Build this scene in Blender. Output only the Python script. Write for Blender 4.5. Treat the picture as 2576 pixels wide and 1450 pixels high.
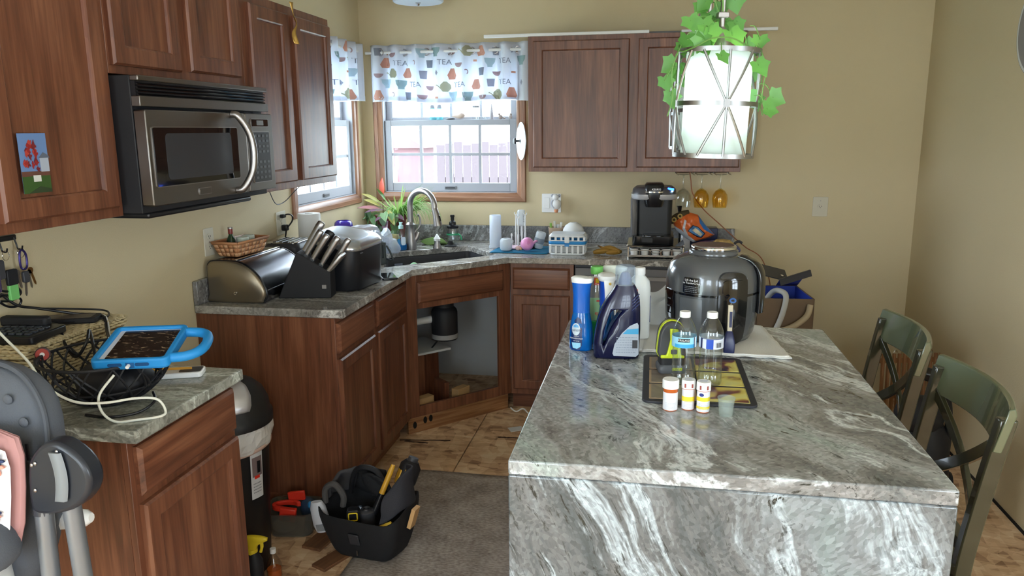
import bpy, bmesh, math, random
from mathutils import Vector, Matrix, Euler
random.seed(7)
sc = bpy.context.scene
for o in list(bpy.data.objects): bpy.data.objects.remove(o, do_unlink=True)
COL = sc.collection
PI = math.pi

# ---------------------------------------------------------------- camera
cam_d = bpy.data.cameras.new('camera'); cam = bpy.data.objects.new('camera', cam_d); COL.objects.link(cam)
yaw, pitch, roll = 0.18003808, -0.20369678, -0.00808029
fwd = Vector((-math.sin(yaw)*math.cos(pitch), math.cos(yaw)*math.cos(pitch), math.sin(pitch)))
rgt = Vector((math.cos(yaw), math.sin(yaw), 0)); upv = rgt.cross(fwd)
r2 = math.cos(roll)*rgt + math.sin(roll)*upv; u2 = -math.sin(roll)*rgt + math.cos(roll)*upv
cam.matrix_world = Matrix(((r2.x, u2.x, -fwd.x, 1.8438), (r2.y, u2.y, -fwd.y, -4.80396), (r2.z, u2.z, -fwd.z, 1.61182), (0, 0, 0, 1)))
cam_d.sensor_width = 36; cam_d.lens = 1921.792/2576*36; cam_d.clip_start = .05; cam_d.clip_end = 300
sc.camera = cam
sc.cycles.transparent_max_bounces = 32

# ---------------------------------------------------------------- world (bright overcast sky), portals, exposure
w = bpy.data.worlds.new('overcast_sky'); sc.world = w; w.use_nodes = True
bg = w.node_tree.nodes['Background']
bg.inputs['Color'].default_value = (.76, .885, 1.0, 1); bg.inputs['Strength'].default_value = 9.3
sc.view_settings.view_transform = 'Standard'; sc.view_settings.look = 'None'
sc.view_settings.gamma = 1; sc.view_settings.use_curve_mapping = False
sc.view_settings.exposure = 1.28
def portal(loc, rot, sx, sy):
    l = bpy.data.lights.new('daylight_portal', 'AREA'); l.shape = 'RECTANGLE'; l.size = sx; l.size_y = sy
    l.cycles.is_portal = True
    o = bpy.data.objects.new('daylight_portal', l); COL.objects.link(o); o.location = loc; o.rotation_euler = rot
portal((.575, .16, 1.66), (-PI/2, 0, 0), .9, .92)            # window over the sink, back wall
portal((-.16, -.6, 1.66), (0, -PI/2, 0), .92, .8)            # window over the sink, left wall
portal((1.0, -7.15, 1.5), (PI/2, 0, 0), 1.0, 1.2)           # windows of the room behind
portal((3.0, -7.15, 1.5), (PI/2, 0, 0), 1.0, 1.2)
portal((4.95, -5.4, 1.35), (0, PI/2, 0), 1.5, 1.3)  # sky through the added right-hand window
portal((-.16, -5.95, 1.2), (0, -PI/2, 0), 2.1, 1.7)  # sky through the added left-hand window

# ---------------------------------------------------------------- helpers
def lin(c):
    c = c/255.0
    return c/12.92 if c <= .04045 else ((c+.055)/1.055)**2.4
def S(r, g, b): return (lin(r), lin(g), lin(b), 1)

class MB:
    def __init__(s): s.v = []; s.f = []
    def add(s, vs, fs, M=None):
        n = len(s.v)
        for p in vs:
            p = Vector(p)
            s.v.append(tuple(M @ p) if M is not None else tuple(p))
        s.f += [tuple(i+n for i in f) for f in fs]; return s
    def bx(s, x0, x1, y0, y1, z0, z1, M=None):
        vs = [(x0,y0,z0),(x1,y0,z0),(x1,y1,z0),(x0,y1,z0),(x0,y0,z1),(x1,y0,z1),(x1,y1,z1),(x0,y1,z1)]
        return s.add(vs, [(3,2,1,0),(4,5,6,7),(0,1,5,4),(1,2,6,5),(2,3,7,6),(3,0,4,7)], M)
    def ob(s, c, sx, sy, sz, rot=(0,0,0)):
        M = Matrix.Translation(c) @ Euler(rot).to_matrix().to_4x4()
        return s.bx(-sx/2, sx/2, -sy/2, sy/2, -sz/2, sz/2, M)
    def lathe(s, prof, seg=24, M=None, c=(0,0,0)):
        vs = []; fs = []; rows = []
        for r, z in prof:
            if r < 1e-6: rows.append([len(vs)]); vs.append((c[0], c[1], c[2]+z))
            else:
                rows.append(list(range(len(vs), len(vs)+seg)))
                for i in range(seg):
                    a = 2*PI*i/seg; vs.append((c[0]+r*math.cos(a), c[1]+r*math.sin(a), c[2]+z))
        for a, b in zip(rows[:-1], rows[1:]):
            for i in range(seg):
                j = (i+1) % seg
                if len(a) == 1 and len(b) == 1: continue
                if len(a) == 1: fs.append((a[0], b[j], b[i]))
                elif len(b) == 1: fs.append((a[i], a[j], b[0]))
                else: fs.append((a[i], a[j], b[j], b[i]))
        return s.add(vs, fs, M)
    def loft(s, rings, cap=True, closed=True, M=None):
        n = len(rings[0]); vs = [p for r in rings for p in r]; fs = []
        for k in range(len(rings)-1):
            for i in range(n if closed else n-1):
                j = (i+1) % n; fs.append((k*n+i, k*n+j, (k+1)*n+j, (k+1)*n+i))
        if cap and closed:
            fs.append(tuple(range(n-1, -1, -1))); fs.append(tuple((len(rings)-1)*n+i for i in range(n)))
        return s.add(vs, fs, M)
    def prism(s, poly, ax, a, b, M=None):
        def P(u, v, t): return {'x': (t,u,v), 'y': (u,t,v), 'z': (u,v,t)}[ax]
        return s.loft([[P(u,v,a) for u,v in poly], [P(u,v,b) for u,v in poly]], M=M)
    def tube(s, pts, r, seg=8, closed=False, cap=True, M=None, flat=None):
        pts = [Vector(p) for p in pts]; n = len(pts); rs = r if isinstance(r, (list, tuple)) else [r]*n
        def tan(i):
            if closed: return (pts[(i+1) % n]-pts[i-1]).normalized()
            return (pts[min(i+1, n-1)]-pts[max(i-1, 0)]).normalized()
        t = tan(0); nrm = t.orthogonal().normalized() if flat is None else Vector(flat)
        rings = []
        for i in range(n):
            t = tan(i); nrm = (nrm - t*nrm.dot(t))
            nrm = nrm.normalized() if nrm.length > 1e-6 else t.orthogonal().normalized()
            b = t.cross(nrm)
            rings.append([tuple(pts[i]+(nrm*math.cos(2*PI*k/seg)+b*math.sin(2*PI*k/seg))*rs[i]) for k in range(seg)])
        if closed: rings.append(rings[0])
        return s.loft(rings, cap=cap and not closed, M=M)
    def cyl(s, p0, p1, r0, r1=None, seg=16, M=None): return s.tube([p0, p1], [r0, r0 if r1 is None else r1], seg, M=M)
    def ball(s, c, rx, ry=None, rz=None, seg=16, rings=10, M=None):
        ry = rx if ry is None else ry; rz = rx if rz is None else rz
        vs = []; T = Matrix.Translation(c) @ Matrix.Diagonal((rx, ry, rz, 1))
        if M is not None: T = M @ T
        return s.lathe([(math.sin(PI*k/rings), -math.cos(PI*k/rings)) if 0 < k < rings else (0, -1 if k == 0 else 1) for k in range(rings+1)], seg, M=T)
    def sheet(s, fn, nu, nv, M=None):
        vs = [fn(i/nu, j/nv) for j in range(nv+1) for i in range(nu+1)]
        fs = [(j*(nu+1)+i, j*(nu+1)+i+1, (j+1)*(nu+1)+i+1, (j+1)*(nu+1)+i) for j in range(nv) for i in range(nu)]
        return s.add(vs, fs, M)
    def data(s, name, smooth=38):
        me = bpy.data.meshes.new(name); me.from_pydata(s.v, [], s.f); me.validate()
        bm = bmesh.new(); bm.from_mesh(me); bmesh.ops.recalc_face_normals(bm, faces=bm.faces); bm.to_mesh(me); bm.free()
        if smooth:
            me.polygons.foreach_set('use_smooth', [True]*len(me.polygons))
            me.set_sharp_from_angle(angle=math.radians(smooth))
        return me
    def build(s, name, mat, parent=None, bev=0, smooth=38, seg=2, sub=0, solid=0, loc=None, rot=None, label=None, kind=None):
        me = s.data(name, smooth); me.materials.append(mat)
        o = bpy.data.objects.new(name, me); COL.objects.link(o)
        if parent is not None: o.parent = parent
        if loc is not None: o.location = loc
        if rot is not None: o.rotation_euler = rot
        if solid:
            k = o.modifiers.new('thickness', 'SOLIDIFY'); k.thickness = solid; k.offset = 0
        if sub:
            k = o.modifiers.new('smooth', 'SUBSURF'); k.levels = sub; k.render_levels = sub
        if bev:
            k = o.modifiers.new('edge', 'BEVEL'); k.width = bev; k.segments = seg; k.limit_method = 'ANGLE'; k.angle_limit = math.radians(40)
        if label: o['label'] = label
        if kind: o['kind'] = kind
        return o

def tag(o, label, cat, group=None, kind=None):
    if label: o['label'] = label
    if cat: o['category'] = cat
    if group: o['group'] = group
    if kind: o['kind'] = kind
    return o
def thing(name, label, cat, loc=(0,0,0), rz=0, group=None, rot=None):
    o = bpy.data.objects.new(name, None); COL.objects.link(o); o.empty_display_size = .05
    o.location = loc; o.rotation_euler = rot if rot else (0, 0, rz)
    return tag(o, label, cat, group)
def one(name, label, cat, mb, mat, loc=(0,0,0), rot=(0,0,0), group=None, **kw):
    o = mb.build(name, mat, loc=loc, rot=rot, **kw); return tag(o, label, cat, group)
def copyof(o, name=None, parent=None):
    c = o.copy(); COL.objects.link(c)
    if parent is not None: c.parent = parent
    return c
def copy_tree(o, parent=None):
    c = copyof(o, parent=parent)
    for ch in list(o.children): copy_tree(ch, c)
    return c
def inst(name, me, parent, M):
    o = bpy.data.objects.new(name, me); COL.objects.link(o); o.parent = parent; o.matrix_local = M; return o
def struct(o): o['kind'] = 'structure'; return o
def rrect(w, h, r, n=4, cx=0, cy=0):
    pts = []
    for sx, sy, a0 in ((1,1,0), (-1,1,90), (-1,-1,180), (1,-1,270)):
        for k in range(n+1):
            a = math.radians(a0+90*k/n); pts.append((cx+sx*(w/2-r)+r*math.cos(a), cy+sy*(h/2-r)+r*math.sin(a)))
    return pts
def spline(pts, n=8, closed=False):
    P = [Vector(p) for p in pts]; out = []; m = len(P)
    for i in range(m if closed else m-1):
        g = (lambda k: P[k % m]) if closed else (lambda k: P[min(max(k, 0), m-1)])
        p0, p1, p2, p3 = g(i-1), g(i), g(i+1), g(i+2)
        for k in range(n):
            t = k/n
            out.append(.5*((2*p1)+(p2-p0)*t+(2*p0-5*p1+4*p2-p3)*t*t+(3*p1-p0-3*p2+p3)*t**3))
    if not closed: out.append(P[-1])
    return out
def textmb(txt, size, warp=None, align='CENTER', sx=1.0):
    cu = bpy.data.curves.new('t', 'FONT'); cu.body = txt; cu.size = size; cu.align_x = align; cu.align_y = 'CENTER'
    cu.resolution_u = 2
    ob = bpy.data.objects.new('t', cu); COL.objects.link(ob)
    me = bpy.data.meshes.new_from_object(ob.evaluated_get(bpy.context.evaluated_depsgraph_get()))
    m = MB()
    m.v = [tuple(warp(v.co.x*sx, v.co.y)) if warp else (v.co.x*sx, v.co.y, 0) for v in me.vertices]
    m.f = [tuple(p.vertices) for p in me.polygons]
    bpy.data.objects.remove(ob); bpy.data.curves.remove(cu); bpy.data.meshes.remove(me)
    return m
def bar_text(w, h, lines, warp, frac=.55, seed=1):
    """rows of tiny unreadable print: thin dashes in (u,v), mapped by warp"""
    rr = random.Random(seed); m = MB(); dz = h/lines
    for k in range(lines):
        u = -w/2; v1 = h/2-k*dz-dz*.2; v0 = v1-dz*frac
        while u < w/2-.002:
            l = min(rr.uniform(.03, .12)*w+.001, w/2-u)
            m.add([warp(u,v0), warp(u+l,v0), warp(u+l,v1), warp(u,v1)], [(0,1,2,3)]); u += l+w*.03
    return m
def cylwarp(r, a0, z0):   # wrap (u,v) round a vertical cylinder, facing angle a0
    return lambda u, v: (r*math.cos(a0+u/r), r*math.sin(a0+u/r), z0+v)
# ---------------------------------------------------------------- materials
def nt(name):
    m = bpy.data.materials.new(name); m.use_nodes = True; return m, m.node_tree, m.node_tree.nodes['Principled BSDF']
def N(t, typ, **kw):
    n = t.nodes.new(typ)
    for k, v in kw.items():
        if k.startswith('i_'): n.inputs[k[2:].replace('_', ' ')].default_value = v
        else: setattr(n, k, v)
    return n
def plain(name, col, rough=.5, metal=0, spec=.5, bump=0, bscale=200, coat=0, trans=0, ior=1.45, sub=0, alpha=1, emit=None, es=0, var=0):
    m, t, b = nt(name); I = b.inputs
    I['Base Color'].default_value = col; I['Roughness'].default_value = rough; I['Metallic'].default_value = metal
    I['Specular IOR Level'].default_value = spec; I['Coat Weight'].default_value = coat; I['Transmission Weight'].default_value = trans
    I['IOR'].default_value = ior
    if sub: I['Subsurface Weight'].default_value = sub; I['Subsurface Radius'].default_value = (.01, .01, .01)
    if emit: I['Emission Color'].default_value = emit; I['Emission Strength'].default_value = es
    if bump or var:
        tc = N(t, 'ShaderNodeTexCoord'); nz = N(t, 'ShaderNodeTexNoise'); nz.inputs['Scale'].default_value = bscale; nz.inputs['Detail'].default_value = 4
        t.links.new(tc.outputs['Object'], nz.inputs['Vector'])
        if bump:
            bp = N(t, 'ShaderNodeBump'); bp.inputs['Strength'].default_value = bump; bp.inputs['Distance'].default_value = .002
            t.links.new(nz.outputs['Fac'], bp.inputs['Height']); t.links.new(bp.outputs['Normal'], b.inputs['Normal'])
        if var:
            n2 = N(t, 'ShaderNodeTexNoise'); n2.inputs['Scale'].default_value = 6; n2.inputs['Detail'].default_value = 5
            t.links.new(tc.outputs['Object'], n2.inputs['Vector'])
            mx = N(t, 'ShaderNodeMix', data_type='RGBA'); c2 = tuple(x*(1-var) for x in col[:3])+(1,)
            mx.inputs['A'].default_value = c2; mx.inputs['B'].default_value = col
            t.links.new(n2.outputs['Fac'], mx.inputs['Factor']); t.links.new(mx.outputs['Result'], I['Base Color'])
    return m
def ramp(t, stops, src, interp='LINEAR'):
    r = N(t, 'ShaderNodeValToRGB'); r.color_ramp.interpolation = interp; e = r.color_ramp.elements
    e[0].position, e[0].color = stops[0][0], stops[0][1]; e[1].position, e[1].color = stops[-1][0], stops[-1][1]
    for p, c in stops[1:-1]:
        x = e.new(p); x.color = c
    t.links.new(src, r.inputs['Fac']); return r.outputs['Color']
def wood(name, c0, c1, c2, axis='z', rough=.4, cath=.12, scale=1.0):
    m, t, b = nt(name); L = t.links.new
    tc = N(t, 'ShaderNodeTexCoord'); oi = N(t, 'ShaderNodeObjectInfo')
    mul = N(t, 'ShaderNodeVectorMath', operation='SCALE'); mul.inputs[0].default_value = (.37, .53, .71)
    L(oi.outputs['Random'], mul.inputs['Scale'])
    add = N(t, 'ShaderNodeVectorMath', operation='ADD'); L(tc.outputs['Object'], add.inputs[0]); L(mul.outputs[0], add.inputs[1])
    def mp(a, bb):
        mm = N(t, 'ShaderNodeMapping'); s = [a, a, a]; s['xyz'.index(axis)] = bb
        mm.inputs['Scale'].default_value = [x*scale for x in s]; L(add.outputs[0], mm.inputs['Vector']); return mm.outputs['Vector']
    wv = N(t, 'ShaderNodeTexWave', wave_type='RINGS', rings_direction='SPHERICAL', wave_profile='SAW')
    wv.inputs['Scale'].default_value = 4.2; wv.inputs['Distortion'].default_value = 3.5; wv.inputs['Detail'].default_value = 3; wv.inputs['Detail Scale'].default_value = 1.4
    L(mp(3.2, .42), wv.inputs['Vector'])
    n1 = N(t, 'ShaderNodeTexNoise'); n1.inputs['Scale'].default_value = 1; n1.inputs['Detail'].default_value = 6; n1.inputs['Distortion'].default_value = 1.1
    L(mp(44, 2.6), n1.inputs['Vector'])
    n2 = N(t, 'ShaderNodeTexNoise'); n2.inputs['Scale'].default_value = 1; n2.inputs['Detail'].default_value = 3
    L(mp(190, 7), n2.inputs['Vector'])
    a = N(t, 'ShaderNodeMix', data_type='FLOAT'); a.inputs['Factor'].default_value = cath
    L(n1.outputs['Fac'], a.inputs['A']); L(wv.outputs['Fac'], a.inputs['B'])
    a2 = N(t, 'ShaderNodeMix', data_type='FLOAT'); a2.inputs['Factor'].default_value = .3
    L(a.outputs['Result'], a2.inputs['A']); L(n2.outputs['Fac'], a2.inputs['B'])
    n0 = N(t, 'ShaderNodeTexNoise'); n0.inputs['Scale'].default_value = 1; n0.inputs['Detail'].default_value = 3; n0.inputs['Distortion'].default_value = .8
    L(mp(15, 1.5), n0.inputs['Vector'])
    a3 = N(t, 'ShaderNodeMix', data_type='FLOAT'); a3.inputs['Factor'].default_value = .45
    L(a2.outputs['Result'], a3.inputs['A']); L(n0.outputs['Fac'], a3.inputs['B']); a2 = a3
    c = ramp(t, [(.32, c0), (.48, c1), (.66, c2)], a2.outputs['Result']); L(c, b.inputs['Base Color'])
    b.inputs['Roughness'].default_value = rough; b.inputs['Coat Weight'].default_value = .1; b.inputs['Coat Roughness'].default_value = .3
    bp = N(t, 'ShaderNodeBump'); bp.inputs['Strength'].default_value = .12; bp.inputs['Distance'].default_value = .0015
    L(a2.outputs['Result'], bp.inputs['Height']); L(bp.outputs['Normal'], b.inputs['Normal'])
    return m
def granite(name, flow, stops, stretch=.22, sc_=5.5, warp=.5, spk=.55, rough=.12, dark=S(44,46,42)):
    m, t, b = nt(name); L = t.links.new
    tc = N(t, 'ShaderNodeTexCoord'); f = Vector(flow).normalized(); e2 = f.orthogonal().normalized(); e3 = f.cross(e2)
    nw = N(t, 'ShaderNodeTexNoise'); nw.inputs['Scale'].default_value = 1.9; nw.inputs['Detail'].default_value = 3
    L(tc.outputs['Object'], nw.inputs['Vector'])
    sub = N(t, 'ShaderNodeVectorMath', operation='SUBTRACT'); L(nw.outputs['Color'], sub.inputs[0]); sub.inputs[1].default_value = (.5, .5, .5)
    scl = N(t, 'ShaderNodeVectorMath', operation='SCALE'); scl.inputs['Scale'].default_value = warp; L(sub.outputs[0], scl.inputs[0])
    add = N(t, 'ShaderNodeVectorMath', operation='ADD'); L(tc.outputs['Object'], add.inputs[0]); L(scl.outputs[0], add.inputs[1])
    cb = N(t, 'ShaderNodeCombineXYZ')
    for v, k, s in ((f, 'X', stretch), (e2, 'Y', 1), (e3, 'Z', 1)):
        d = N(t, 'ShaderNodeVectorMath', operation='DOT_PRODUCT'); L(add.outputs[0], d.inputs[0]); d.inputs[1].default_value = tuple(x*s for x in v)
        L(d.outputs['Value'], cb.inputs[k])
    def noise(s, det, ro=.6, dist=0, src=cb.outputs[0]):
        n = N(t, 'ShaderNodeTexNoise'); n.inputs['Scale'].default_value = s; n.inputs['Detail'].default_value = det; n.inputs['Roughness'].default_value = ro; n.inputs['Distortion'].default_value = dist
        L(src, n.inputs['Vector']); return n.outputs['Fac']
    base = ramp(t, stops, noise(sc_, 9, .66, .15))
    # white crystalline veins
    v = ramp(t, [(.0, (0,0,0,1)), (.475, (0,0,0,1)), (.5, (1,1,1,1)), (.53, (0,0,0,1)), (1, (0,0,0,1))], noise(sc_*.7, 7, .65, .2))
    mx = N(t, 'ShaderNodeMix', data_type='RGBA'); L(v, mx.inputs['Factor']); L(base, mx.inputs['A']); mx.inputs['B'].default_value = stops[-1][1]
    # dark flecks, gathered in bands
    fl = ramp(t, [(.0, (1,1,1,1)), (.36, (1,1,1,1)), (.43, (0,0,0,1)), (1, (0,0,0,1))], noise(sc_*13, 6, .7))
    band = ramp(t, [(.40, (0,0,0,1)), (.62, (1,1,1,1))], noise(sc_*1.3, 4))
    mm = N(t, 'ShaderNodeMath', operation='MULTIPLY'); L(fl, mm.inputs[0]); L(band, mm.inputs[1])
    m2 = N(t, 'ShaderNodeMath', operation='MULTIPLY'); L(mm.outputs[0], m2.inputs[0]); m2.inputs[1].default_value = spk*1.6
    m2.use_clamp = True
    mx2 = N(t, 'ShaderNodeMix', data_type='RGBA'); L(m2.outputs[0], mx2.inputs['Factor']); L(mx.outputs['Result'], mx2.inputs['A']); mx2.inputs['B'].default_value = dark
    # mottled crystals
    vo = N(t, 'ShaderNodeTexVoronoi'); vo.inputs['Scale'].default_value = 120; L(add.outputs[0], vo.inputs['Vector'])
    hs = N(t, 'ShaderNodeMix', data_type='RGBA', blend_type='OVERLAY'); hs.inputs['Factor'].default_value = .34
    bw = N(t, 'ShaderNodeRGBToBW'); L(vo.outputs['Color'], bw.inputs[0]); L(mx2.outputs['Result'], hs.inputs['A']); L(bw.outputs[0], hs.inputs['B'])
    L(hs.outputs['Result'], b.inputs['Base Color']); b.inputs['Roughness'].default_value = rough; b.inputs['Specular IOR Level'].default_value = .5
    return m
def osb(name):
    m, t, b = nt(name); L = t.links.new; tc = N(t, 'ShaderNodeTexCoord'); cols = []
    oi = N(t, 'ShaderNodeObjectInfo')
    for k, (s, rz) in enumerate((((11, 30, 1), .15), ((26, 9, 1), -.5), ((16, 38, 1), .9))):
        mp = N(t, 'ShaderNodeMapping'); mp.inputs['Scale'].default_value = s; mp.inputs['Rotation'].default_value = (0, 0, rz); L(tc.outputs['Object'], mp.inputs['Vector'])
        vo = N(t, 'ShaderNodeTexVoronoi'); vo.inputs['Scale'].default_value = 1; vo.inputs['Randomness'].default_value = 1; L(mp.outputs[0], vo.inputs['Vector'])
        bw = N(t, 'ShaderNodeSeparateColor'); L(vo.outputs['Color'], bw.inputs[0]); cols.append(bw.outputs[k % 3])
    mx = N(t, 'ShaderNodeMix', data_type='FLOAT'); mx.inputs['Factor'].default_value = .5; L(cols[0], mx.inputs['A']); L(cols[1], mx.inputs['B'])
    mx2 = N(t, 'ShaderNodeMix', data_type='FLOAT'); mx2.inputs['Factor'].default_value = .3; L(mx.outputs['Result'], mx2.inputs['A']); L(cols[2], mx2.inputs['B'])
    c = ramp(t, [(.12, S(150,114,84)), (.35, S(208,168,130)), (.6, S(228,192,152)), (.9, S(242,216,180))], mx2.outputs['Result'])
    nz = N(t, 'ShaderNodeTexNoise'); nz.inputs['Scale'].default_value = 2.5; nz.inputs['Detail'].default_value = 6; L(tc.outputs['Object'], nz.inputs['Vector'])
    st = ramp(t, [(.35, (.7, .66, .62, 1)), (.6, (1, 1, 1, 1))], nz.outputs['Fac'])
    mu = N(t, 'ShaderNodeMix', data_type='RGBA', blend_type='MULTIPLY'); mu.inputs['Factor'].default_value = .7; L(c, mu.inputs['A']); L(st, mu.inputs['B'])
    L(mu.outputs['Result'], b.inputs['Base Color']); b.inputs['Roughness'].default_value = .75
    bp = N(t, 'ShaderNodeBump'); bp.inputs['Strength'].default_value = .25; bp.inputs['Distance'].default_value = .002; L(mx2.outputs['Result'], bp.inputs['Height']); L(bp.outputs['Normal'], b.inputs['Normal'])
    return m
def thinglass(name, col=(1,1,1,1), gloss=.08, rough=.0):
    m = bpy.data.materials.new(name); m.use_nodes = True; t = m.node_tree; t.nodes.clear(); L = t.links.new
    tr = N(t, 'ShaderNodeBsdfTransparent'); tr.inputs['Color'].default_value = col
    gl = N(t, 'ShaderNodeBsdfGlossy'); gl.inputs['Roughness'].default_value = rough
    lw = N(t, 'ShaderNodeLayerWeight'); lw.inputs['Blend'].default_value = .5
    pw = N(t, 'ShaderNodeMath', operation='POWER'); L(lw.outputs['Facing'], pw.inputs[0]); pw.inputs[1].default_value = 3
    mr = N(t, 'ShaderNodeMapRange'); mr.inputs['To Min'].default_value = gloss*.4; mr.inputs['To Max'].default_value = min(.75, gloss*4); L(pw.outputs[0], mr.inputs['Value'])
    mx = N(t, 'ShaderNodeMixShader'); L(mr.outputs[0], mx.inputs['Fac']); L(tr.outputs[0], mx.inputs[1]); L(gl.outputs[0], mx.inputs[2])
    o = N(t, 'ShaderNodeOutputMaterial'); L(mx.outputs[0], o.inputs['Surface']); return m
def cloudy(name, col, tr=.5, tint=None, rough=.5):   # frosted plastic / thin cloth: diffuse + translucent + a little clear
    m = bpy.data.materials.new(name); m.use_nodes = True; t = m.node_tree; t.nodes.clear(); L = t.links.new
    d = N(t, 'ShaderNodeBsdfDiffuse'); d.inputs['Color'].default_value = col
    a = N(t, 'ShaderNodeBsdfTranslucent'); a.inputs['Color'].default_value = tint or col
    g = N(t, 'ShaderNodeBsdfGlossy'); g.inputs['Roughness'].default_value = rough
    mx = N(t, 'ShaderNodeMixShader'); mx.inputs['Fac'].default_value = tr; L(d.outputs[0], mx.inputs[1]); L(a.outputs[0], mx.inputs[2])
    m2 = N(t, 'ShaderNodeMixShader'); m2.inputs['Fac'].default_value = .06; L(mx.outputs[0], m2.inputs[1]); L(g.outputs[0], m2.inputs[2])
    o = N(t, 'ShaderNodeOutputMaterial'); L(m2.outputs[0], o.inputs['Surface']); return m
def clear(name, col, amount=.6, rough=.3):           # see-through plastic: part transparent, part diffuse gloss
    m, t, b = nt(name); L = t.links.new; b.inputs['Base Color'].default_value = col; b.inputs['Roughness'].default_value = rough
    tr = N(t, 'ShaderNodeBsdfTransparent'); tr.inputs['Color'].default_value = tuple(.6+.4*x for x in col[:3])+(1,)
    mx = N(t, 'ShaderNodeMixShader'); mx.inputs['Fac'].default_value = amount; o = t.nodes['Material Output']
    L(b.outputs[0], mx.inputs[1]); L(tr.outputs[0], mx.inputs[2]); L(mx.outputs[0], o.inputs['Surface']); return m
def steel(name, col, rough=.3, axis=2, amt=.15):
    m, t, b = nt(name); L = t.links.new; b.inputs['Base Color'].default_value = col; b.inputs['Metallic'].default_value = 1
    tc = N(t, 'ShaderNodeTexCoord'); mp = N(t, 'ShaderNodeMapping'); s = [400, 400, 400]; s[axis] = 3; mp.inputs['Scale'].default_value = s; L(tc.outputs['Object'], mp.inputs['Vector'])
    nz = N(t, 'ShaderNodeTexNoise'); nz.inputs['Scale'].default_value = 1; L(mp.outputs[0], nz.inputs['Vector'])
    mr = N(t, 'ShaderNodeMapRange'); mr.inputs['To Min'].default_value = rough-amt/2; mr.inputs['To Max'].default_value = rough+amt/2; L(nz.outputs['Fac'], mr.inputs['Value']); L(mr.outputs[0], b.inputs['Roughness'])
    return m
class M: pass
M.wall = plain('wall_paint', S(208,192,156), .7, bump=.35, bscale=260, spec=.3)
M.ceil = plain('ceiling_paint', S(214,210,200), .9)
WA, WB, WC = S(70,40,28), S(109,65,45), S(139,91,65)
M.woodv = wood('oak_vertical', WA, WB, WC, 'z'); M.woodh = wood('oak_horizontal', WA, WB, WC, 'x', cath=.14)
M.woodin = plain('cabinet_interior', S(150,142,130), .7, var=.2)
M.trimv = wood('casing_oak_z', S(98,62,42), S(146,102,74), S(178,134,104), 'z', cath=.25); M.trimx = wood('casing_oak_x', S(98,62,42), S(146,102,74), S(178,134,104), 'x', cath=.14); M.trimy = wood('casing_oak_y', S(98,62,42), S(146,102,74), S(178,134,104), 'y', cath=.25)
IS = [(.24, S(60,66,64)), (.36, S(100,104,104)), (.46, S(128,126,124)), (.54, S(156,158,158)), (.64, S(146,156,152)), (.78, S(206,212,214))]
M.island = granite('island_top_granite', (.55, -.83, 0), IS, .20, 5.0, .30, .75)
M.island2 = granite('island_end_granite_shaded', (.36, 0, -.93), [(p, (c[0]*.62, c[1]*.66, c[2]*.69, 1)) for p, c in IS], .17, 5.0, .26, .75)  # top colours darkened: shade of the end face put into the stone
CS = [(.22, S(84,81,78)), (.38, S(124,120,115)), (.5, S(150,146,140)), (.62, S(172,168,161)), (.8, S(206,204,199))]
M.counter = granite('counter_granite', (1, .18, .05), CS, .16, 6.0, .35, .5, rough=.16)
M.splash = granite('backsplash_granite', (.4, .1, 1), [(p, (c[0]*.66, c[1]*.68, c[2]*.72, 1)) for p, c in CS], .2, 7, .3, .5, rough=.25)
M.fgcounter = granite('side_counter_granite', (1, .45, .05), [(p, (c[0]*.96, c[1]*1.03, c[2]*.98, 1)) for p, c in CS], .14, 5.5, .3, .45, rough=.16)
M.osb = osb('osb_sheet'); M.dark = plain('dark_gap', S(26,22,18), .9)
M.steel = steel('brushed_steel', S(150,148,146), .34, 0); M.nickel = steel('brushed_nickel', S(164,160,158), .36, 2)
M.chrome = plain('chrome', S(225,225,228), .08, 1); M.wirechrome = plain('satin_chrome', S(200,200,200), .22, 1)
M.micro = steel('microwave_steel', S(128,124,120), .36, 0, .1)
M.black = plain('black_plastic', S(22,22,25), .35); M.blackm = plain('black_matte', S(26,26,30), .62); M.blackg = plain('black_gloss', S(12,12,14), .08, coat=.5)
M.white = plain('white_plastic', S(232,232,230), .4); M.whitem = plain('white_matte', S(226,226,224), .8); M.ivory = plain('ivory_plastic', S(205,198,178), .45)
M.grey = plain('grey_plastic', S(120,122,126), .45); M.dgrey = plain('dark_grey', S(62,62,66), .5); M.vinyl = plain('window_vinyl', S(164,166,172), .5)
M.glass = thinglass('window_glass', (.97,.985,1,1), .06); M.clearglass = thinglass('clear_glass', (.93,.95,.95,1), .16)
M.amber = thinglass('amber_glass', (.975,.86,.52,1), .16); M.fog = clear('frosted_plastic', S(230,236,240), .45, .35); M.bottle = thinglass('bottle_plastic', (.93,.95,.95,1), .2, .02)
M.frost = cloudy('milky_plastic', S(232,238,246), .35); M.shade = cloudy('lamp_shade', S(238,246,244), .62, S(240,250,248))
M.paper = plain('paper_towel', S(236,236,234), .95, bump=.5, bscale=350); M.towel = plain('cotton_towel', S(226,224,218), .95, bump=.9, bscale=420)
M.red = plain('red_plastic', S(216,52,34), .4); M.yellow = plain('yellow_plastic', S(226,196,44), .4); M.lime = plain('lime_plastic', S(200,214,40), .4)
M.blue = plain('blue_plastic', S(44,138,204), .42); M.navy = plain('navy_plastic', S(26,34,78), .28); M.royal = plain('royal_blue', S(40,66,170), .5)
M.tan = plain('tan_wood', S(190,152,104), .6, var=.25)
M.rubber = plain('black_rubber', S(30,30,32), .7)
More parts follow.
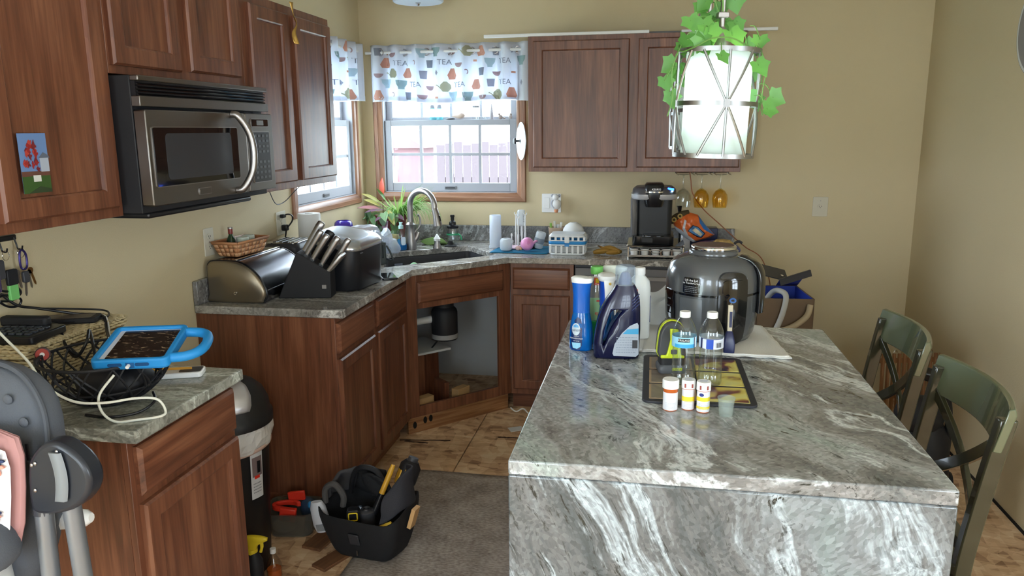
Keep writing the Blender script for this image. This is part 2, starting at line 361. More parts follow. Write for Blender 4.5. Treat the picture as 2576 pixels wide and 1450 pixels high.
# ---------------------------------------------------------------- room shell
CE = 2.46; RX = 3.363; YN = -7.0
def wall_x(name, x0, x1, ya, yb, holes):      # wall running along y, holes = [(y0,y1,z0,z1)]
    m = MB(); ys = ya
    for (a, b, z0, z1) in sorted(holes):
        m.bx(x0, x1, ys, a, 0, CE); m.bx(x0, x1, a, b, 0, z0); m.bx(x0, x1, a, b, z1, CE); ys = b
    m.bx(x0, x1, ys, yb, 0, CE); return struct(m.build(name, M.wall, smooth=0))
def wall_y(name, y0, y1, xa, xb, holes):
    m = MB(); xs = xa
    for (a, b, z0, z1) in sorted(holes):
        m.bx(xs, a, y0, y1, 0, CE); m.bx(a, b, y0, y1, 0, z0); m.bx(a, b, y0, y1, z1, CE); xs = b
    m.bx(xs, xb, y0, y1, 0, CE); return struct(m.build(name, M.wall, smooth=0))
wall_y('wall_back', 0, .14, -.14, RX+.14, [(.125, 1.015, 1.215, 2.06)])
wall_x('wall_left', -.14, 0, YN, 0, [(-6.8, -5.1, .15, 2.25), (-1.025, -.175, 1.215, 2.06)])  # first opening is added, unseen, to brighten the right wall
wall_x('wall_right', RX, RX+.14, -3.4, 0, [])
wall_x('wall_far_right', 4.8, 4.94, YN, -3.4, [(-6.05, -4.75, .6, 2.1)])  # opening added to lighten the left cabinets
wall_y('wall_jog', -3.54, -3.4, RX+.14, 4.94, [])
wall_y('wall_rear', YN-.14, YN, -.14, 4.94, [(.5, 1.5, .9, 2.1), (2.5, 3.5, .9, 2.1)])
struct(MB().bx(-.14, 4.94, YN-.14, .14, CE, CE+.1).build('ceiling', M.ceil, smooth=0))
fl = struct(MB().bx(-.14, 4.94, YN-.14, .14, -.12, -.02).build('floor', M.dark, smooth=0))
# exposed subfloor: sheets laid with open joints
shm = {}
for i, (xa, xb) in enumerate(((-.14, .94), (.945, 2.16), (2.165, 3.38), (3.385, 4.94))):
    cuts = ((.14, -1.05, -3.48, -5.9, YN), (.14, -1.79, -4.23, YN), (.14, -1.79, -4.23, YN), (-3.4, -5.2, YN))[i]
    for a, b in zip(cuts[:-1], cuts[1:]):
        MB().bx(xa, xb, b+.004, a, -.0195, 0).build('osb_sheet', M.osb, fl, bev=.0015, seg=1)
# base of right wall: dark strip drawn for the open joint where the trim was taken off
struct(MB().bx(RX-.006, RX, -3.4, 0, .0, .012).build('open_joint_strip', M.dark, smooth=0))
# muntined windows of the room behind the camera (they light it); the two side ones are added for fill
def rear_window(nm, M4, wdt, hgt):
    t = struct(bpy.data.objects.new(nm, None)); COL.objects.link(t); t.matrix_world = M4
    for x in (0, wdt/2-.03, wdt-.06): MB().bx(x, x+.06, 0, .05, 0, hgt).build('frame', M.vinyl, t)
    for z in (0, hgt/2-.03, hgt-.06): MB().bx(0, wdt, 0, .05, z, z+.06).build('frame', M.vinyl, t)
    for k in (.25, .75): MB().bx(wdt*k-.011, wdt*k+.011, .015, .035, 0, hgt).build('muntin', M.vinyl, t)
    for k in (.25, .75): MB().bx(0, wdt, .015, .035, hgt*k-.011, hgt*k+.011).build('muntin', M.vinyl, t)
rear_window('window_3', Matrix.Translation((.5, YN-.1, .9)), 1.0, 1.2)
rear_window('window_4', Matrix.Translation((2.5, YN-.1, .9)), 1.0, 1.2)
rear_window('added_window_right', Matrix.Translation((4.9, -6.05, .6)) @ Matrix.Rotation(PI/2, 4, 'Z'), 1.3, 1.5)  # added window, out of view, lightens the left-hand cabinets

rear_window('added_window_left', Matrix.Translation((-.05, -6.8, .15)) @ Matrix.Rotation(PI/2, 4, 'Z'), 1.7, 2.1)  # added window, out of view, throws light on the right wall

# ---------------------------------------------------------------- the two corner windows (local: x along wall, +y outwards)
def sash(parent, x0, x1, z0, z1, y0, y1, cols, rows, sw=.042, bw=.055, tw=.035):
    s = MB(); s.bx(x0, x0+sw, y0, y1, z0, z1); s.bx(x1-sw, x1, y0, y1, z0, z1); s.bx(x0+sw, x1-sw, y0, y1, z0, z0+bw); s.bx(x0+sw, x1-sw, y0, y1, z1-tw, z1)
    so = s.build('sash', M.vinyl, parent, bev=.003)
    gx0, gx1, gz0, gz1 = x0+sw, x1-sw, z0+bw, z1-tw; ym = (y0+y1)/2
    for k in range(1, cols): MB().bx(gx0+(gx1-gx0)*k/cols-.009, gx0+(gx1-gx0)*k/cols+.009, ym-.008, ym+.008, gz0, gz1).build('muntin', M.vinyl, so)
    for k in range(1, rows): MB().bx(gx0, gx1, ym-.0082, ym+.0082, gz0+(gz1-gz0)*k/rows-.009, gz0+(gz1-gz0)*k/rows+.009).build('muntin', M.vinyl, so)
    for i in range(cols):
        for j in range(rows):
            a, b = gx0+(gx1-gx0)*i/cols, gx0+(gx1-gx0)*(i+1)/cols; c, d = gz0+(gz1-gz0)*j/rows, gz0+(gz1-gz0)*(j+1)/rows
            MB().add([(a,ym,c),(b,ym,c),(b,ym,d),(a,ym,d)], [(0,1,2,3)]).build('pane', M.glass, so, smooth=0)
    return so
def window(name, M4, W_, z0, z1, cols, rows, hmat):
    t = struct(bpy.data.objects.new(name, None)); COL.objects.link(t); t.matrix_world = M4
    cw = .06
    sec = [(0,0), (0,.010), (.006,.018), (.030,.020), (.034,.015), (.052,.012), (.058,.006), (.060,0)]
    def rail(p, q, inn, mat):   # moulded casing, mitred
        pass
    # casing: 4 mitred mouldings; section (distance from outer edge, height off wall)
    X0, X1, Z0, Z1 = -cw+.008, W_+cw-.008, z0-cw+.008, z1+cw-.008
    def ring(d, h): return [(X0+d,-h,Z0+d), (X1-d,-h,Z0+d), (X1-d,-h,Z1-d), (X0+d,-h,Z1-d)]
    R = [ring(*s) for s in sec]
    for k, mat in ((0, hmat), (1, M.trimv), (2, hmat), (3, M.trimv)):
        m = MB(); j = (k+1) % 4
        m.loft([[r[k] for r in R], [r[j] for r in R]], cap=True); m.build('casing', mat, t)
    jm = MB()
    for (a, b, c, d) in ((-.001, .012, z0, z1), (W_-.012, W_+.001, z0, z1), (0, W_, z0-.001, z0+.012), (0, W_, z1-.012, z1+.001)): jm.bx(a, b, .0, .13, c, d)
    jm.build('jamb', M.vinyl, t)
    zm = 1.6625
    lo = sash(t, .014, W_-.014, z0+.012, zm+.018, .018, .052, cols, rows)
    sash(t, .014, W_-.014, zm-.018, z1-.012, .058, .092, cols, rows)
    lk = MB(); lk.bx(W_/2-.04, W_/2+.035, .010, .020, z0+.026, z0+.046); lk.build('finger_lift', M.grey, t, bev=.002)
    MB().bx(W_/2-.034, W_/2+.029, .0085, .0105, z0+.031, z0+.041).build('lift_slot', M.dgrey, t)
    return t
window('window_1', Matrix.Translation((.125, 0, 0)), .89, 1.215, 2.06, 4, 2, M.trimx)
window('window_2', Matrix.Translation((0, -1.025, 0)) @ Matrix.Rotation(PI/2, 4, 'Z'), .85, 1.215, 2.06, 4, 2, M.trimx)

# ---------------------------------------------------------------- outside: pale house, fences, ground (all bright in overcast light)
M.siding = plain('pale_siding', S(240,242,240), .8); M.fencew = plain('weathered_fence', S(62,52,56), .8); M.lawn = plain('dry_lawn', S(196,204,190), .95)
M.shed = plain('red_shed', S(92,66,70), .9)
struct(MB().bx(-60, 60, .2, 80, -.75, -.7).bx(-60, -.2, -40, .2, -.75, -.7).build('ground_outside', M.lawn, smooth=0))
nh = thing('neighbour_house', 'pale lap-sided neighbouring house seen through the window above the sink', 'house', (-1.5, 9.0, -.7))
for k in range(34): MB().bx(-9, 5.5, -.02, .02, k*.16, k*.16+.158, Matrix.Rotation(-.05, 4, 'X')).build('siding_board', M.siding, nh) if 0 else None
sd = MB()
for k in range(34): sd.prism([(-.03, k*.16), (0, k*.16+.16), (.05, k*.16+.16), (.05, k*.16)], 'x', -9, 5.5)
sd.build('siding', M.siding, nh, smooth=0); MB().bx(-9, 5.5, .05, 4, 0, 5.4).build('wall', M.siding, nh, smooth=0)
wi = MB().bx(1.55, 2.75, -.07, -.03, 2.1, 3.4).build('window', plain('house_window', S(38,52,62), .6), nh)
MB().bx(1.5, 2.8, -.09, -.05, 2.72, 2.78).build('rail', M.siding, wi)
for x in (1.48, 2.75): MB().bx(x, x+.08, -.1, -.03, 2.0, 3.5).build('window_trim', M.siding, wi)
sh = thing('garden_shed', 'small reddish shed with a white door behind the plant in the sink window', 'shed', (-3.3, 7.0, -.7))
MB().bx(0, 1.5, 0, .9, 0, 2.05).build('wall', M.shed, sh); MB().bx(.35, 1.15, -.03, .0, 0, 1.75).build('door', M.siding, sh); MB().prism([(-.15, 2.05), (1.65, 2.05), (.75, 2.6)], 'y', -.1, 1.0).build('roof', M.shed, sh)
fe = thing('picket_fence', 'tall board fence outside the sink window', 'fence', (-1.1, 5.6, -.7))
for k in range(24): MB().bx(k*.125, k*.125+.115, 0, .02, 0, 2.12+.02*(k % 3)).build('board', M.fencew, fe)
MB().bx(0, 3, .02, .06, 1.6, 1.68).build('rail', M.fencew, fe)

# ---------------------------------------------------------------- cabinets (local: x along the face, -y towards the room)
def rect_sweep(m, x0, x1, z0, z1, sec, close):
    R = [[(x0+d, -h, z0+d), (x1-d, -h, z0+d), (x1-d, -h, z1-d), (x0+d, -h, z1-d)] for d, h in sec]
    m.loft(R, cap=False)
    if close: m.f.append(tuple(len(m.v)-4+i for i in range(4)))
    return m
def door(t, x0, x1, z0, z1, lab=None):
    d = rect_sweep(MB(), x0, x1, z0, z1, [(0,0), (0,.013), (.006,.020), (.050,.020), (.055,.017), (.057,.009), (.060,.0085)], False).build('door', M.woodv, t, smooth=25)
    p = MB(); a = .059
    p.bx(x0+a, x1-a, -.009, -.002, z0+a, z1-a); p.build('panel', M.woodv, d)
    if lab: d['label'] = lab
    return d
def drawer(t, x0, x1, z0, z1):
    return rect_sweep(MB(), x0, x1, z0, z1, [(0,0), (0,.010), (.004,.014), (.010,.019), (.014,.020)], True).build('drawer_front', M.woodh, t, smooth=25)
def cabinet(name, label, loc, rz, W_, D, z0, z1, doors=(), drawers=(), toe=False, cat='cabinet', group=None):
    t = thing(name, label, cat, loc, rz, group)
    b = MB(); b.bx(0, W_, .018, D, z0, z1); b.build('carcass', M.woodv, t)
    f = MB(); fw = .035; f.bx(0, W_, 0, .018, z0, z1); f.build('face_frame', M.woodv, t, bev=.0015)
    if toe: MB().bx(.0, W_, .06, D, 0, z0).build('toe_kick', M.woodh, t)
    for d in doors: door(t, *d)
    for d in drawers: drawer(t, *d)
    return t
R90 = PI/2
# wall cabinets on the left wall
cabinet('wall_cabinet', 'tall oak wall cabinet with a tree photo stuck on its door', (.305, -3.55, 0), R90, .771, .303, 1.372, 2.42, [(.33, .738, 1.40, 2.39)])
cabinet('wall_cabinet', 'short double-door oak wall cabinet above the microwave', (.305, -2.777, 0), R90, .760, .303, 1.782, 2.42, [(.008, .338, 1.806, 2.16), (.392, .716, 1.812, 2.16)])
cabinet('wall_cabinet', 'oak wall cabinet between the microwave and the left window', (.305, -2.015, 0), R90, .815, .303, 1.372, 2.134, [(.042, .362, 1.402, 2.098), (.42, .795, 1.402, 2.10)])
cabinet('wall_cabinet', 'double-door oak wall cabinet on the back wall over the coffee maker', (1.13, -.305, 0), 0, 1.205, .303, 1.372, 2.134, [(.03, .575, 1.397, 2.108), (.625, 1.195, 1.397, 2.108)])
# base cabinets, left run
cabinet('base_cabinet', 'oak base cabinet at the end of the left run beside the bin', (.61, -2.005, 0), R90, .43, .608, .10, .878, [(.005, .405, .125, .705)], [(.005, .405, .728, .856)], True)
cabinet('base_cabinet', 'oak base cabinet between the end unit and the corner sink', (.61, -1.573, 0), R90, .475, .608, .10, .878, [(.012, .435, .125, .705)], [(.012, .435, .728, .856)], True)
cabinet('base_cabinet', 'oak base cabinet to the right of the corner sink', (1.072, -.61, 0), 0, .36, .608, .10, .878, [(.015, .338, .135, .695)], [(.015, .338, .728, .852)], True)
# foreground base cabinet
cabinet('base_cabinet', 'oak base cabinet under the small counter in the foreground', (.61, -3.262, 0), R90, .475, .608, .10, .878, [(.02, .465, .125, .705)], [(.02, .465, .728, .858)], True)
# corner sink base: open face frame, bare inside
ang = math.atan2(.729, .684)
sb = thing('sink_base_cabinet', 'diagonal oak corner sink cabinet with its doors removed', 'cabinet', (.612, -1.095, 0), ang)
SW = .668
ff = MB(); ff.bx(0, .058, 0, .019, .10, .878); ff.bx(.586, SW, 0, .019, .10, .878); ff.bx(.058, .586, 0, .019, .695, .878); ff.bx(.058, .586, 0, .019, .10, .158)
ff.build('face_frame', M.woodv, sb, bev=.0015)
drawer(sb, .062, .612, .727, .84)
M.plaster = plain('bare_plaster', S(196,198,200), .9, var=.12)
kb = MB(); kb.bx(.0, SW, .03, .045, 0, .105); kb.build('toe_board', wood('worn_toe_board', S(92,58,36), S(140,94,58), S(186,142,98), 'x', .7), sb)
for x, z in ((.04, .045), (.105, .06), (.14, .062)): MB().ball((x, .03, z), .012, .006, .02, 10, 6).build('pipe_hole', M.dark, sb)
# bare walls and floor inside the corner
ins = MB(); ins.bx(.004, .008, -.95, -.01, .0, .87); ins.bx(.008, 1.06, -.008, -.004, .0, .87); struct(ins.build('wall_in_sink_base', M.plaster, smooth=0))
sp = MB(); sp.bx(-.1, .36, .16, .46, .385, .397); sp.build('shelf_board', M.plaster, sb)
for (a, b, c, d, e, f_, rz) in ((.16, .22, .22, .26, .0, .384, 0), (.29, .42, .40, .42, .0, .384, 0), (.30, .33, .14, .26, 0, .2, .3)):
    MB().bx(a, b, c, d, e, f_).build('support', M.woodv, sb)
for (x, y, l, rz) in ((.12, .07, .11, .15), (.37, .08, .1, .3)):
    m = MB().ob((x, y, .13+.025), l, .05, .05, (0, 0, rz)); m.build('wood_block', M.tan, sb, bev=.002)
# waste disposer hanging from the sink
dp = thing('waste_disposer', 'black cylindrical waste disposer hanging under the sink', 'disposer', (.70, -.69, .44))
MB().lathe([(0,0), (.072,0), (.075,.01), (.075,.16), (.07,.175), (.055,.19), (.055,.215), (0,.215)], 28).build('motor_body', M.blackm, dp)
MB().lathe([(.0756,.008), (.0756,.035)], 28).build('label_band', plain('disposer_label', S(150,150,150), .4), dp, smooth=38)
MB().lathe([(.0,.215), (.05,.215), (.05,.222), (.042,.228), (0,.228)], 24).build('mount_ring', M.steel, dp)
dpi = MB().tube([(-.06,-.02,.12), (-.12,-.04,.11), (-.32,-.11,.085)], .021, 12); dpi.build('drain_pipe', M.white, dp)
MB().tube(spline([(-.03,-.03,.0), (-.08,-.06,-.06), (-.16,-.09,-.12), (-.26,-.12,-.15)]), .005, 6).build('power_cord', M.black, dp)
# dishwasher beside it, mostly hidden behind the island
dw = thing('dishwasher', 'dark grey built-in dishwasher front under the back counter', 'dishwasher', (1.437, -.60, .02))
MB().bx(0, .598, 0, .57, .08, .855).build('tub', M.dgrey, dw); MB().bx(.004, .594, -.025, 0, .1, .84).build('door', plain('dishwasher_door', S(112,110,112), .4), dw, bev=.004)
MB().bx(.02, .578, .06, .5, 0, .08).build('base', M.black, dw); MB().bx(.05, .55, -.05, -.035, .78, .80).bx(.06,.075,-.04,-.02,.782,.798).bx(.525,.54,-.04,-.02,.782,.798).build('handle', M.steel, dw)

# ---------------------------------------------------------------- stone tops
def poly_slab(name, label, poly, z0, z1, mat, holes=(), bev=.004, cat='counter'):
    m = bmesh.new(); loops = [poly]+list(holes); edges = []
    for lp in loops:
        vs = [m.verts.new((x, y, z1)) for x, y in lp]
        edges += [m.edges.new((vs[i], vs[(i+1) % len(vs)])) for i in range(len(vs))]
    bmesh.ops.triangle_fill(m, use_beauty=True, edges=edges)
    r = bmesh.ops.extrude_face_region(m, geom=m.faces[:]); bmesh.ops.translate(m, vec=(0, 0, z0-z1), verts=[v for v in r['geom'] if isinstance(v, bmesh.types.BMVert)])
    bmesh.ops.recalc_face_normals(m, faces=m.faces); me = bpy.data.meshes.new(name); m.to_mesh(me); m.free(); me.materials.append(mat)
    o = bpy.data.objects.new(name, me); COL.objects.link(o)
    k = o.modifiers.new('edge', 'BEVEL'); k.width = bev; k.segments = 2; k.limit_method = 'ANGLE'; k.angle_limit = math.radians(50)
    return tag(o, label, cat)
sinkq = [(.345, -.575), (.735, -.255), (.955, -.52), (.565, -.925)]
def roundpoly(q, r, n=4):
    out = []
    for i in range(len(q)):
        p = Vector(q[i]); a = (Vector(q[i-1])-p).normalized(); b = (Vector(q[(i+1) % len(q)])-p).normalized()
        for k in range(n+1):
            t = k/n; out.append(tuple(p+a*r*(1-t)**2+b*r*t**2))
    return out
hole = roundpoly([(.33,-.575), (.745,-.243), (.982,-.56), (.478,-1.045)], .035)
ct = poly_slab('counter_top', 'grey-brown veined granite counter wrapping the corner sink', [(.003,-.003), (2.352,-.003), (2.352,-.648), (1.071,-.648), (.648,-1.097), (.648,-2.015), (.003,-2.015)], .880, .914, M.counter, [hole])
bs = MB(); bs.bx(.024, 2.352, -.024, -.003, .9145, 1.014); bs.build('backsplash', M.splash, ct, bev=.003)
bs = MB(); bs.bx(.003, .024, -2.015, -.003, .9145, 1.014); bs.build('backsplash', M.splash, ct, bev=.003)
fg = poly_slab('side_counter_top', 'small veined granite counter top in the left foreground', [(.003,-3.275), (.648,-3.275), (.648,-2.777), (.003,-2.777)], .880, .914, M.fgcounter)
# sink bowl
sk = thing('sink', 'dark undermount corner sink bowl', 'sink', (.64, -.6, .65))
inn = [(x-.64, y+.6) for x, y in hole]; cx = sum(x for x, y in inn)/len(inn); cy = sum(y for x, y in inn)/len(inn)
def offs(k, z): return [(cx+(x-cx)*k, cy+(y-cy)*k, z) for x, y in inn]
m = MB(); m.loft([offs(1.03, .229), offs(1.0, .229), offs(.99, .10), offs(.93, .04), offs(.85, .032)], cap=False); m.f.append(tuple(len(m.v)-len(inn)+i for i in range(len(inn)))); m.loft([offs(1.03,.229), offs(1.03,.03), offs(.9,.02)], cap=False)
m.build('bowl', plain('sink_composite', S(66,66,70), .45), sk)
MB().lathe([(0,.036), (.045,.036), (.05,.034), (.05,.02)], 20, c=(cx, cy, 0)).build('drain', M.chrome, sk)
MB().ob((-.235, -.0, .20), .05, .012, .014, (0, 0, .7)).build('overflow_cover', M.chrome, sk)
# island: waterfall slab and top, oak body
isl = thing('island', 'kitchen island with grey-green waterfall granite top', 'island', (2.006, -2.66, 0))
ix0, ix1, iy0, iy1 = -.450, .450, -.630, .626
def slabbox(nm, a, mt=M.island): MB().bx(*a).build(nm, mt, isl, bev=.004)
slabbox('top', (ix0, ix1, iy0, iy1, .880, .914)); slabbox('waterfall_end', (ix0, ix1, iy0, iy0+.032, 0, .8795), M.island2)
MB().bx(ix0+.04, .16, iy0+.035, iy1-.03, .1, .878).build('body', M.woodv, isl); MB().bx(ix0+.08, .14, iy0+.035, iy1-.05, 0, .1).build('toe_kick', M.woodh, isl)
# ================================================================ things on the walls
# ---- microwave (local: x along face, -y to room)
mw = thing('microwave', 'stainless over-range microwave with a curved bar handle', 'microwave', (.395, -2.776, 1.374), R90)
WM, HM = .757, .402
MB().bx(0, WM, .028, .392, .004, HM).build('case', M.blackm, mw, bev=.003)
MB().bx(.0, WM, .0, .028, HM-.016, HM).build('top_lip', M.micro, mw, bev=.003)
vg = MB().bx(.004, WM-.004, .014, .028, HM-.058, HM-.016).build('vent_grille', M.black, mw)
for k in range(4): MB().ob((WM/2, .012, HM-.023-k*.010), WM-.012, .012, .003, (.5, 0, 0)).build('louvre', M.blackg, vg)
MB().bx(0, WM, .0, .028, HM-.088, HM-.058).build('vent_strip', M.micro, mw, bev=.002)
DW = .556
d = MB(); d.prism(rrect(DW, .28, .006, 2, DW/2, .165), 'y', -.012, .026); dd = d.build('door', M.micro, mw, bev=.003)
MB().prism(rrect(.474, .178, .006, 3, .256, .168), 'y', -.0145, -.011).build('window_bezel', M.nickel, dd)
MB().prism(rrect(.468, .172, .006, 3, .256, .168), 'y', -.0160, -.0135).build('window_glass', M.blackg, dd)
MB().prism(rrect(.37, .138, .014, 4, .262, .168), 'y', -.0166, -.0155).build('window_mesh', plain('window_screen', S(52,54,58), .25), dd)
MB().prism(rrect(.070, .022, .002, 2, .268, .052), 'y', -.0150, -.011).build('badge', M.nickel, dd); MB().prism(rrect(.066, .018, .002, 2, .268, .052), 'y', -.0156, -.0145).build('badge_face', M.micro, dd)
hp = spline([(.470,-.012,.300), (.474,-.035,.292), (.494,-.060,.235), (.502,-.067,.168), (.494,-.060,.10), (.474,-.035,.046), (.470,-.012,.038)], 6)
MB().tube(hp, .0125, 12).build('handle', M.nickel, dd)
cp = MB(); cp.prism(rrect(WM-DW-.004, .28, .005, 2, (WM+DW+.004)/2, .165), 'y', -.012, .026); cpo = cp.build('control_panel', M.micro, mw, bev=.003)
cx = (WM+DW+.004)/2
MB().prism(rrect(.125, .030, .004, 2, cx, .272), 'y', -.014, -.011).build('display_bezel', M.nickel, cpo); MB().prism(rrect(.120, .025, .003, 2, cx, .272), 'y', -.0147, -.0135).build('display', M.blackg, cpo)
MB().prism(rrect(.05, .018, .002, 2, cx, .272), 'y', -.0152, -.0142).build('display_digits', M.grey, cpo)
MB().prism(rrect(.132, .186, .004, 2, cx, .148), 'y', -.014, -.011).build('keypad_bezel', M.nickel, cpo); MB().prism(rrect(.127, .181, .003, 2, cx, .148), 'y', -.0147, -.0135).build('keypad', M.black, cpo)
kb = MB()
for i in range(4):
    for j in range(9):
        if j == 4: continue
        kb.prism(rrect(.019, .009, .003, 2, cx-.044+i*.0293, .225-j*.019), 'y', -.0155, -.0145)
kb.build('buttons', plain('key_print', S(76,78,82), .4), cpo, kind='stuff')
MB().bx(.03, WM-.12, .03, .30, -.014, .004).build('bottom_tray', M.black, mw, bev=.006)

# ---- snapshot stuck on the cabinet door
ph = thing('photo_print', 'snapshot of a red tree stuck on the tall wall cabinet door', 'photo', (.3262, -3.115, 1.541), rot=(0, 0, PI/2+.0))
def pq(x0, x1, z0, z1, y, nm, mat): return MB().prism([(x0,z0),(x1,z0),(x1+.0,z1),(x0,z1)], 'y', y, y+.0006).build(nm, mat, ph)
pq(-.044, .046, -.074, .073, -.0008, 'print', plain('photo_sky', S(104,136,186), .3)); pq(-.044, .046, -.074, -.026, -.0012, 'grass', plain('photo_grass', S(58,88,44), .3))
pq(-.044, .046, -.032, -.020, -.0015, 'hedge', plain('photo_hedge', S(104,70,60), .3))
pq(.018, .046, -.022, .012, -.0016, 'house', plain('photo_house', S(170,180,196), .3)); MB().prism([(.014,.012),(.05,.012),(.046,.018),(.03,.026)], 'y', -.0022, -.0016).build('house_roof', plain('photo_roof', S(96,104,120), .3), ph)
tr = random.Random(3)
for k in range(22):
    f_ = tr.random(); xx = -.008+tr.uniform(-1, 1)*.030*(1-.75*f_); zz = -.022+.075*f_; w2, h2 = tr.uniform(.005,.010), tr.uniform(.007,.014); rc_ = ((150,44,44), (178,66,58), (118,40,46))[k % 3]
    MB().prism([(xx+w2*(.7+.3*math.cos(3*a+k))*math.cos(a), zz+h2*(.7+.3*math.cos(4*a+k))*math.sin(a)) for a in [2*PI*i/14 for i in range(14)]], 'y', -.0024-.00004*k, -.0018).build('red_foliage', plain('photo_red_%d' % (k % 3), S(*rc_), .3) if k < 3 else bpy.data.materials['photo_red_%d' % (k % 3)], ph)
pq(-.010, .014, -.046, -.030, -.0026, 'yard_sign', plain('photo_sign', S(214,216,210), .3)); MB().prism([(-.03,-.074),(.01,-.058),(.046,-.066),(.046,-.074)], 'y', -.0020, -.0012).build('shade', plain('photo_shade', S(50,66,44), .3), ph)

# ---- strip of gold ribbon hanging between two doors
rb = MB(); rp = [(.345,0,0), (.335,.002,.018), (.338,.006,-.03), (.352,.012,-.07), (.340,.004,-.105), (.346,.012,-.15)]
rs = spline([(a-.345, b, c) for a, b, c in rp[1:]], 6)
rb.sheet(lambda u, v: (rs[min(int(u*(len(rs)-1)+.5), len(rs)-1)].x+.008*math.sin(v*3+u*5), rs[min(int(u*(len(rs)-1)+.5), len(rs)-1)].y+(v-.5)*(.034-.02*u), rs[min(int(u*(len(rs)-1)+.5), len(rs)-1)].z), 24, 4)
one('gold_ribbon', 'torn strip of gold tape hanging between cabinet doors left of the window', 'tape', rb, plain('gold_foil', S(196,158,84), .28, .7), (.345, -1.642, 2.128), solid=.0006)

# ---- loose white rods lying on top of the back wall cabinet
one('curtain_rod', 'long white rod lying along the top front of the back wall cabinet', 'rod', MB().bx(-.82, .12, -.011, .011, 0, .018), M.white, (1.69, -.29, 2.1345), bev=.003)
one('curtain_rod', 'thin grey metal rod lying behind the white one on the back wall cabinet', 'rod', MB().cyl((-.56,0,.009), (.60,0,.009), .009, seg=10), M.grey, (1.75, -.22, 2.1345), (0, 0, .03))
one('curtain_rod', 'short white rod sticking out past the right end of the back wall cabinet', 'rod', MB().bx(-.35, .165, -.010, .010, 0, .018), M.white, (2.335, -.255, 2.1345), bev=.003)

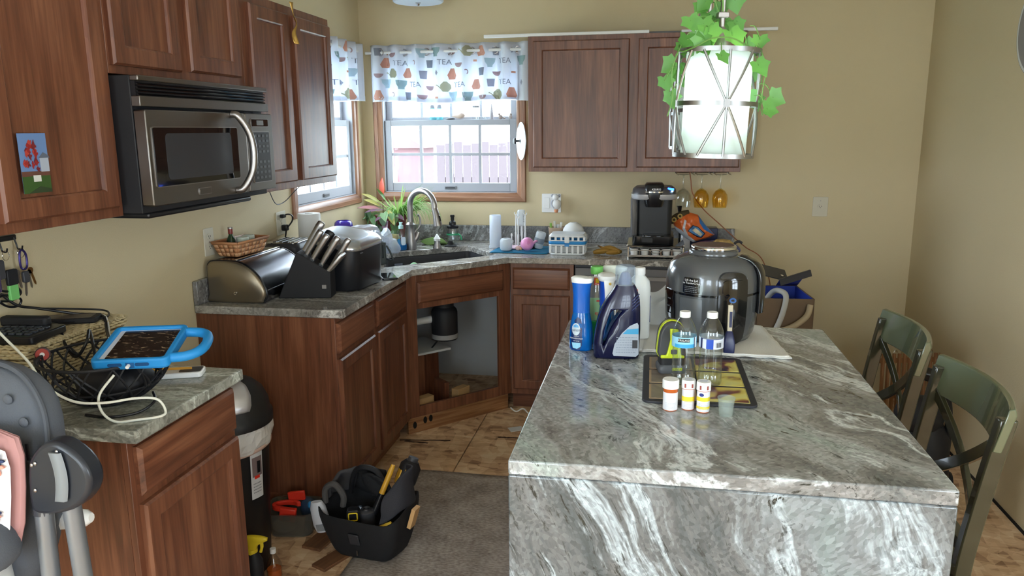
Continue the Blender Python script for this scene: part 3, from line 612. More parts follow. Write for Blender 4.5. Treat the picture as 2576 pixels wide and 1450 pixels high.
# ---- valances: pleated printed cloth on rods; print is laid on the cloth surface
M.cloth = cloudy('printed_cotton', S(232,234,240), .42, S(226,232,244))
PR = dict(orange=S(226,166,142), teal=S(160,188,188), grey=S(170,172,186), mauve=S(190,160,162), dgrey=S(140,146,160), olive=S(190,188,156), pale=S(196,220,228))
PM = {k: cloudy('print_'+k, v, .4, tuple(x*.9 for x in v[:3])+(1,)) for k, v in PR.items()}
def valance(name, label, M4, L_, seed, folds):
    """local: x along wall, -y to room, z up (0 = top)"""
    t = thing(name, label, 'valance'); t.matrix_world = M4
    rr_ = random.Random(seed); H = .345
    ph_ = [rr_.uniform(0, 6.28) for _ in range(4)]
    def dep(x, z):
        k = .35+.65*min(1, -z/.1)
        return -.045 - .028*math.sin(x*folds+ph_[0]+.6*math.sin(x*7+ph_[1])) - .006*math.sin(x*folds*2.3+ph_[2])*k
    def P(x, z, off=0):   # small normal offset toward the room
        return (x, dep(x, z)-off, z + .008*math.sin(x*9+ph_[3])*(1 if z < -.2 else 0))
    MB().sheet(lambda u, v: P(u*L_, -v*H), int(L_*150), 16).build('cloth', M.cloth, t, solid=.0008)
    MB().sheet(lambda u, v: P(u*L_, -H+.03*v-.004, .0016), int(L_*150), 2).build('hem', M.cloth, t)
    MB().cyl((-.03, -.045, -.045), (L_+.02, -.045, -.045), .009, seg=12).build('rod', M.white, t)
    for k in range(int(L_/.145)):
        g = MB(); x = .07+k*.145
        y = dep(x, -.045)
        g.tube([(x+.020*math.cos(a), y-.003, -.045+.020*math.sin(a)) for a in [2*PI*i/18 for i in range(18)]], .0035, 6, closed=True); g.build('grommet', M.nickel, t)
    def motif(pts, mat, nm='print_motif'):
        m = bmesh.new(); vs = [m.verts.new((a, b, 0)) for a, b in pts]; m.faces.new(vs); bmesh.ops.triangulate(m, faces=m.faces)
        for _ in range(2): bmesh.ops.subdivide_edges(m, edges=[e for e in m.edges if e.calc_length() > .012], cuts=1, use_grid_fill=True); bmesh.ops.triangulate(m, faces=m.faces)
        q = MB(); q.v = [P(v.co.x, v.co.y, .0026) for v in m.verts]; q.f = [tuple(v.index for v in f.verts) for f in m.faces]; m.free()
        return q.build(nm, mat, t)
    def cup(x, z, mat): motif([(x-.03,z+.024),(x+.03,z+.024),(x+.026,z),(x+.014,z-.018),(x+.014,z-.03),(x-.014,z-.03),(x-.014,z-.018),(x-.026,z)], mat)
    def mug(x, z, mat): motif([(x-.022,z+.024),(x+.022,z+.024),(x+.017,z-.022),(x-.017,z-.022)], mat)
    def jug(x, z, mat): motif([(x-.012,z+.03),(x+.014,z+.03),(x+.03,z-.016),(x+.022,z-.03),(x-.022,z-.03),(x-.03,z-.012)], mat)
    def slice_(x, z, mat): motif([(x+.027*math.cos(a), z+.027*math.sin(a)) for a in [PI+PI*i/10 for i in range(11)]], mat)
    def swirl(x, z, mat):
        c = [(x+.011*math.cos(a), z+.016*math.sin(a)) for a in [-1.2+3.6*i/8 for i in range(9)]]
        motif([(a*1, b*1) for a, b in c]+[(x+(a-x)*.55, z+(b-z)*.62) for a, b in reversed(c)], mat)
    def leaf(x, z, mat): motif([(x,z+.018),(x+.009,z),(x,z-.018),(x-.008,z-.002)], mat)
    def tag_(x, z, mat): motif([(x-.011,z+.006),(x+.011,z+.006),(x+.011,z-.006),(x-.011,z-.006)], mat)
    def pot(x, z, mat): motif([(x-.008,z+.03),(x+.008,z+.03),(x+.028,z+.01),(x+.03,z-.012),(x+.014,z-.032),(x-.014,z-.032),(x-.03,z-.012),(x-.05,z+.012),(x-.056,z+.006),(x-.028,z-.004),(x-.028,z+.01)], mat)
    kinds = [(jug,'orange'), (cup,'pale'), (mug,'grey'), (slice_,'mauve'), (pot,'olive'), (swirl,'mauve'), (cup,'teal'), (leaf,'grey'), (tag_,'orange'), (jug,'orange'), (mug,'dgrey'), (slice_,'mauve')]
    i = seed
    rows = 5
    for r in range(rows):
        x = .05+(r % 2)*.05
        while x < L_-.05:
            if not (r in (1, 3) and int((x+r*.13)/.1) % 3 == 0):
                f_, c_ = kinds[(i*5) % len(kinds)]; f_(x+rr_.uniform(-.008, .008), -.045-r*.066+rr_.uniform(-.008, .008), PM[c_]); i += 1
            else:
                q = textmb('TEA', .045, lambda a, b, x=x, z=-.045-r*.066: P(x+a, z+b, .0026)); q.build('print_word', PM['dgrey'], t)
            x += .095
    return t
valance('window_valance', 'sheer tea-print valance across the window above the sink', Matrix.Translation((.085, -.005, 2.138)), 1.02, 2, 46)
valance('window_valance', 'sheer tea-print valance on the left window beside the wall cabinet', Matrix.Translation((.005, -1.12, 2.138)) @ Matrix.Rotation(R90, 4, 'Z'), .975, 5, 50)

# ---- flush ceiling light
cl = thing('ceiling_light', 'white drum ceiling light with a chrome finial above the sink', 'ceiling light', (.53, -.45, 2.318))
MB().lathe([(.0,.0), (.135,0), (.142,.006), (.142,.115), (.138,.115), (.138,.008), (0,.008)], 40).build('drum_shade', M.frost, cl)
MB().lathe([(0,-.018), (.006,-.017), (.009,-.010), (.006,-.006), (.016,-.003), (.016,.0), (0,.0)], 16).build('finial', M.chrome, cl)
MB().lathe([(0,.115), (.15,.115), (.15,.141), (0,.141)], 32).build('canopy', M.chrome, cl)
for a in (0, 1): MB().bx(-.14, .14, -.004, .004, .108, .114, Matrix.Rotation(a*PI/2, 4, 'Z')).build('frame_bar', M.chrome, cl)

# ---- pendants over the island
M.cage = steel('cage_nickel', S(146,146,146), .36, 2)
def pendant():
    t = thing('pendant_lamp', '', 'pendant lamp', (0, 0, 0), 0, 'caged pendant lamps over the island')
    R_, HH = .0870, .232
    for z in (0, HH/2-.004, HH-.008): MB().lathe([(R_,z), (R_+.002,z), (R_+.002,z+.010), (R_,z+.010), (R_,z)], 48).build('cage_ring', M.cage, t)
    for k in range(4):
        a0 = k*PI/2-PI/2
        for (za, zb) in ((0.005, HH/2), (HH-.005, HH/2)):
            for da in (-.62, 0, .62):
                pts = []
                for i in range(9):
                    f_ = i/8; a = a0+da*(1-f_); pts.append(((R_+.002)*math.cos(a), (R_+.002)*math.sin(a), za+(zb-za)*f_))
                MB().tube(pts, .0028, 6).build('cage_bar', M.cage, t)
        MB().ob(((R_+.003)*math.cos(a0), (R_+.003)*math.sin(a0), HH/2+.001), .004, .012, .016, (0, 0, a0)).build('cage_knot', M.cage, t)
    MB().lathe([(.071,.004), (.071,HH-.002)], 40).build('inner_shade', M.shade, t, solid=.0012)
    MB().lathe([(.0,.012), (.068,.012)], 40).build('diffuser', M.shade, t)
    for k in range(2): MB().ob((0, 0, HH-.003), 2*R_, .005, .003, (0, 0, k*PI/2)).build('spider_bar', M.cage, t)
    MB().lathe([(0,HH-.02), (.02,HH-.02), (.021,HH+.012), (.017,HH+.03), (.011,HH+.045), (.006,HH+.05), (.006,HH+.07), (0,HH+.07)], 20).build('socket', M.nickel, t)
    MB().ob((0, 0, HH+.074), .024, .024, .012).build('swivel', M.nickel, t, bev=.002)
    MB().cyl((0,0,HH+.07), (0,0,.895), .0055, seg=12).build('stem', M.nickel, t)
    MB().lathe([(0,.875), (.05,.875), (.06,.885), (.06,.909), (0,.909)], 28).build('canopy', M.nickel, t)
    b = MB().ball((0,0,.15), .024, .024, .03).build('bulb', M.white, t)
    return t
BZ = 1.548
pn = pendant(); pn['label'] = 'nearest caged pendant lamp, wreathed in ivy, its bulb lit'; pn.location = (1.978, -3.0, BZ); pn.rotation_euler = (0, .03, .17)
pb = [c for c in pn.children if c.name.startswith('bulb')][0]
for (y, lab) in ((-2.55, 'middle caged pendant lamp hidden behind the nearest one'), (-2.1, 'farthest caged pendant lamp, showing left of the nearest one')):
    c = copy_tree(pn); c.location = (1.989, y, BZ-.003); c.rotation_euler = (0, 0, .17); c['label'] = lab
lb = plain('lit_bulb', S(255,255,255), .4, emit=(1, 1, .97, 1), es=24); pb.data = pb.data.copy(); pb.data.materials.clear(); pb.data.materials.append(lb)

# ---- ivy garland: leaves are pieces of the garland
M.ivy = cloudy('ivy_leaf', S(84,142,62), .3, S(118,178,74)); M.stem = plain('ivy_stem', S(90,130,60), .6); M.vein = plain('ivy_vein', S(160,196,120), .6)
gv = thing('ivy_garland', 'artificial ivy garland wound round the nearest pendant lamp', 'garland', (1.98, -3.0, 1.80))
il = [(0,-.20), (.16,-.30), (.40,-.30), (.40,-.08), (.56,.14), (.36,.24), (.20,.42), (0,.66), (-.20,.42), (-.36,.24), (-.56,.14), (-.40,-.08), (-.40,-.30), (-.16,-.30)]
def leafdata(nm, outline, fold, mat, cup=.25):
    m = MB(); n = len(outline); vs = [(0, 0, 0)]+[(x, y, fold*abs(x)+cup*y*y*.4) for x, y in outline]
    m.v = vs; m.f = [(0, i+1, (i+1) % n+1) for i in range(n)]
    me = m.data(nm, 60); me.materials.append(mat); return me
ivm = leafdata('leaf', il, .25, M.ivy)
def ori(n, up):   # matrix with local z = n, local y ~ up
    z = Vector(n).normalized(); y = (Vector(up)-z*Vector(up).dot(z)).normalized(); x = y.cross(z)
    return Matrix((x, y, z)).transposed().to_4x4()
def bp_(px, py, y):    # helper used while laying out: ray of pixel to depth plane
    d = fwd+(px-1288)/1921.792*r2-(py-725)/1921.792*u2; o = Vector(cam.location); return o+d*((y-o.y)/d.y)
cam_loc = Vector((1.8438, -4.80396, 1.61182))
LV = [(1737,52,.045,.3,-.02), (1728,100,.05,-.2,0), (1718,118,.04,.1,.02), (1770,60,.05,.2,-.03), (1783,80,.06,.1,-.05), (1768,100,.05,-.3,-.06), (1776,118,.04,.5,-.06), (1748,116,.045,.9,-.04),
      (1842,90,.062,.2,-.05), (1850,62,.045,.5,.02), (1838,58,.035,-.4,.03), (1815,15,.04,.2,.02), (1850,2,.05,.3,.01), (1775,5,.045,-.7,.02), (1765,18,.04,-.5,.03), (1782,42,.045,.1,.03),
      (1912,100,.04,.0,-.02), (1880,115,.045,.8,.03), (1815,142,.036,.3,-.105), (1908,165,.05,.4,-.06), (1882,190,.055,.1,.05), (1880,240,.06,-.2,.02), (1895,250,.05,.3,.05), (1945,246,.05,1.2,-.03),
      (1930,275,.045,1.4,-.06), (1690,162,.05,-1.0,.0), (1672,204,.045,.2,-.02), (1687,242,.05,.1,-.02), (1700,180,.045,.4,.03), (1728,170,.05,.2,.06), (1722,200,.04,.5,.07), (1810,45,.04,-.3,.03), (1800,28,.03,.9,.02), (1755,85,.04,.6,.03)]
lr = random.Random(11)
ivpos = []
for (px, py, s, rz, dy) in LV:
    d = fwd+(px-1288)/1921.792*r2-(py-725)/1921.792*u2; P_ = cam_loc+d*((-3.0+dy-cam_loc.y)/d.y); q = P_-Vector((1.98, -3.0, 1.80)); ivpos.append(q)
    nrm = Vector((lr.uniform(-.6,.6), -1, lr.uniform(-.2,.7)))
    Mx = Matrix.Translation(q) @ ori(nrm, (math.sin(rz), .2, -math.cos(rz))) @ Matrix.Diagonal((s*.95, s*.95, s*.95, 1))
    inst('leaf', ivm, gv, Mx)
    cpt = Vector((0, .03, q.z))*1 if q.z > .0 else Vector((q.x*.75, q.y*.6, q.z+.03))
    MB().tube(spline([q, (q+cpt)/2+Vector((0, 0, .012)), cpt], 4), .0011, 5).build('leaf_stalk', M.stem, gv)
for k, (r0, tw) in enumerate(((.012, 3.0), (.016, -2.4))):
    MB().tube(spline([(r0*math.cos(i*tw+k), r0*math.sin(i*tw+k), .03+i*.07) for i in range(9)], 5), .0018, 6).build('vine', M.stem, gv)
MB().tube(spline([(.085*math.cos(a), .085*math.sin(a), -.012+.012*math.sin(3*a)) for a in [2*PI*i/14 for i in range(14)]], 4, True), .0018, 6, closed=True).build('vine', M.stem, gv)
for sx, yy in ((-1, .0), (-1, -.03), (1, .02), (1, -.03)):
    MB().tube(spline([(sx*.08, yy, -.01), (sx*.098, yy-.01, -.06), (sx*.095, yy, -.12), (sx*.105, yy, -.16)], 5), .0014, 5).build('vine', M.stem, gv)

# ---- stemware rack and glasses under the back wall cabinet
rk = thing('stemware_rack', 'chrome wire stemware rack under the back wall cabinet', 'rack', (2.13, -.16, 1.352))
for x in (-.145, -.055, -.035, .045, .070, .150):
    MB().tube(spline([(x,.12,.006), (x,-.085,.006), (x+.008,-.10,.004), (x+.012,-.09,-.001)], 4), .0028, 6).build('rail', M.chrome, rk)
for y in (.10, -.03): MB().tube([(-.15,y,.011), (.155,y,.011)], .0028, 6).build('cross_wire', M.chrome, rk)
for x in (-.1, .11): MB().cyl((x,.10,.01), (x,.10,.0195), .006, seg=8).build('bracket', M.chrome, rk)
def wineglass(mat, rmax):
    pr = [(.033,.194), (.034,.192), (.006,.186), (.0038,.175), (.0038,.118), (.008,.110), (rmax*.6,.098), (rmax*.92,.075), (rmax,.05), (rmax*.93,.02), (rmax*.84,0), (rmax*.81,0.001), (rmax*.9,.02), (rmax*.965,.05), (rmax*.88,.075), (rmax*.56,.0955), (.004,.107), (.0,.108)]
    return MB().lathe([(0,.1945)]+pr, 32)
for k, (x, rm, mt, lab) in enumerate(((2.03, .046, 'clear', 'clear wine glass hanging upside down nearest the coffee maker'), (2.134, .045, 'amber', 'amber wine glass hanging in the middle of the rack'), (2.24, .045, 'amber', 'amber wine glass hanging at the right end of the rack'))):
    t = thing('wine_glass', lab, 'wine glass', (x, -.2, 1.160), 0, 'wine glasses hanging upside down')
    g = wineglass(M.amber, rm); 
    if mt == 'clear': g.build('glass', M.clearglass, t)
    else:
        # amber bowl, clear stem and foot
        b_ = MB().lathe([(.008,.110), (rm*.6,.098), (rm*.92,.075), (rm,.05), (rm*.93,.02), (rm*.84,0), (rm*.81,.001), (rm*.9,.02), (rm*.965,.05), (rm*.88,.075), (rm*.56,.0955), (0,.107)], 32); b_.build('bowl', M.amber, t)
        MB().lathe([(0,.1945), (.033,.194), (.034,.192), (.006,.186), (.0038,.175), (.0038,.118), (.008,.110), (0,.109)], 24).build('stem_and_foot', M.clearglass, t)

# ---- pan lid hanging on the cabinet side
ld = thing('pan_lid', 'stainless pan lid hanging on the side of the back wall cabinet', 'lid', (1.072, -.19, 1.548), rot=(0, -PI/2, .42))
MB().lathe([(.108,.0), (.112,.002), (.112,.006), (.104,.009), (.07,.018), (.03,.023), (0,.024)], 40).build('dome', M.steel, ld); MB().lathe([(.006,.022), (.006,.036), (.018,.040), (.02,.047), (.014,.052), (0,.053)], 20).build('knob', M.dgrey, ld)

# ---- outlets and switches (local: -y to room)
def outlet(label, M4, wdt=.072, hgt=.118, mat=M.ivory, style='duplex'):
    t = thing('wall_outlet', label, 'outlet'); t.matrix_world = M4
    MB().prism(rrect(wdt, hgt, .004, 2), 'y', -.005, 0).build('cover_plate', mat, t, bev=.0015)
    spots = (-.022, .022) if style == 'duplex' else (0,)
    for z in spots:
        r = MB(); r.prism([(.0165*math.cos(a), z+.0145*math.sin(a)) for a in [2*PI*i/20 for i in range(20)]], 'y', -.0075, -.004); ro = r.build('receptacle', mat, t)
        for x in (-.0065, .0065): MB().bx(x-.001, x+.001, -.0082, -.0074, z-.001, z+.006).build('slot', M.black, ro)
        MB().cyl((0,-.0082,z-.006), (0,-.0074,z-.006), .0022, seg=8).build('ground_hole', M.black, ro)
    MB().cyl((0,-.0062,0 if style == 'duplex' else .035), (0,-.0045,0 if style == 'duplex' else .035), .0025, seg=8).build('screw', M.nickel, t)
    return t
outlet('single outlet on the bare wall right of the back cabinet', Matrix.Translation((2.837, -.0005, 1.152)), .086, .116, M.ivory, 'single')
LW = Matrix.Rotation(R90, 4, 'Z')
outlet('double outlet on the left wall behind the bread box', Matrix.Translation((.0005, -1.868, 1.158)) @ LW)
ob_ = outlet('double outlet with black plugs beside the left window', Matrix.Translation((.0005, -1.213, 1.160)) @ LW, .098)
pl = thing('plug', 'black plug and looped cord in the outlet beside the left window', 'plug', (.008, -1.213, 1.138))
MB().bx(.002, .030, -.014, .014, -.016, .014).build('plug_body', M.black, pl, bev=.004)
MB().tube(spline([(.028,0,.0), (.045,.02,.03), (.04,.035,.055), (.03,.01,.066), (.006,-.01,.06)], 6), .004, 8).build('plug_loop', M.black, pl); MB().bx(.001, .022, -.022, .008, .050, .068).build('plug_head', M.black, pl, bev=.003)
MB().tube(spline([(.02,0,-.014), (.025,-.03,-.05), (.022,-.10,-.09), (.03,-.16,-.12)], 6), .004, 8).build('cord', M.black, pl)
sw = thing('switch_plate', 'white two-gang switch plate with an animal night light plugged in', 'switch plate', (1.228, -.0005, 1.160))
MB().prism(rrect(.122, .118, .004, 2), 'y', -.006, 0).build('cover_plate', M.white, sw, bev=.0015); MB().prism(rrect(.036, .068, .003, 2, -.03, 0), 'y', -.009, -.005).build('rocker', M.white, sw, bev=.001)
nl = thing('night_light', 'small white animal-shaped night light on the switch plate', 'night light', (1.262, -.007, 1.16))
MB().ball((0,-.028,-.006), .030, .022, .034, 20, 12).build('body', M.white, nl); MB().ball((-.004,-.034,.040), .021, .018, .019, 18, 10).build('head', M.white, nl)
for x in (-.024, .018): MB().ball((x,-.028,.048), .0085, .006, .010, 12, 8).build('ear', plain('ear_grey', S(150,152,160), .5), nl)
MB().tube(spline([(-.020,-.036,.022), (-.028,-.040,.008), (-.026,-.042,-.012), (-.014,-.046,-.026)], 5), .005, 8).build('arm', plain('light_grey', S(190,194,204), .5), nl)
MB().lathe([(0,-.058), (.010,-.056), (.013,-.046), (.012,-.036), (0,-.034)], 16, c=(.0,-.030,0)).build('amber_foot', plain('amber_lens', S(220,150,110), .3), nl); MB().bx(-.014, .014, -.012, -.001, -.01, .02).build('plug', M.white, nl)

# ---- key rack on the left wall
kr = thing('key_rack', 'black metal key rack under the tall wall cabinet', 'key rack', (.004, -2.99, 1.317))
MB().bx(.0, .012, -.16, .118, -.008, .008).build('bar', M.black, kr, bev=.003)
for y in (-.06, .0, .052, .107): MB().tube(spline([(.012,y,.0), (.018,y,-.02), (.022,y,-.034), (.034,y,-.034), (.038,y,-.024)], 4), .0024, 6).build('hook', M.black, kr)
def keys(label, y, items):
    t = thing('key_ring', label, 'keys', (.034, y, 1.284), 0, 'keys on the rack')
    MB().tube([(.0,.012*math.cos(a),-.012+.014*math.sin(a)) for a in [2*PI*i/20 for i in range(20)]], .001, 6, closed=True).build('ring', M.chrome, t)
    for it in items: it(t)
def keyshape(y, z, a, mat, nm='key'):
    def f_(t):
        Mx = Matrix.Translation((.004, y, z)) @ Matrix.Rotation(a, 4, 'X')
        MB().prism([(.010*math.cos(b), .010*math.sin(b)-.008) for b in [2*PI*i/14 for i in range(14)]], 'x', -.001, .001, Mx).prism([(-.0035,-.016),(.0035,-.016),(.0035,-.05),(.0,-.056),(-.0035,-.05)], 'x', -.001, .001, Mx).build(nm, mat, t)
    return f_
def slab(y0, y1, z0, z1, mat, nm, x=.002):
    return lambda t: MB().prism(rrect(y1-y0, z1-z0, .006, 3, (y0+y1)/2, (z0+z1)/2), 'x', x, x+.010).build(nm, mat, t, bev=.002)
keys('bunch with a black fob and green tag on the key rack', -2.938, [slab(-.016,.022,-.098,-.052,M.blackm,'fob'), slab(-.012,.020,-.142,-.096,plain('green_tag', S(120,196,110), .5),'tag',.0), slab(-.042,-.02,-.075,-.02,M.dgrey,'leather_strap'), keyshape(.026,-.06,.2,M.nickel)])
keys('bunch on a purple carabiner on the key rack', -2.883, [lambda t: MB().tube(spline([(.004,-.010,-.012), (.004,-.013,-.045), (.004,-.006,-.060), (.004,.010,-.055), (.004,.012,-.020), (.004,.0,-.004)], 5, True), .0032, 8, closed=True).build('carabiner', plain('purple_metal', S(62,52,110), .3, .6), t),
    slab(-.014,.008,-.10,-.066,M.dgrey,'dark_fob'), keyshape(.0,-.085,-.1,M.nickel), keyshape(.012,-.066,.12,M.wirechrome), keyshape(.018,-.06,.3,plain('brass', S(170,130,80), .3, 1))])
keys('bunch with a purple wallet tag at the left of the key rack', -2.99, [slab(-.03,.012,-.11,-.03,plain('purple_tag', S(74,58,92), .6),'wallet_tag'), keyshape(.012,-.05,.1,M.nickel)])

one('loose_wire', 'thin dark wire sagging under the wall cabinet before the left window', 'wire', MB().tube(spline([(.15,-1.60,1.368), (.12,-1.50,1.30), (.10,-1.42,1.275), (.10,-1.34,1.285), (.12,-1.27,1.33), (.15,-1.22,1.368)], 8), .0022, 6), M.dgrey)

# ---- round plaque at the right edge of the photo
pq_ = thing('wall_plaque', 'round printed plaque on the right wall near the ceiling', 'plaque', (RX-.002, -1.29, 2.005), rot=(0, -PI/2, 0))
MB().lathe([(0,.0), (.20,0), (.203,.004), (.20,.010), (0,.010)], 48).build('disc', plain('plaque_slate', S(150,146,146), .5, var=.3), pq_)
MB().lathe([(.185,.0105), (.197,.0105)], 48).build('rim_stripe', plain('plaque_white', S(214,214,210), .5), pq_)
MB().prism([(.19*math.cos(a), .19*math.sin(a)) for a in [-.9+1.8*i/12 for i in range(13)]], 'z', .0102, .0108).build('painted_band', plain('plaque_teal', S(70,88,98), .5), pq_)
# ================================================================ left run of counter
CT = .9145
# ---- roll-top bread box (local x = towards room, y along wall)
bbx = thing('bread_box', 'stainless roll-top bread box at the end of the left counter', 'bread box', (.030, -1.935, CT))
prof = [(.0,.0), (.235,.0), (.262,.010), (.275,.035), (.270,.065), (.248,.105), (.210,.143), (.165,.168), (.120,.176), (.03,.176), (.006,.165), (-.003,.14), (-.003,.03)]
prof = [(p.x*.94, p.y) for p in spline([(a, b, 0) for a, b in prof], 3, True)]
M.bbsteel = steel('roll_top_steel', S(108,106,108), .22, 1, .08); M.bbend = plain('satin_end', S(150,138,118), .35, .85)
def scaled(k, y): return [(.13+(x-.13)*k, y, .088+(z-.088)*k) for x, z in prof]
MB().loft([scaled(1, .006), scaled(1, .386)]).build('body', M.bbsteel, bbx, smooth=50)
for y, s_ in ((0, -1), (.392, 1)):
    MB().loft([scaled(1.02, y+.006*(1 if s_ < 0 else -1)), scaled(1.02, y-.0), scaled(.985, y+s_*.004)]).build('end_trim', M.black, bbx)
    MB().loft([scaled(.975, y+s_*.003), scaled(.965, y+s_*.010), scaled(.90, y+s_*.016)]).build('end_cap', M.bbend, bbx, smooth=60)
MB().cyl((.125,-.019,.042), (.125,-.015,.042), .006, seg=14).build('end_screw', M.chrome, bbx); MB().cyl((.125,-.0195,.042), (.125,-.0185,.042), .003, seg=10).build('screw_hole', M.black, bbx)
MB().ob((.125, .196, .1775), .012, .378, .005).build('lid_edge', M.chrome, bbx, bev=.001); MB().ob((.253, .196, .05), .010, .378, .012, (0, .3, 0)).build('pull_edge', M.chrome, bbx, bev=.002)
# ---- woven splint basket on the bread box
wk = thing('splint_basket', 'small woven wood-splint basket on top of the bread box', 'basket', (.092, -1.765, CT+.180), -.08)
SPL = [plain('splint_%d' % k, c, .55, var=.2) for k, c in enumerate((S(190,132,88), S(172,112,72), S(206,156,112)))]
a0, b0, a1, b1, hb = .045, .095, .062, .118, .062
MB().bx(-a0, a0, -b0, b0, 0, .003).build('base', SPL[1], wk)
def wallpt(side, u, v, off=0):
    A, B = a0+(a1-a0)*v, b0+(b1-b0)*v; z = v*hb
    return [(A+off, -B+2*B*u, z), (A-2*A*u, B+off, z), (-A-off, B-2*B*u, z), (-A+2*A*u, -B-off, z)][side]
for sd_ in range(4):
    n = 8 if sd_ % 2 == 0 else 5
    MB().add([wallpt(sd_, 0, 0), wallpt(sd_, 1, 0), wallpt(sd_, 1, 1), wallpt(sd_, 0, 1)], [(0,1,2,3)]).build('liner', SPL[1], wk, solid=.001)
    for r in range(3):
        for k in range(n):
            pr_ = .0035 if (r+k) % 2 == 0 else .0012; e = .06
            q = [wallpt(sd_, (k+u)/n, (r+v)/3*.86+.02, o_) for (u, v, o_) in ((e*.5,.08,.0008), (.5,.08,pr_), (1-e*.5,.08,.0008), (1-e*.5,.92,.0008), (.5,.92,pr_), (e*.5,.92,.0008))]
            MB().add(q, [(0,1,4,5), (1,2,3,4)]).build('splint', SPL[2 if (r+k) % 2 == 0 else 0], wk, solid=.0012)
    MB().add([wallpt(sd_, 0, .86, .003), wallpt(sd_, 1, .86, .003), wallpt(sd_, 1, 1.06, .003), wallpt(sd_, 0, 1.06, .003)], [(0,1,2,3)]).build('rim_band', SPL[0], wk, solid=.003)
hs = thing('sauce_bottle', 'small hot sauce bottle with a red cap in the splint basket', 'bottle', (.066, -1.80, CT+.1835))
MB().lathe([(0,0), (.017,0), (.018,.006), (.018,.06), (.009,.08), (.0085,.092), (0,.092)], 20).build('glass', plain('green_glass', S(30,60,36), .1, trans=.3), hs); MB().lathe([(.0098,.086), (.0100,.088), (.0100,.112), (.009,.114), (0,.114)], 16).build('cap', plain('maroon_cap', S(128,40,34), .35), hs); MB().lathe([(.0104,.108), (.0104,.1145), (0,.115)], 16).build('cap_top', M.nickel, hs)
for k, (x, y, lab) in enumerate(((.100, -1.765, 'spice jar with a pale lid in the middle of the splint basket'), (.092, -1.700, 'spice jar with a pale lid at the far end of the splint basket'))):
    j = thing('spice_jar', lab, 'jar', (x, y, CT+.1835), 0, 'jars in the splint basket')
    MB().lathe([(0,0), (.024,0), (.025,.004), (.025,.050), (.022,.054), (0,.054)], 24).build('jar', M.fog, j); MB().lathe([(.0265,.050), (.0265,.066), (.024,.069), (0,.069)], 24).build('lid', plain('sage_lid', S(196,204,190), .4), j)

# ---- knife block with knives
KB = Matrix.Translation((.288, -1.842, CT)) @ Matrix.Rotation(.17, 4, 'Z')
kbk = thing('knife_block', 'black slanted knife block in front of the bread box', 'knife block'); kbk.matrix_world = KB
bp_prof = [(0,0), (.228,0), (.228,.112), (.090,.200)]
MB().prism(bp_prof, 'y', 0, .092).build('block', M.blackm, kbk, bev=.004)
MB().prism(rrect(.018, .016, .001, 1, .200, .050), 'y', -.0015, .0).build('badge', M.nickel, kbk)
ax_ = Vector((.088, 0, .138)).normalized()   # slot direction = normal of the slanted face
def knife(label, s, y, ln, wd, mat, tilt=0, grp='knives in the block'):
    t = thing('kitchen_knife', label, 'knife', group=grp)
    base = Vector((.090+.138*s, y, .200-.088*s))
    zz = (ax_+Vector((tilt, 0, 0))).normalized(); xx = Vector((0,1,0)).cross(zz)
    t.matrix_world = KB @ Matrix.Translation(base) @ Matrix((xx, Vector((0,1,0)), zz)).transposed().to_4x4()
    pr_ = [(.0, -.001), (.55, .006), (.9, .008), (1.0, .002)]
    rings = [[(wd*k_*math.cos(a)+o_, .0095*k_*math.sin(a), ln*f_+.004) for a in [2*PI*i/12 for i in range(12)]] for f_, k_, o_ in ((0,.75,0), (.15,.8,0), (.5,.95,.001), (.85,1.08,.002), (.97,1.0,.003), (1,.6,.003))]
    MB().loft(rings).build('handle', mat, t, smooth=60)
    MB().bx(-wd*.7, wd*.7, -.0012, .0012, -.07, .006).build('blade', M.chrome, t)
M.knife = steel('knife_steel', S(176,174,172), .34, 2)
kn = [('chef knife with a thick steel handle at the back left of the knife block', .10, .072, .150, .0165, M.knife), ('black-handled kitchen shears at the back of the knife block', .42, .076, .135, .020, M.black),
      ('knife with a steel handle second from left at the front of the block', .22, .040, .125, .0135, M.knife), ('short steel-handled knife in the middle of the knife block', .42, .030, .125, .0135, M.knife),
      ('steel-handled knife at the back right of the knife block', .66, .075, .125, .0135, M.knife), ('long steel-handled knife right of the middle of the block', .68, .035, .14, .0140, M.knife), ('dark steel-handled knife at the right of the knife block', .92, .065, .15, .0135, M.knife)]
for a in kn: knife(*a)
for k in range(6):
    t = thing('steak_knife', 'steak knife in the row of six at the right side of the knife block', 'knife', group='steak knives in the block')
    t.matrix_world = KB @ Matrix.Translation((.196, .008+k*.0145, .092)) @ Matrix.Rotation(.72, 4, 'Y')
    MB().loft([[(.0105*k_*math.cos(a), .0058*k_*math.sin(a), z) for a in [2*PI*i/10 for i in range(10)]] for z, k_ in ((-.02,.6), (.0,.8), (.07,.95), (.118,1.1), (.124,.8))]).build('handle', M.knife, t, smooth=60)
    t['label'] = ['front', 'second', 'third', 'fourth', 'fifth', 'rear'][k]+' steak knife in the row of six at the right of the knife block'

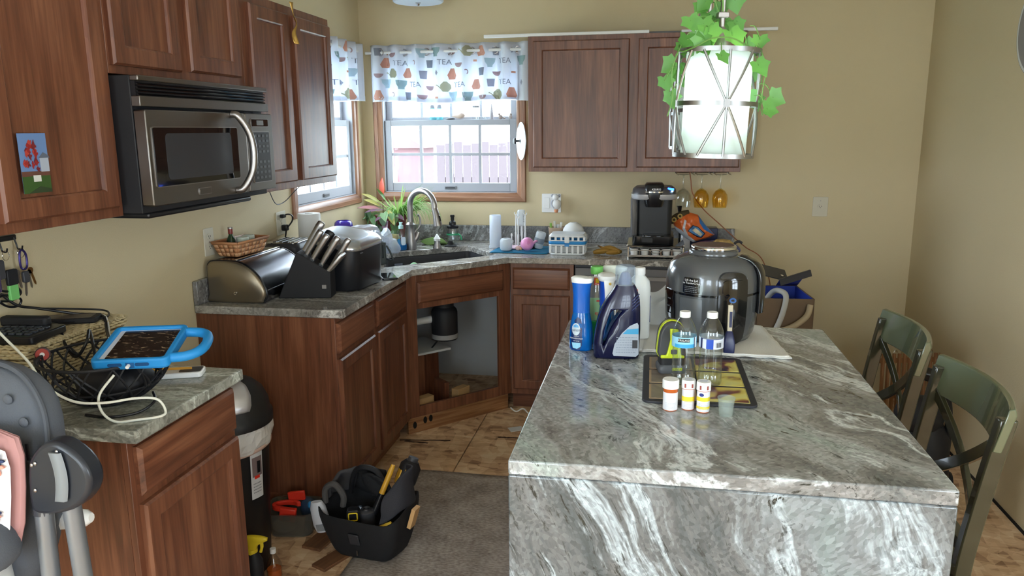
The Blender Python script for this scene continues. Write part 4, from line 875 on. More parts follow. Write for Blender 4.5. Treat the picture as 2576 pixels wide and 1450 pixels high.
# ---- countertop ice maker
im = thing('ice_maker', 'black countertop ice maker with a silver lid behind the knife block', 'ice maker', (.472, -1.512, CT), -.12)
def plan(w_, d_, z, r=.07): return [(x, y, z) for x, y in rrect(w_, d_, r, 6)]
def splan(w_, d_, z, r=.07, k=-.16): return [(x, y, z+k*x*(z > .15)+.04*y*(z > .15)) for x, y in rrect(w_, d_, r, 6)]
MB().loft([splan(.225,.295,0), splan(.235,.305,.008), splan(.245,.312,.14), splan(.245,.312,.206)]).build('body', plain('icemaker_black', S(28,29,33), .38), im, smooth=50)
MB().loft([splan(.252,.318,.203), splan(.256,.322,.211), splan(.246,.312,.226), splan(.222,.29,.238), splan(.19,.26,.243)]).build('lid_rim', plain('silver_plastic', S(190,192,196), .22, .8), im, smooth=60)
MB().loft([splan(.19,.20,.241,.06), splan(.18,.19,.249,.06), splan(.14,.15,.254,.05)]).build('lid_window', M.fog, im, smooth=60)
q = textmb('NUGGET', .011); q.build('print', M.grey, im, loc=(.124, -.085, .17), rot=(PI/2, 0, PI/2)) if 0 else MB().bx(.1225, .1235, -.10, -.075, .165, .170).build('print', M.grey, im)
# ---- phone, toaster, paper towels, purple jar
pho = thing('phone', 'black phone lying on the counter beside the ice maker', 'phone', (.595, -1.315, CT), .5)
MB().prism(rrect(.075, .15, .01, 3), 'z', 0, .010).build('case', M.black, pho, bev=.002); MB().prism(rrect(.066, .138, .007, 3), 'z', .0100, .0108).build('screen', M.blackg, pho)
ts = thing('toaster', 'chrome-topped toaster behind the bread box', 'toaster', (.125, -1.37, CT), .05)
MB().loft([plan(.17,.235,.0,.03), plan(.18,.245,.01,.035), plan(.18,.245,.155,.035), plan(.165,.23,.175,.035), plan(.14,.2,.18,.03)]).build('body', M.dgrey, ts, smooth=50)
MB().prism(rrect(.15, .21, .02, 4), 'z', .179, .184).build('top_plate', M.chrome, ts, bev=.001)
for x in (-.045, -.015, .015, .045): MB().bx(x-.008, x+.008, -.08, .08, .1835, .1855).build('slot', M.black, ts)
MB().ob((0, -.128, .12), .03, .02, .012).build('lever', M.black, ts, bev=.003)
pt = thing('paper_towel_roll', 'upright roll of paper towels below the left window', 'paper towels', (.105, -1.105, CT))
MB().lathe([(.020,.012), (.020,.285), (.056,.285), (.058,.28), (.058,.016), (.056,.012), (.020,.012)], 36).build('roll', M.paper, pt); MB().lathe([(0,0), (.07,0), (.07,.008), (.03,.012), (0,.012)], 28).build('stand_base', M.dgrey, pt)
MB().lathe([(.0205,.012), (.0205,.2855)], 24).build('core', plain('cardboard', S(176,150,118), .8), pt); MB().cyl((0,0,.01), (0,0,.275), .008).build('stand_post', M.dgrey, pt)
pj = MB().lathe([(0,0), (.045,0), (.052,.01), (.055,.06), (.055,.155), (.050,.180), (.040,.190), (.034,.192), (.033,.180), (.045,.15), (.045,.01), (0,.008)], 32)
one('purple_jar', 'glossy purple ceramic jar below the left window', 'jar', pj, plain('purple_glaze', S(70,52,150), .12), (.088, -.62, CT))

# ---- bread in plastic bags, dish caddy, tumbler, dish soap
bgm = clear('plastic_film', S(222,228,236), .55, .2)
bl = thing('bread_bag', 'clear plastic bag with a loaf of brown bread behind the ice maker', 'bread', (.285, -.83, CT), -.55)
bl.scale = (1.05, .8, 1.28)
MB().loft([[(x*k, y, .072+z*k) for x, z in [(.056*math.cos(a), .062*math.sin(a)+.006*math.cos(3*a)) for a in [2*PI*i/16 for i in range(16)]]] for y, k in ((-.10,.8), (-.09,1), (.0,1.04), (.08,1), (.095,.75))]).build('loaf', plain('bread_crust', S(150,98,60), .8, var=.3), bl, smooth=60)
rr5 = random.Random(5)
MB().loft([[((.066*k+rr5.uniform(-.005,.005))*math.cos(a), y, .074+(.072*k+rr5.uniform(-.005,.005))*math.sin(a)) for a in [2*PI*i/18 for i in range(18)]] for y, k in ((-.115,.9), (-.10,1.02), (-.03,1.05), (.05,1.06), (.10,1.0), (.14,.55), (.165,.25), (.19,.6), (.21,.75))]).build('bag', bgm, bl, smooth=0)
b2 = thing('plastic_bag', 'clear zip bag standing open beside the dish soap', 'plastic bag', (.335, -.655, CT), .75)
MB().sheet(lambda u, v: ((u-.5)*.18+.01*math.sin(v*5), .02*math.sin(u*4+v*3)-.03*v, .003+.13*v-.045*u*v), 12, 8).sheet(lambda u, v: ((u-.5)*.18, .05+.015*math.sin(u*5+v*2), .003+.115*v-.03*u*v), 12, 8).build('film', bgm, b2, solid=.0006)
b3 = thing('plastic_bag', 'crumpled blue-white plastic wrapper on top of the dish caddy', 'plastic bag', (.382, -.905, CT+.118))
rb3 = random.Random(9); MB().loft([[((.045*k+rb3.uniform(-.012,.012))*math.cos(a), (.04*k+rb3.uniform(-.012,.012))*math.sin(a), z+rb3.uniform(-.005,.005)) for a in [2*PI*i/14 for i in range(14)]] for z, k in ((.002,.6), (.012,1.0), (.03,.9), (.048,.5), (.056,.15))]).build('wrapper', clear('wrapper_film', S(214,222,234), .3, .25), b3, smooth=0)
dc = thing('dish_caddy', 'grey-green slotted caddy on the left edge of the sink', 'caddy', (.392, -.955, CT), .75)
cm_ = plain('caddy_plastic', S(70,76,76), .5)
for (a, b, c, d) in ((-.05,.05,-.05,-.046), (-.05,.05,.046,.05), (-.05,-.046,-.05,.05), (.046,.05,-.05,.05)):
    for z0, z1 in ((0,.035), (.105,.118)): MB().bx(a, b, c, d, z0, z1).build('band', cm_, dc)
    n = 7
    for k in range(n):
        f0, f1 = k/n, (k+.45)/n
        if b-a > .05: MB().bx(a+(b-a)*f0, a+(b-a)*f1, c, d, .035, .105).build('slat', cm_, dc)
        else: MB().bx(a, b, c+(d-c)*f0, c+(d-c)*f1, .035, .105).build('slat', cm_, dc)
MB().bx(-.05, .05, -.05, .05, 0, .004).build('base', cm_, dc)
MB().tube(spline([(.055,-.045,.10), (.075,-.05,.06), (.085,-.05,.02), (.085,.05,.02), (.075,.05,.06), (.055,.045,.10)], 4), .005, 8).build('handle', cm_, dc)
gl = thing('drinking_glass', 'glass tumbler with citrus print next to the blue dish soap', 'glass', (.335, -.475, CT))
MB().lathe([(0,.004), (.030,.004), (.036,.1), (.038,.1), (.033,0), (0,0)], 28).build('glass', M.clearglass, gl); MB().lathe([(0,.005), (.0296,.005), (.0325,.045), (0,.045)], 24).build('drink', clear('juice', S(220,196,120), .4, .1), gl)
MB().lathe([(.0362,.065), (.0372,.092)], 28).build('gold_band', clear('pale_band', S(220,200,140), .3, .3), gl)
for k, (a, c) in enumerate(((-1.9, S(226,140,80)), (-1.2, S(150,190,90)), (-.5, S(226,196,90)))): MB().ball((.0345*math.cos(a), .0345*math.sin(a), .04), .010, .004, .012, 10, 6, Matrix.Identity(4)).build('citrus_print', clear('citrus_%d' % k, c, .2, .3), gl)
ds = thing('dish_soap', 'clear dish soap bottle with blue liquid and a pale cap', 'soap bottle', (.388, -.475, CT), .4)
def ov(w_, d_, z, n=20): return [(w_*math.cos(2*PI*i/n), d_*math.sin(2*PI*i/n), z) for i in range(n)]
MB().loft([ov(.030,.019,0), ov(.034,.022,.01), ov(.033,.022,.05), ov(.029,.020,.085), ov(.026,.018,.11), ov(.013,.012,.128), ov(.012,.012,.135)]).build('bottle', M.bottle, ds, smooth=60)
MB().loft([ov(.029,.018,.002), ov(.0325,.0205,.01), ov(.0315,.0205,.038)]).build('liquid', plain('blue_soap', S(20,120,200), .1, trans=.3), ds, smooth=60)
MB().loft([ov(.0146,.0146,.130), ov(.0146,.0146,.148), ov(.009,.009,.150), ov(.009,.009,.164), ov(.012,.006,.168)]).build('cap', plain('aqua_cap', S(190,226,224), .4), ds)
MB().prism(rrect(.026, .05, .008, 3, .010, .058), 'y', -.0235, -.0222).build('front_label', plain('label_white', S(214,228,240), .4), ds)
MB().prism(rrect(.018, .045, .006, 3, -.016, .05), 'y', -.0235, -.0222).build('side_label', plain('label_teal', S(24,120,176), .4), ds)

# ---- faucet
fc = thing('faucet', 'brushed nickel gooseneck pull-down faucet behind the sink', 'faucet', (.432, -.425, CT))
MB().lathe([(0,0), (.033,0), (.034,.006), (.030,.05), (.025,.09), (.023,.12), (.028,.145), (.030,.150), (.023,.156), (.0195,.165), (0,.165)], 28).build('base', M.nickel, fc)
hd = Vector((.93, -.40, 0)).normalized()   # neck swings over the bowl
hp = [(0,0,.16), (0,0,.26)]
for k in range(1, 13):
    a = PI-PI*k/12*1.03; hp.append(tuple(hd*(.094+.094*math.cos(a))+Vector((0,0,.262+.092*math.sin(a)))))
MB().tube(hp, .0175, 16).build('neck', M.nickel, fc)
e_ = Vector(hp[-1]); MB().tube([e_, e_+Vector((hd.x*.012, hd.y*.012, -.035)), e_+Vector((hd.x*.024, hd.y*.024, -.10))], [.0180, .0205, .0265], 18).build('spray_head', M.nickel, fc)
MB().ob(tuple(e_+Vector((hd.x*.036, hd.y*.036, -.055))), .010, .014, .035, (0, -.25, math.atan2(hd.y, hd.x))).build('spray_button', M.black, fc, bev=.003)
sd2 = Vector((.86, .5, 0)).normalized()
MB().tube([(0,0,.03), tuple(sd2*.035+Vector((0,0,.07))), tuple(sd2*.046+Vector((0,0,.10)))], [.020,.019,.016], 16).build('valve_body', M.nickel, fc)
MB().tube(spline([tuple(sd2*a+Vector((0,0,b))) for a, b in ((.022,.095), (.034,.112), (.050,.128), (.060,.152), (.058,.185), (.048,.203), (.040,.200))], 5), [.0045]*6+[.006]*10+[.0055]*9+[.008]*6, 10).build('lever', M.nickel, fc)
sdp = thing('soap_dispenser', 'stubby nickel soap dispenser with a white cap beside the faucet', 'soap dispenser', (.575, -.360, CT))
MB().lathe([(0,0), (.026,0), (.024,.012), (.018,.030), (.018,.045), (0,.045)], 24).build('base', M.nickel, sdp); MB().lathe([(.020,.045), (.020,.056), (.022,.058), (.016,.064), (.004,.084), (0,.086)], 20).build('cap', M.white, sdp)
gc = thing('dish_cloth', 'crumpled green dish cloth behind the soap dispenser', 'cloth', (.515, -.215, CT))
rg = random.Random(4); MB().loft([[((.085*k+rg.uniform(-.006,.006))*math.cos(a), (.045*k+rg.uniform(-.005,.005))*math.sin(a), z+.008*math.sin(3*a+k*4)*k) for a in [2*PI*i/22 for i in range(22)]] for z, k in ((.002,.95), (.010,1.05), (.022,.95), (.032,.75), (.040,.5), (.044,.2))]).build('cloth', plain('green_cloth', S(112,138,80), .95, bump=.8, bscale=300), gc, sub=1)
bw_ = thing('bottle_blender', 'clear hand mixer bottle with black pump top and green ring', 'bottle', (.635, -.210, CT))
MB().lathe([(0,0), (.034,0), (.036,.004), (.036,.10), (.034,.105), (.032,.105), (.034,.1), (.034,.006), (0,.006)], 28).build('cup', M.bottle, bw_); MB().lathe([(.0365,.062), (.0385,.062), (.0385,.070), (.0365,.070)], 28).build('ring', plain('green_ring', S(44,158,106), .4), bw_)
MB().tube(spline([(.037,.0,.066), (.052,-.004,.055), (.056,-.004,.03)], 4), .005, 8).build('ring_tab', plain('green_tab', S(44,158,106), .4), bw_)
MB().lathe([(0,.104), (.037,.104), (.038,.116), (.034,.122), (.022,.124), (.022,.138), (.017,.146), (.011,.150), (.011,.170), (.014,.176), (.013,.186), (0,.186)], 24).build('pump_top', M.black, bw_)
one('drain_stopper', 'round black rubber drain stopper on the sink edge', 'stopper', MB().lathe([(0,0), (.036,0), (.038,.004), (.034,.008), (.020,.013), (.014,.030), (.016,.034), (0,.035)], 24), M.rubber, (.640, -.288, CT))
sp_ = thing('sponge_toy', 'pale green scrubber lying in the sink', 'scrubber', (.565, -.80, .80))
m_ = MB().ball((0,0,.07), .028, .026, .03, 14, 8).ball((.035,.02,.062), .024, .02, .024, 14, 8); m_.build('foam', plain('mint_foam', S(168,220,170), .8), sp_)
MB().cyl((.01,.01,-.108), (.012,.008,.05), .010, seg=10).build('stick', M.white, sp_)

# ---- potted plants in the corner
pp = thing('potted_plant', 'mixed houseplants in a maroon pot in the window corner', 'plant', (.245, -.235, CT))
MB().lathe([(0,.012), (.075,.012), (.095,.155), (.104,.158), (.106,.185), (.100,.187), (.092,.170), (0,.168)], 36).build('pot', plain('maroon_pot', S(112,44,50), .45), pp); MB().lathe([(0,0), (.10,0), (.125,.03), (.122,.031), (.098,.004), (0,.004)], 36).build('saucer', clear('clear_saucer', S(150,150,140), .4, .3), pp)
MB().lathe([(.0,.171), (.091,.171)], 28).build('soil', plain('soil', S(56,42,34), .95, bump=1, bscale=120), pp)
GR = [cloudy('blade_%d' % k, c, .35, tuple(min(1, x*1.25) for x in c[:3])+(1,)) for k, c in enumerate((S(94,138,62), S(126,162,78), S(150,180,104)))]
rp_ = random.Random(21)
def blade(L_, w_, droop, seed):
    m = MB(); n = 8; pts = []
    for i in range(n+1):
        f_ = i/n; x = L_*(f_-.28*droop*f_*f_*f_); z = L_*(.95*f_*(1-.15*droop)-droop*.85*f_*f_)
        pts.append((x, z, w_*(1-f_)**.6*(.5+.5*min(1, f_*6))))
    for i, (x, z, ww) in enumerate(pts): m.v += [(x, -ww/2, z), (x, 0, z-.15*ww), (x, ww/2, z)]
    for i in range(n):
        a = i*3; m.f += [(a, a+1, a+4, a+3), (a+1, a+2, a+5, a+4)]
    return m
BD = [[None]*3 for _ in range(5)]
for i, (L_, w_, dr) in enumerate(((.22, .010, .6), (.28, .010, .95), (.34, .010, 1.1), (.24, .011, .3), (.40, .009, 1.15))):
    for j in range(3):
        me = blade(L_, w_, dr, i).data('leaf', 60); me.materials.append(GR[j]); BD[i][j] = me
for k in range(270):
    a = rp_.uniform(-1.1, 1.5) if rp_.random() < .72 else rp_.uniform(0, 2*PI); i = rp_.randrange(5); 
    if i == 4 and rp_.random() < .6: i = 3
    rad = rp_.uniform(0, .05); s_ = rp_.uniform(.7, 1.1)
    dx, dy = math.cos(a), math.sin(a)
    # keep blades off the walls
    reach = .28*s_
    if .245+dx*reach < .02 or -.235+dy*reach > -.02: s_ *= .55
    Mx = Matrix.Translation((.05+rad*dx*.6, rad*dy*.6, .17)) @ Matrix.Rotation(a, 4, 'Z') @ Matrix.Rotation(rp_.uniform(-.35, .1), 4, 'Y') @ Matrix.Diagonal((s_, s_, s_, 1))
    inst('grass_blade', BD[i][rp_.randrange(3)], pp, Mx)
lance = [(0,0), (.10,.15), (.17,.4), (.15,.7), (.06,.93), (0,1), (-.06,.93), (-.15,.7), (-.17,.4), (-.10,.15)]
def lanced(nm, mat, mid=None):
    m = MB(); prof_ = [(0,.02), (.12,.10), (.3,.165), (.5,.17), (.7,.14), (.88,.07), (1,.0)]
    for f_, ww in prof_: m.v += [(-ww, f_, .12*ww+.25*f_*(1-f_)), (0, f_, .25*f_*(1-f_)-.02), (ww, f_, .12*ww+.25*f_*(1-f_))]
    for i in range(len(prof_)-1): a = i*3; m.f += [(a, a+1, a+4, a+3), (a+1, a+2, a+5, a+4)]
    me = m.data(nm, 60); me.materials.append(mat); return me
CR = {'red': cloudy('croton_red', S(176,70,52), .3, S(190,84,56)), 'purple': cloudy('croton_purple', S(120,84,104), .2), 'yellow': cloudy('croton_yellow', S(176,168,92), .3, S(190,190,100)), 'green': cloudy('croton_green', S(86,128,62), .3), 'pink': cloudy('croton_pink', S(176,118,122), .25)}
CD = {k: lanced('leaf', v) for k, v in CR.items()}
# (x,y,z offset, direction, length, colour)
for (p_, dr_, L_, c_) in (((-.05,.0,.30), (.05,-.1,1), .12, 'red'), ((-.06,-.02,.26), (-.8,-.3,.45), .13, 'yellow'), ((-.05,-.03,.22), (-1,-.25,.08), .15, 'pink'), ((-.03,-.05,.22), (-.8,-.5,-.1), .12, 'purple'), ((.0,-.06,.22), (.45,-.6,-.5), .15, 'yellow'),
        ((-.01,-.07,.18), (.2,-.75,-.75), .14, 'purple'), ((.04,-.05,.19), (.7,-.6,-.2), .12, 'purple'), ((-.06,-.03,.20), (-.9,-.5,-.35), .12, 'green'), ((-.03,0,.27), (-.4,-.3,.7), .10, 'green'), ((-.02,-.06,.19), (-.3,-.8,-.3), .10, 'purple'), ((-.07,0,.24), (-.9,.1,.3), .12, 'yellow')):
    d_ = Vector(dr_).normalized(); n_ = Vector((0,-.5,1)) if abs(d_.z) < .9 else Vector((0,-1,.1))
    inst('croton_leaf', CD[c_], pp, Matrix.Translation(p_) @ ori(n_-d_*n_.dot(d_), d_) @ Matrix.Diagonal((L_*.8, L_, L_, 1)))
MB().tube(spline([(-.05,0,.17), (-.05,0,.25), (-.05,0,.31)], 4), .004, 6).build('croton_stem', plain('woody_stem', S(110,84,60), .8), pp)
heart = [(0,-.1), (.28,-.22), (.46,0), (.40,.32), (.18,.68), (0,.95), (-.18,.68), (-.40,.32), (-.46,0), (-.28,-.22)]
HD = [leafdata('leaf', heart, .2, cloudy('pothos_%d' % k, c, .3, tuple(min(1, x*1.4) for x in c[:3])+(1,))) for k, c in enumerate((S(96,138,84), S(128,164,110), S(74,104,72)))]
for k in range(42):
    a = rp_.uniform(PI*.95, PI*1.75); r_ = rp_.uniform(.085, .15); z = rp_.uniform(.045, .21)
    if z < .1: r_ = rp_.uniform(.115, .15)
    x, y = r_*math.cos(a), r_*math.sin(a)
    if .245+x < .045: x = -.195
    s_ = rp_.uniform(.040, .062)
    inst('pothos_leaf', HD[rp_.randrange(3)], pp, Matrix.Translation((x, y, z)) @ ori((math.cos(a)+rp_.uniform(-.4,.4), math.sin(a)-.3, rp_.uniform(.0,.5)), (rp_.uniform(-.5,.5), 0, -1)) @ Matrix.Diagonal((s_, s_, s_, 1)))
for k in range(7):
    a = PI*1.0+k*.12*PI; MB().tube(spline([(.06*math.cos(a), .06*math.sin(a), .18), (.11*math.cos(a), .11*math.sin(a), .2), (.125*math.cos(a), .125*math.sin(a), .12), (.13*math.cos(a+.1), .13*math.sin(a+.1), .06)], 5), .0016, 5).build('pothos_vine', M.stem, pp)

# ---- knick-knacks on the meeting rail of the sink window
RZ = 1.6808
def knick(label, x, mbs, cat='ornament', group=None, nm='ornament'):
    t = thing(nm, label, cat, (x, .033, RZ), 0, group)
    for n_, mb, mt in mbs: mb.build(n_, mt, t)
teal = clear('teal_glass', S(120,196,206), .55, .1)
for x, lab in ((.457, 'left of two teal glass shakers on the window rail'), (.503, 'right of two teal glass shakers on the window rail')):
    knick(lab, x, [('glass', MB().lathe([(0,0), (.020,0), (.020,.065), (.016,.072), (0,.072)], 20), teal), ('cap', MB().lathe([(.0165,.070), (.014,.088), (.010,.094), (0,.095)], 16), M.grey)], 'shaker', 'teal shakers on the window rail', 'glass_shaker')
knick('dark flat stone on the window rail', .575, [('stone', MB().ball((0,0,.006), .03, .012, .006, 14, 8), M.dgrey)])
sh_ = MB().loft([[(x, r_*math.cos(a), .021+r_*.95*math.sin(a)+.006*(x > .0)) for a in [2*PI*i/14 for i in range(14)]] for x, r_ in ((-.05,.003), (-.03,.010), (-.005,.016), (.012,.0205), (.026,.016), (.034,.006))])
knick('large seashell on the window rail', .635, [('shell', sh_, plain('shell', S(206,184,170), .6, var=.3))])
knick('clear glass jar with a grey lid on the window rail', .742, [('jar', MB().lathe([(0,0), (.024,0), (.025,.07), (.02,.076), (0,.076)], 20), M.clearglass), ('lid', MB().lathe([(.0255,.074), (.0255,.084), (0,.085)], 20), M.grey)], 'jar')
knick('small clear glass vase on the window rail', .80, [('glass', MB().lathe([(0,0), (.015,0), (.018,.03), (.008,.05), (.010,.085), (.008,.085), (.006,.05), (0,.02)], 18), M.clearglass)], 'vase')
knick('slim praying figurine on the window rail', .842, [('figure', MB().lathe([(0,0), (.013,0), (.014,.01), (.011,.04), (.007,.06), (.004,.075), (.0055,.082), (.004,.092), (0,.096)], 14), plain('stone_grey', S(170,166,170), .6))], 'figurine')
knick('little crouching animal figurine on the window rail', .905, [('figure', MB().ball((-.006,0,.014), .014, .010, .014, 12, 8).ball((-.014,0,.030), .008, .007, .008, 10, 6).ball((.018,0,.006), .008, .006, .006, 10, 6), plain('stone_brown', S(160,146,138), .6))], 'figurine')
knick('little bird figurine at the right end of the window rail', .962, [('figure', MB().ball((0,0,.013), .013, .010, .013, 12, 8).ball((.002,0,.030), .0085, .008, .009, 10, 6), plain('stone_pale', S(176,166,160), .6))], 'figurine')
# ================================================================ back counter
cyl_ = MB().lathe([(0,.0), (.040,.0), (.040,.010), (.0365,.014), (.0345,.195), (.032,.1985), (.030,.197), (.033,.012), (0,.010)], 32)
one('storage_canister', 'tall frosted white canister right of the sink', 'canister', cyl_, M.frost, (.925, -.300, CT))
mt = thing('drying_mat', 'teal-blue drying mat under the baby bottle parts', 'mat', (1.11, -.375, CT))
MB().sheet(lambda u, v: ((u-.5)*.335+.02*(v-.5), (v-.5)*.28+.01*math.sin(u*5), .0035+.002*math.sin(u*17)*math.sin(v*9)+.012*max(0, u-.85)*math.sin(v*8+1)**2), 24, 16).build('cloth', plain('teal_mat', S(30,112,148), .9, bump=.6, bscale=350), mt, solid=.004)
dr = thing('bottle_drying_rack', 'white baby bottle drying rack with tall hooked pegs', 'drying rack', (1.075, -.355, CT+.008))
MB().lathe([(0,0), (.052,0), (.056,.006), (.050,.012), (.02,.016), (0,.016)], 32).build('tray', plain('pink_tray', S(226,190,206), .4), dr)
for (x, y, h_, hook) in ((-.044,.02,.075,0), (-.020,.03,.205,1), (.004,-.025,.190,1), (.040,.012,.205,1), (.015,.045,.21,1)):
    b_ = MB().cyl((x,y,.008), (x,y,h_*.45), .0058, seg=10); b_.cyl((x,y,h_*.45), (x,y,h_-.012), .0042, seg=10)
    if hook: b_.tube([(x+.0085*math.cos(a), y, h_+.0085*math.sin(a)) for a in [PI*.75+PI*1.5*i/12 for i in range(13)]], .003, 6)
    else: b_.ball((x,y,h_), .006, .006, .012, 10, 6)
    b_.build('peg', M.white, dr)
bb = thing('baby_bottle', 'clear baby bottle hung upside down on the drying rack', 'baby bottle', (1.083, -.300, CT+.135))
MB().lathe([(.018,.0), (.026,.008), (.029,.02), (.028,.05), (.022,.075), (.024,.085), (.020,.095), (0,.097)], 24).build('bottle', M.fog, bb)
for k in range(5): MB().ob((.020, -.022, .028+k*.011), .009, .002, .003, (0, 0, .75)).build('measure_mark', M.grey, bb)
MB().cyl((0,.0,-.06), (0,0,.06), .003, seg=8).build('support_peg', M.white, bb)
cpb = thing('breast_pump_cup', 'clear round pump cup in front of the drying rack', 'cup', (1.015, -.435, CT+.008))
MB().lathe([(0,0), (.030,0), (.036,.008), (.036,.055), (.030,.066), (.02,.07), (.018,.066), (.034,.054), (.034,.009), (0,.003)], 28).build('cup', M.fog, cpb); MB().ob((.030,-.004,.050), .03, .028, .022, (0,.3,0)).build('valve', clear('pump_valve', S(214,222,226), .3, .3), cpb, bev=.005)
b2_ = thing('baby_bottle', 'small clear baby bottle leaning at the right of the drying rack', 'baby bottle', (1.185, -.335, CT+.010), rot=(0, .28, 0))
MB().lathe([(0,0), (.028,0), (.031,.006), (.029,.05), (.031,.085), (.027,.098), (0,.1)], 24).build('bottle', M.fog, b2_); MB().lathe([(.0315,.03), (.0315,.062)], 24).build('print_band', clear('grey_print', S(150,160,170), .4), b2_)
pk = thing('pacifier_cup', 'pink rounded baby cup with a handle on the drying mat', 'baby cup', (1.145, -.46, CT+.050), rot=(1.25, 0, .35))
MB().lathe([(0,-.034), (.026,-.030), (.038,-.012), (.038,.008), (.028,.026), (.012,.034), (0,.035)], 26).build('shell', plain('pink_plastic', S(226,150,196), .3), pk)
MB().tube(spline([(.036,0,-.012), (.050,.012,-.005), (.056,.012,.012), (.044,.010,.024), (.032,0,.018)], 4), .006, 8).build('handle', plain('pink_clear', S(230,160,200), .35), pk); MB().lathe([(0,.034), (.010,.034), (.010,.046), (0,.048)], 14).build('knob', plain('pink_knob', S(216,130,184), .3), pk)
sm = thing('pacifier_clip', 'small beige and pink pacifier beside the pink cup', 'pacifier', (1.088, -.445, CT+.008))
MB().ball((0,0,.014), .016, .010, .014, 14, 8).build('shield', plain('blush', S(226,190,180), .4), sm); MB().ball((.018,-.004,.012), .008, .008, .010, 12, 8).build('teat', plain('latex', S(206,170,120), .4), sm)
one('bottle_brush_holder', 'black round dish behind the pink cup', 'dish', MB().lathe([(0,0), (.04,0), (.042,.004), (.042,.03), (.036,.036), (0,.036)], 28), M.black, (1.135, -.345, CT+.008))
# ---- slotted sterilising basket (white, blue band)
bk = thing('sterilising_basket', 'white slotted dishwasher basket with a blue band', 'basket', (1.385, -.470, CT))
W2, D2 = .105, .068
def rim(z0, z1, w_, d_, mat, nm): MB().loft([[(x, y, z0) for x, y in rrect(w_*2, d_*2, .025, 4)], [(x, y, z1) for x, y in rrect(w_*2, d_*2, .025, 4)]], cap=False).build(nm, mat, bk, solid=.003)
wcl = plain('basket_white', S(228,230,230), .35)
rim(0, .012, W2*.92, D2*.92, wcl, 'bottom_band'); rim(.054, .062, W2, D2, wcl, 'lower_rim'); rim(.062, .080, W2*1.005, D2*1.005, M.blue, 'blue_band'); rim(.080, .086, W2*1.01, D2*1.01, wcl, 'lid_rim'); rim(.104, .110, W2*.98, D2*.98, wcl, 'lid_upper_rim')
MB().prism(rrect(W2*1.84, D2*1.84, .022, 4), 'z', .0, .003).build('bottom', wcl, bk)
MB().loft([[(x, y, .110) for x, y in rrect(W2*1.96, D2*1.96, .025, 4)], [(x, y, .121) for x, y in rrect(W2*1.8, D2*1.75, .025, 4)]]).build('lid_top', clear('lid_clear', S(222,226,228), .25, .2), bk)
for k in range(7):
    x = -W2+.008+k*(2*W2-.016)/6
    for s_ in (-1, 1):
        MB().ob((x*.97, s_*D2*.985, .033), .012, .003, .045).build('slat', wcl, bk); MB().ob((x, s_*D2*.995, .095), .012, .003, .02).build('lid_slat', wcl, bk)
for k in range(3):
    for s_ in (-1, 1): MB().ob((s_*W2*.985, -D2*.6+k*D2*.6, .033), .003, .014, .045).build('slat', wcl, bk); MB().ob((s_*W2*.995, -D2*.6+k*D2*.6, .095), .003, .014, .02).build('lid_slat', wcl, bk)
MB().loft([[(x, y, .014) for x, y in rrect(W2*1.7, D2*1.7, .02, 3)], [(x, y, .05) for x, y in rrect(W2*1.75, D2*1.75, .02, 3)]]).build('contents', clear('bottle_nipples', S(206,208,206), .35, .4), bk)
MB().prism(rrect(.028, .036, .006, 3, 0, .088), 'y', -D2-.006, -D2-.001).build('latch', wcl, bk, bev=.002); MB().ob((0, -D2-.004, .058), .026, .004, .014).build('latch_tab', M.blue, bk)
# ---- cup with utensils, globe humidifier, banana skins
uc = thing('utensil_cup', 'beige ribbed cup of baby utensils behind the slotted basket', 'cup', (1.290, -.27, CT))
MB().lathe([(0,0), (.036,0), (.045,.12), (.047,.121), (.047,.127), (.043,.127), (.035,.004), (0,.004)], 32).build('cup', plain('beige_cup', S(186,160,136), .5), uc)
for k, (x, y, h_, c) in enumerate(((-.03,0,.150,S(150,200,90)), (-.01,.015,.16,S(214,214,206)), (.015,-.01,.145,S(206,206,202)), (.028,.01,.155,S(220,220,214)), (.004,.02,.14,S(196,204,206)))): MB().tube([(x*.5,y*.5,.01), (x*1.1,y,h_)], [.004,.007], 8).build('utensil', plain('utensil_%d' % k, c, .4), uc)
gh = thing('humidifier', 'white globe humidifier behind the slotted basket', 'humidifier', (1.398, -.300, CT))
MB().lathe([(0,0), (.045,0), (.050,.012), (.062,.05), (.0665,.085), (.062,.118), (.048,.142), (.030,.155), (.022,.158), (.020,.154), (0,.152)], 36).build('globe', M.whitem, gh); MB().lathe([(.022,.156), (.022,.1605), (.018,.1605)], 24).build('nozzle', M.white, gh)
one('humidifier_cable', 'thin white cable running along the back counter', 'cable', MB().tube(spline([(1.45,-.28,CT+.003), (1.52,-.22,CT+.003), (1.58,-.20,CT+.003), (1.64,-.25,CT+.003), (1.715,-.27,CT+.003)], 8), .0025, 6), M.white)
bn = thing('banana_peel', 'browning banana skins on the back counter', 'banana peel', (1.605, -.475, CT))
bm_ = plain('banana_skin', S(178,134,52), .6, var=.5)
def strip(pts, r_): MB().tube(spline(pts, 5), [r_*(.35+.65*math.sin(PI*min(1, (i+1)/(len(pts)*5-3)))) for i in range(len(pts)*5-4)], 8).build('skin', bm_, bn)
strip([(-.075,-.01,.010), (-.05,-.005,.016), (-.01,.0,.020), (.02,.002,.022)], .016); strip([(-.03,.02,.03), (.0,.012,.036), (.03,.0,.034), (.065,-.012,.022), (.072,-.02,.012)], .015); strip([(.0,-.02,.012), (.035,-.022,.016), (.07,-.004,.018), (.08,.02,.014)], .015); strip([(-.045,.022,.042), (-.03,.02,.038), (-.01,.014,.034)], .006)
MB().tube([(-.052,.022,.046), (-.036,.021,.041)], [.004,.005], 8).build('stalk', plain('stalk', S(84,60,40), .7), bn)

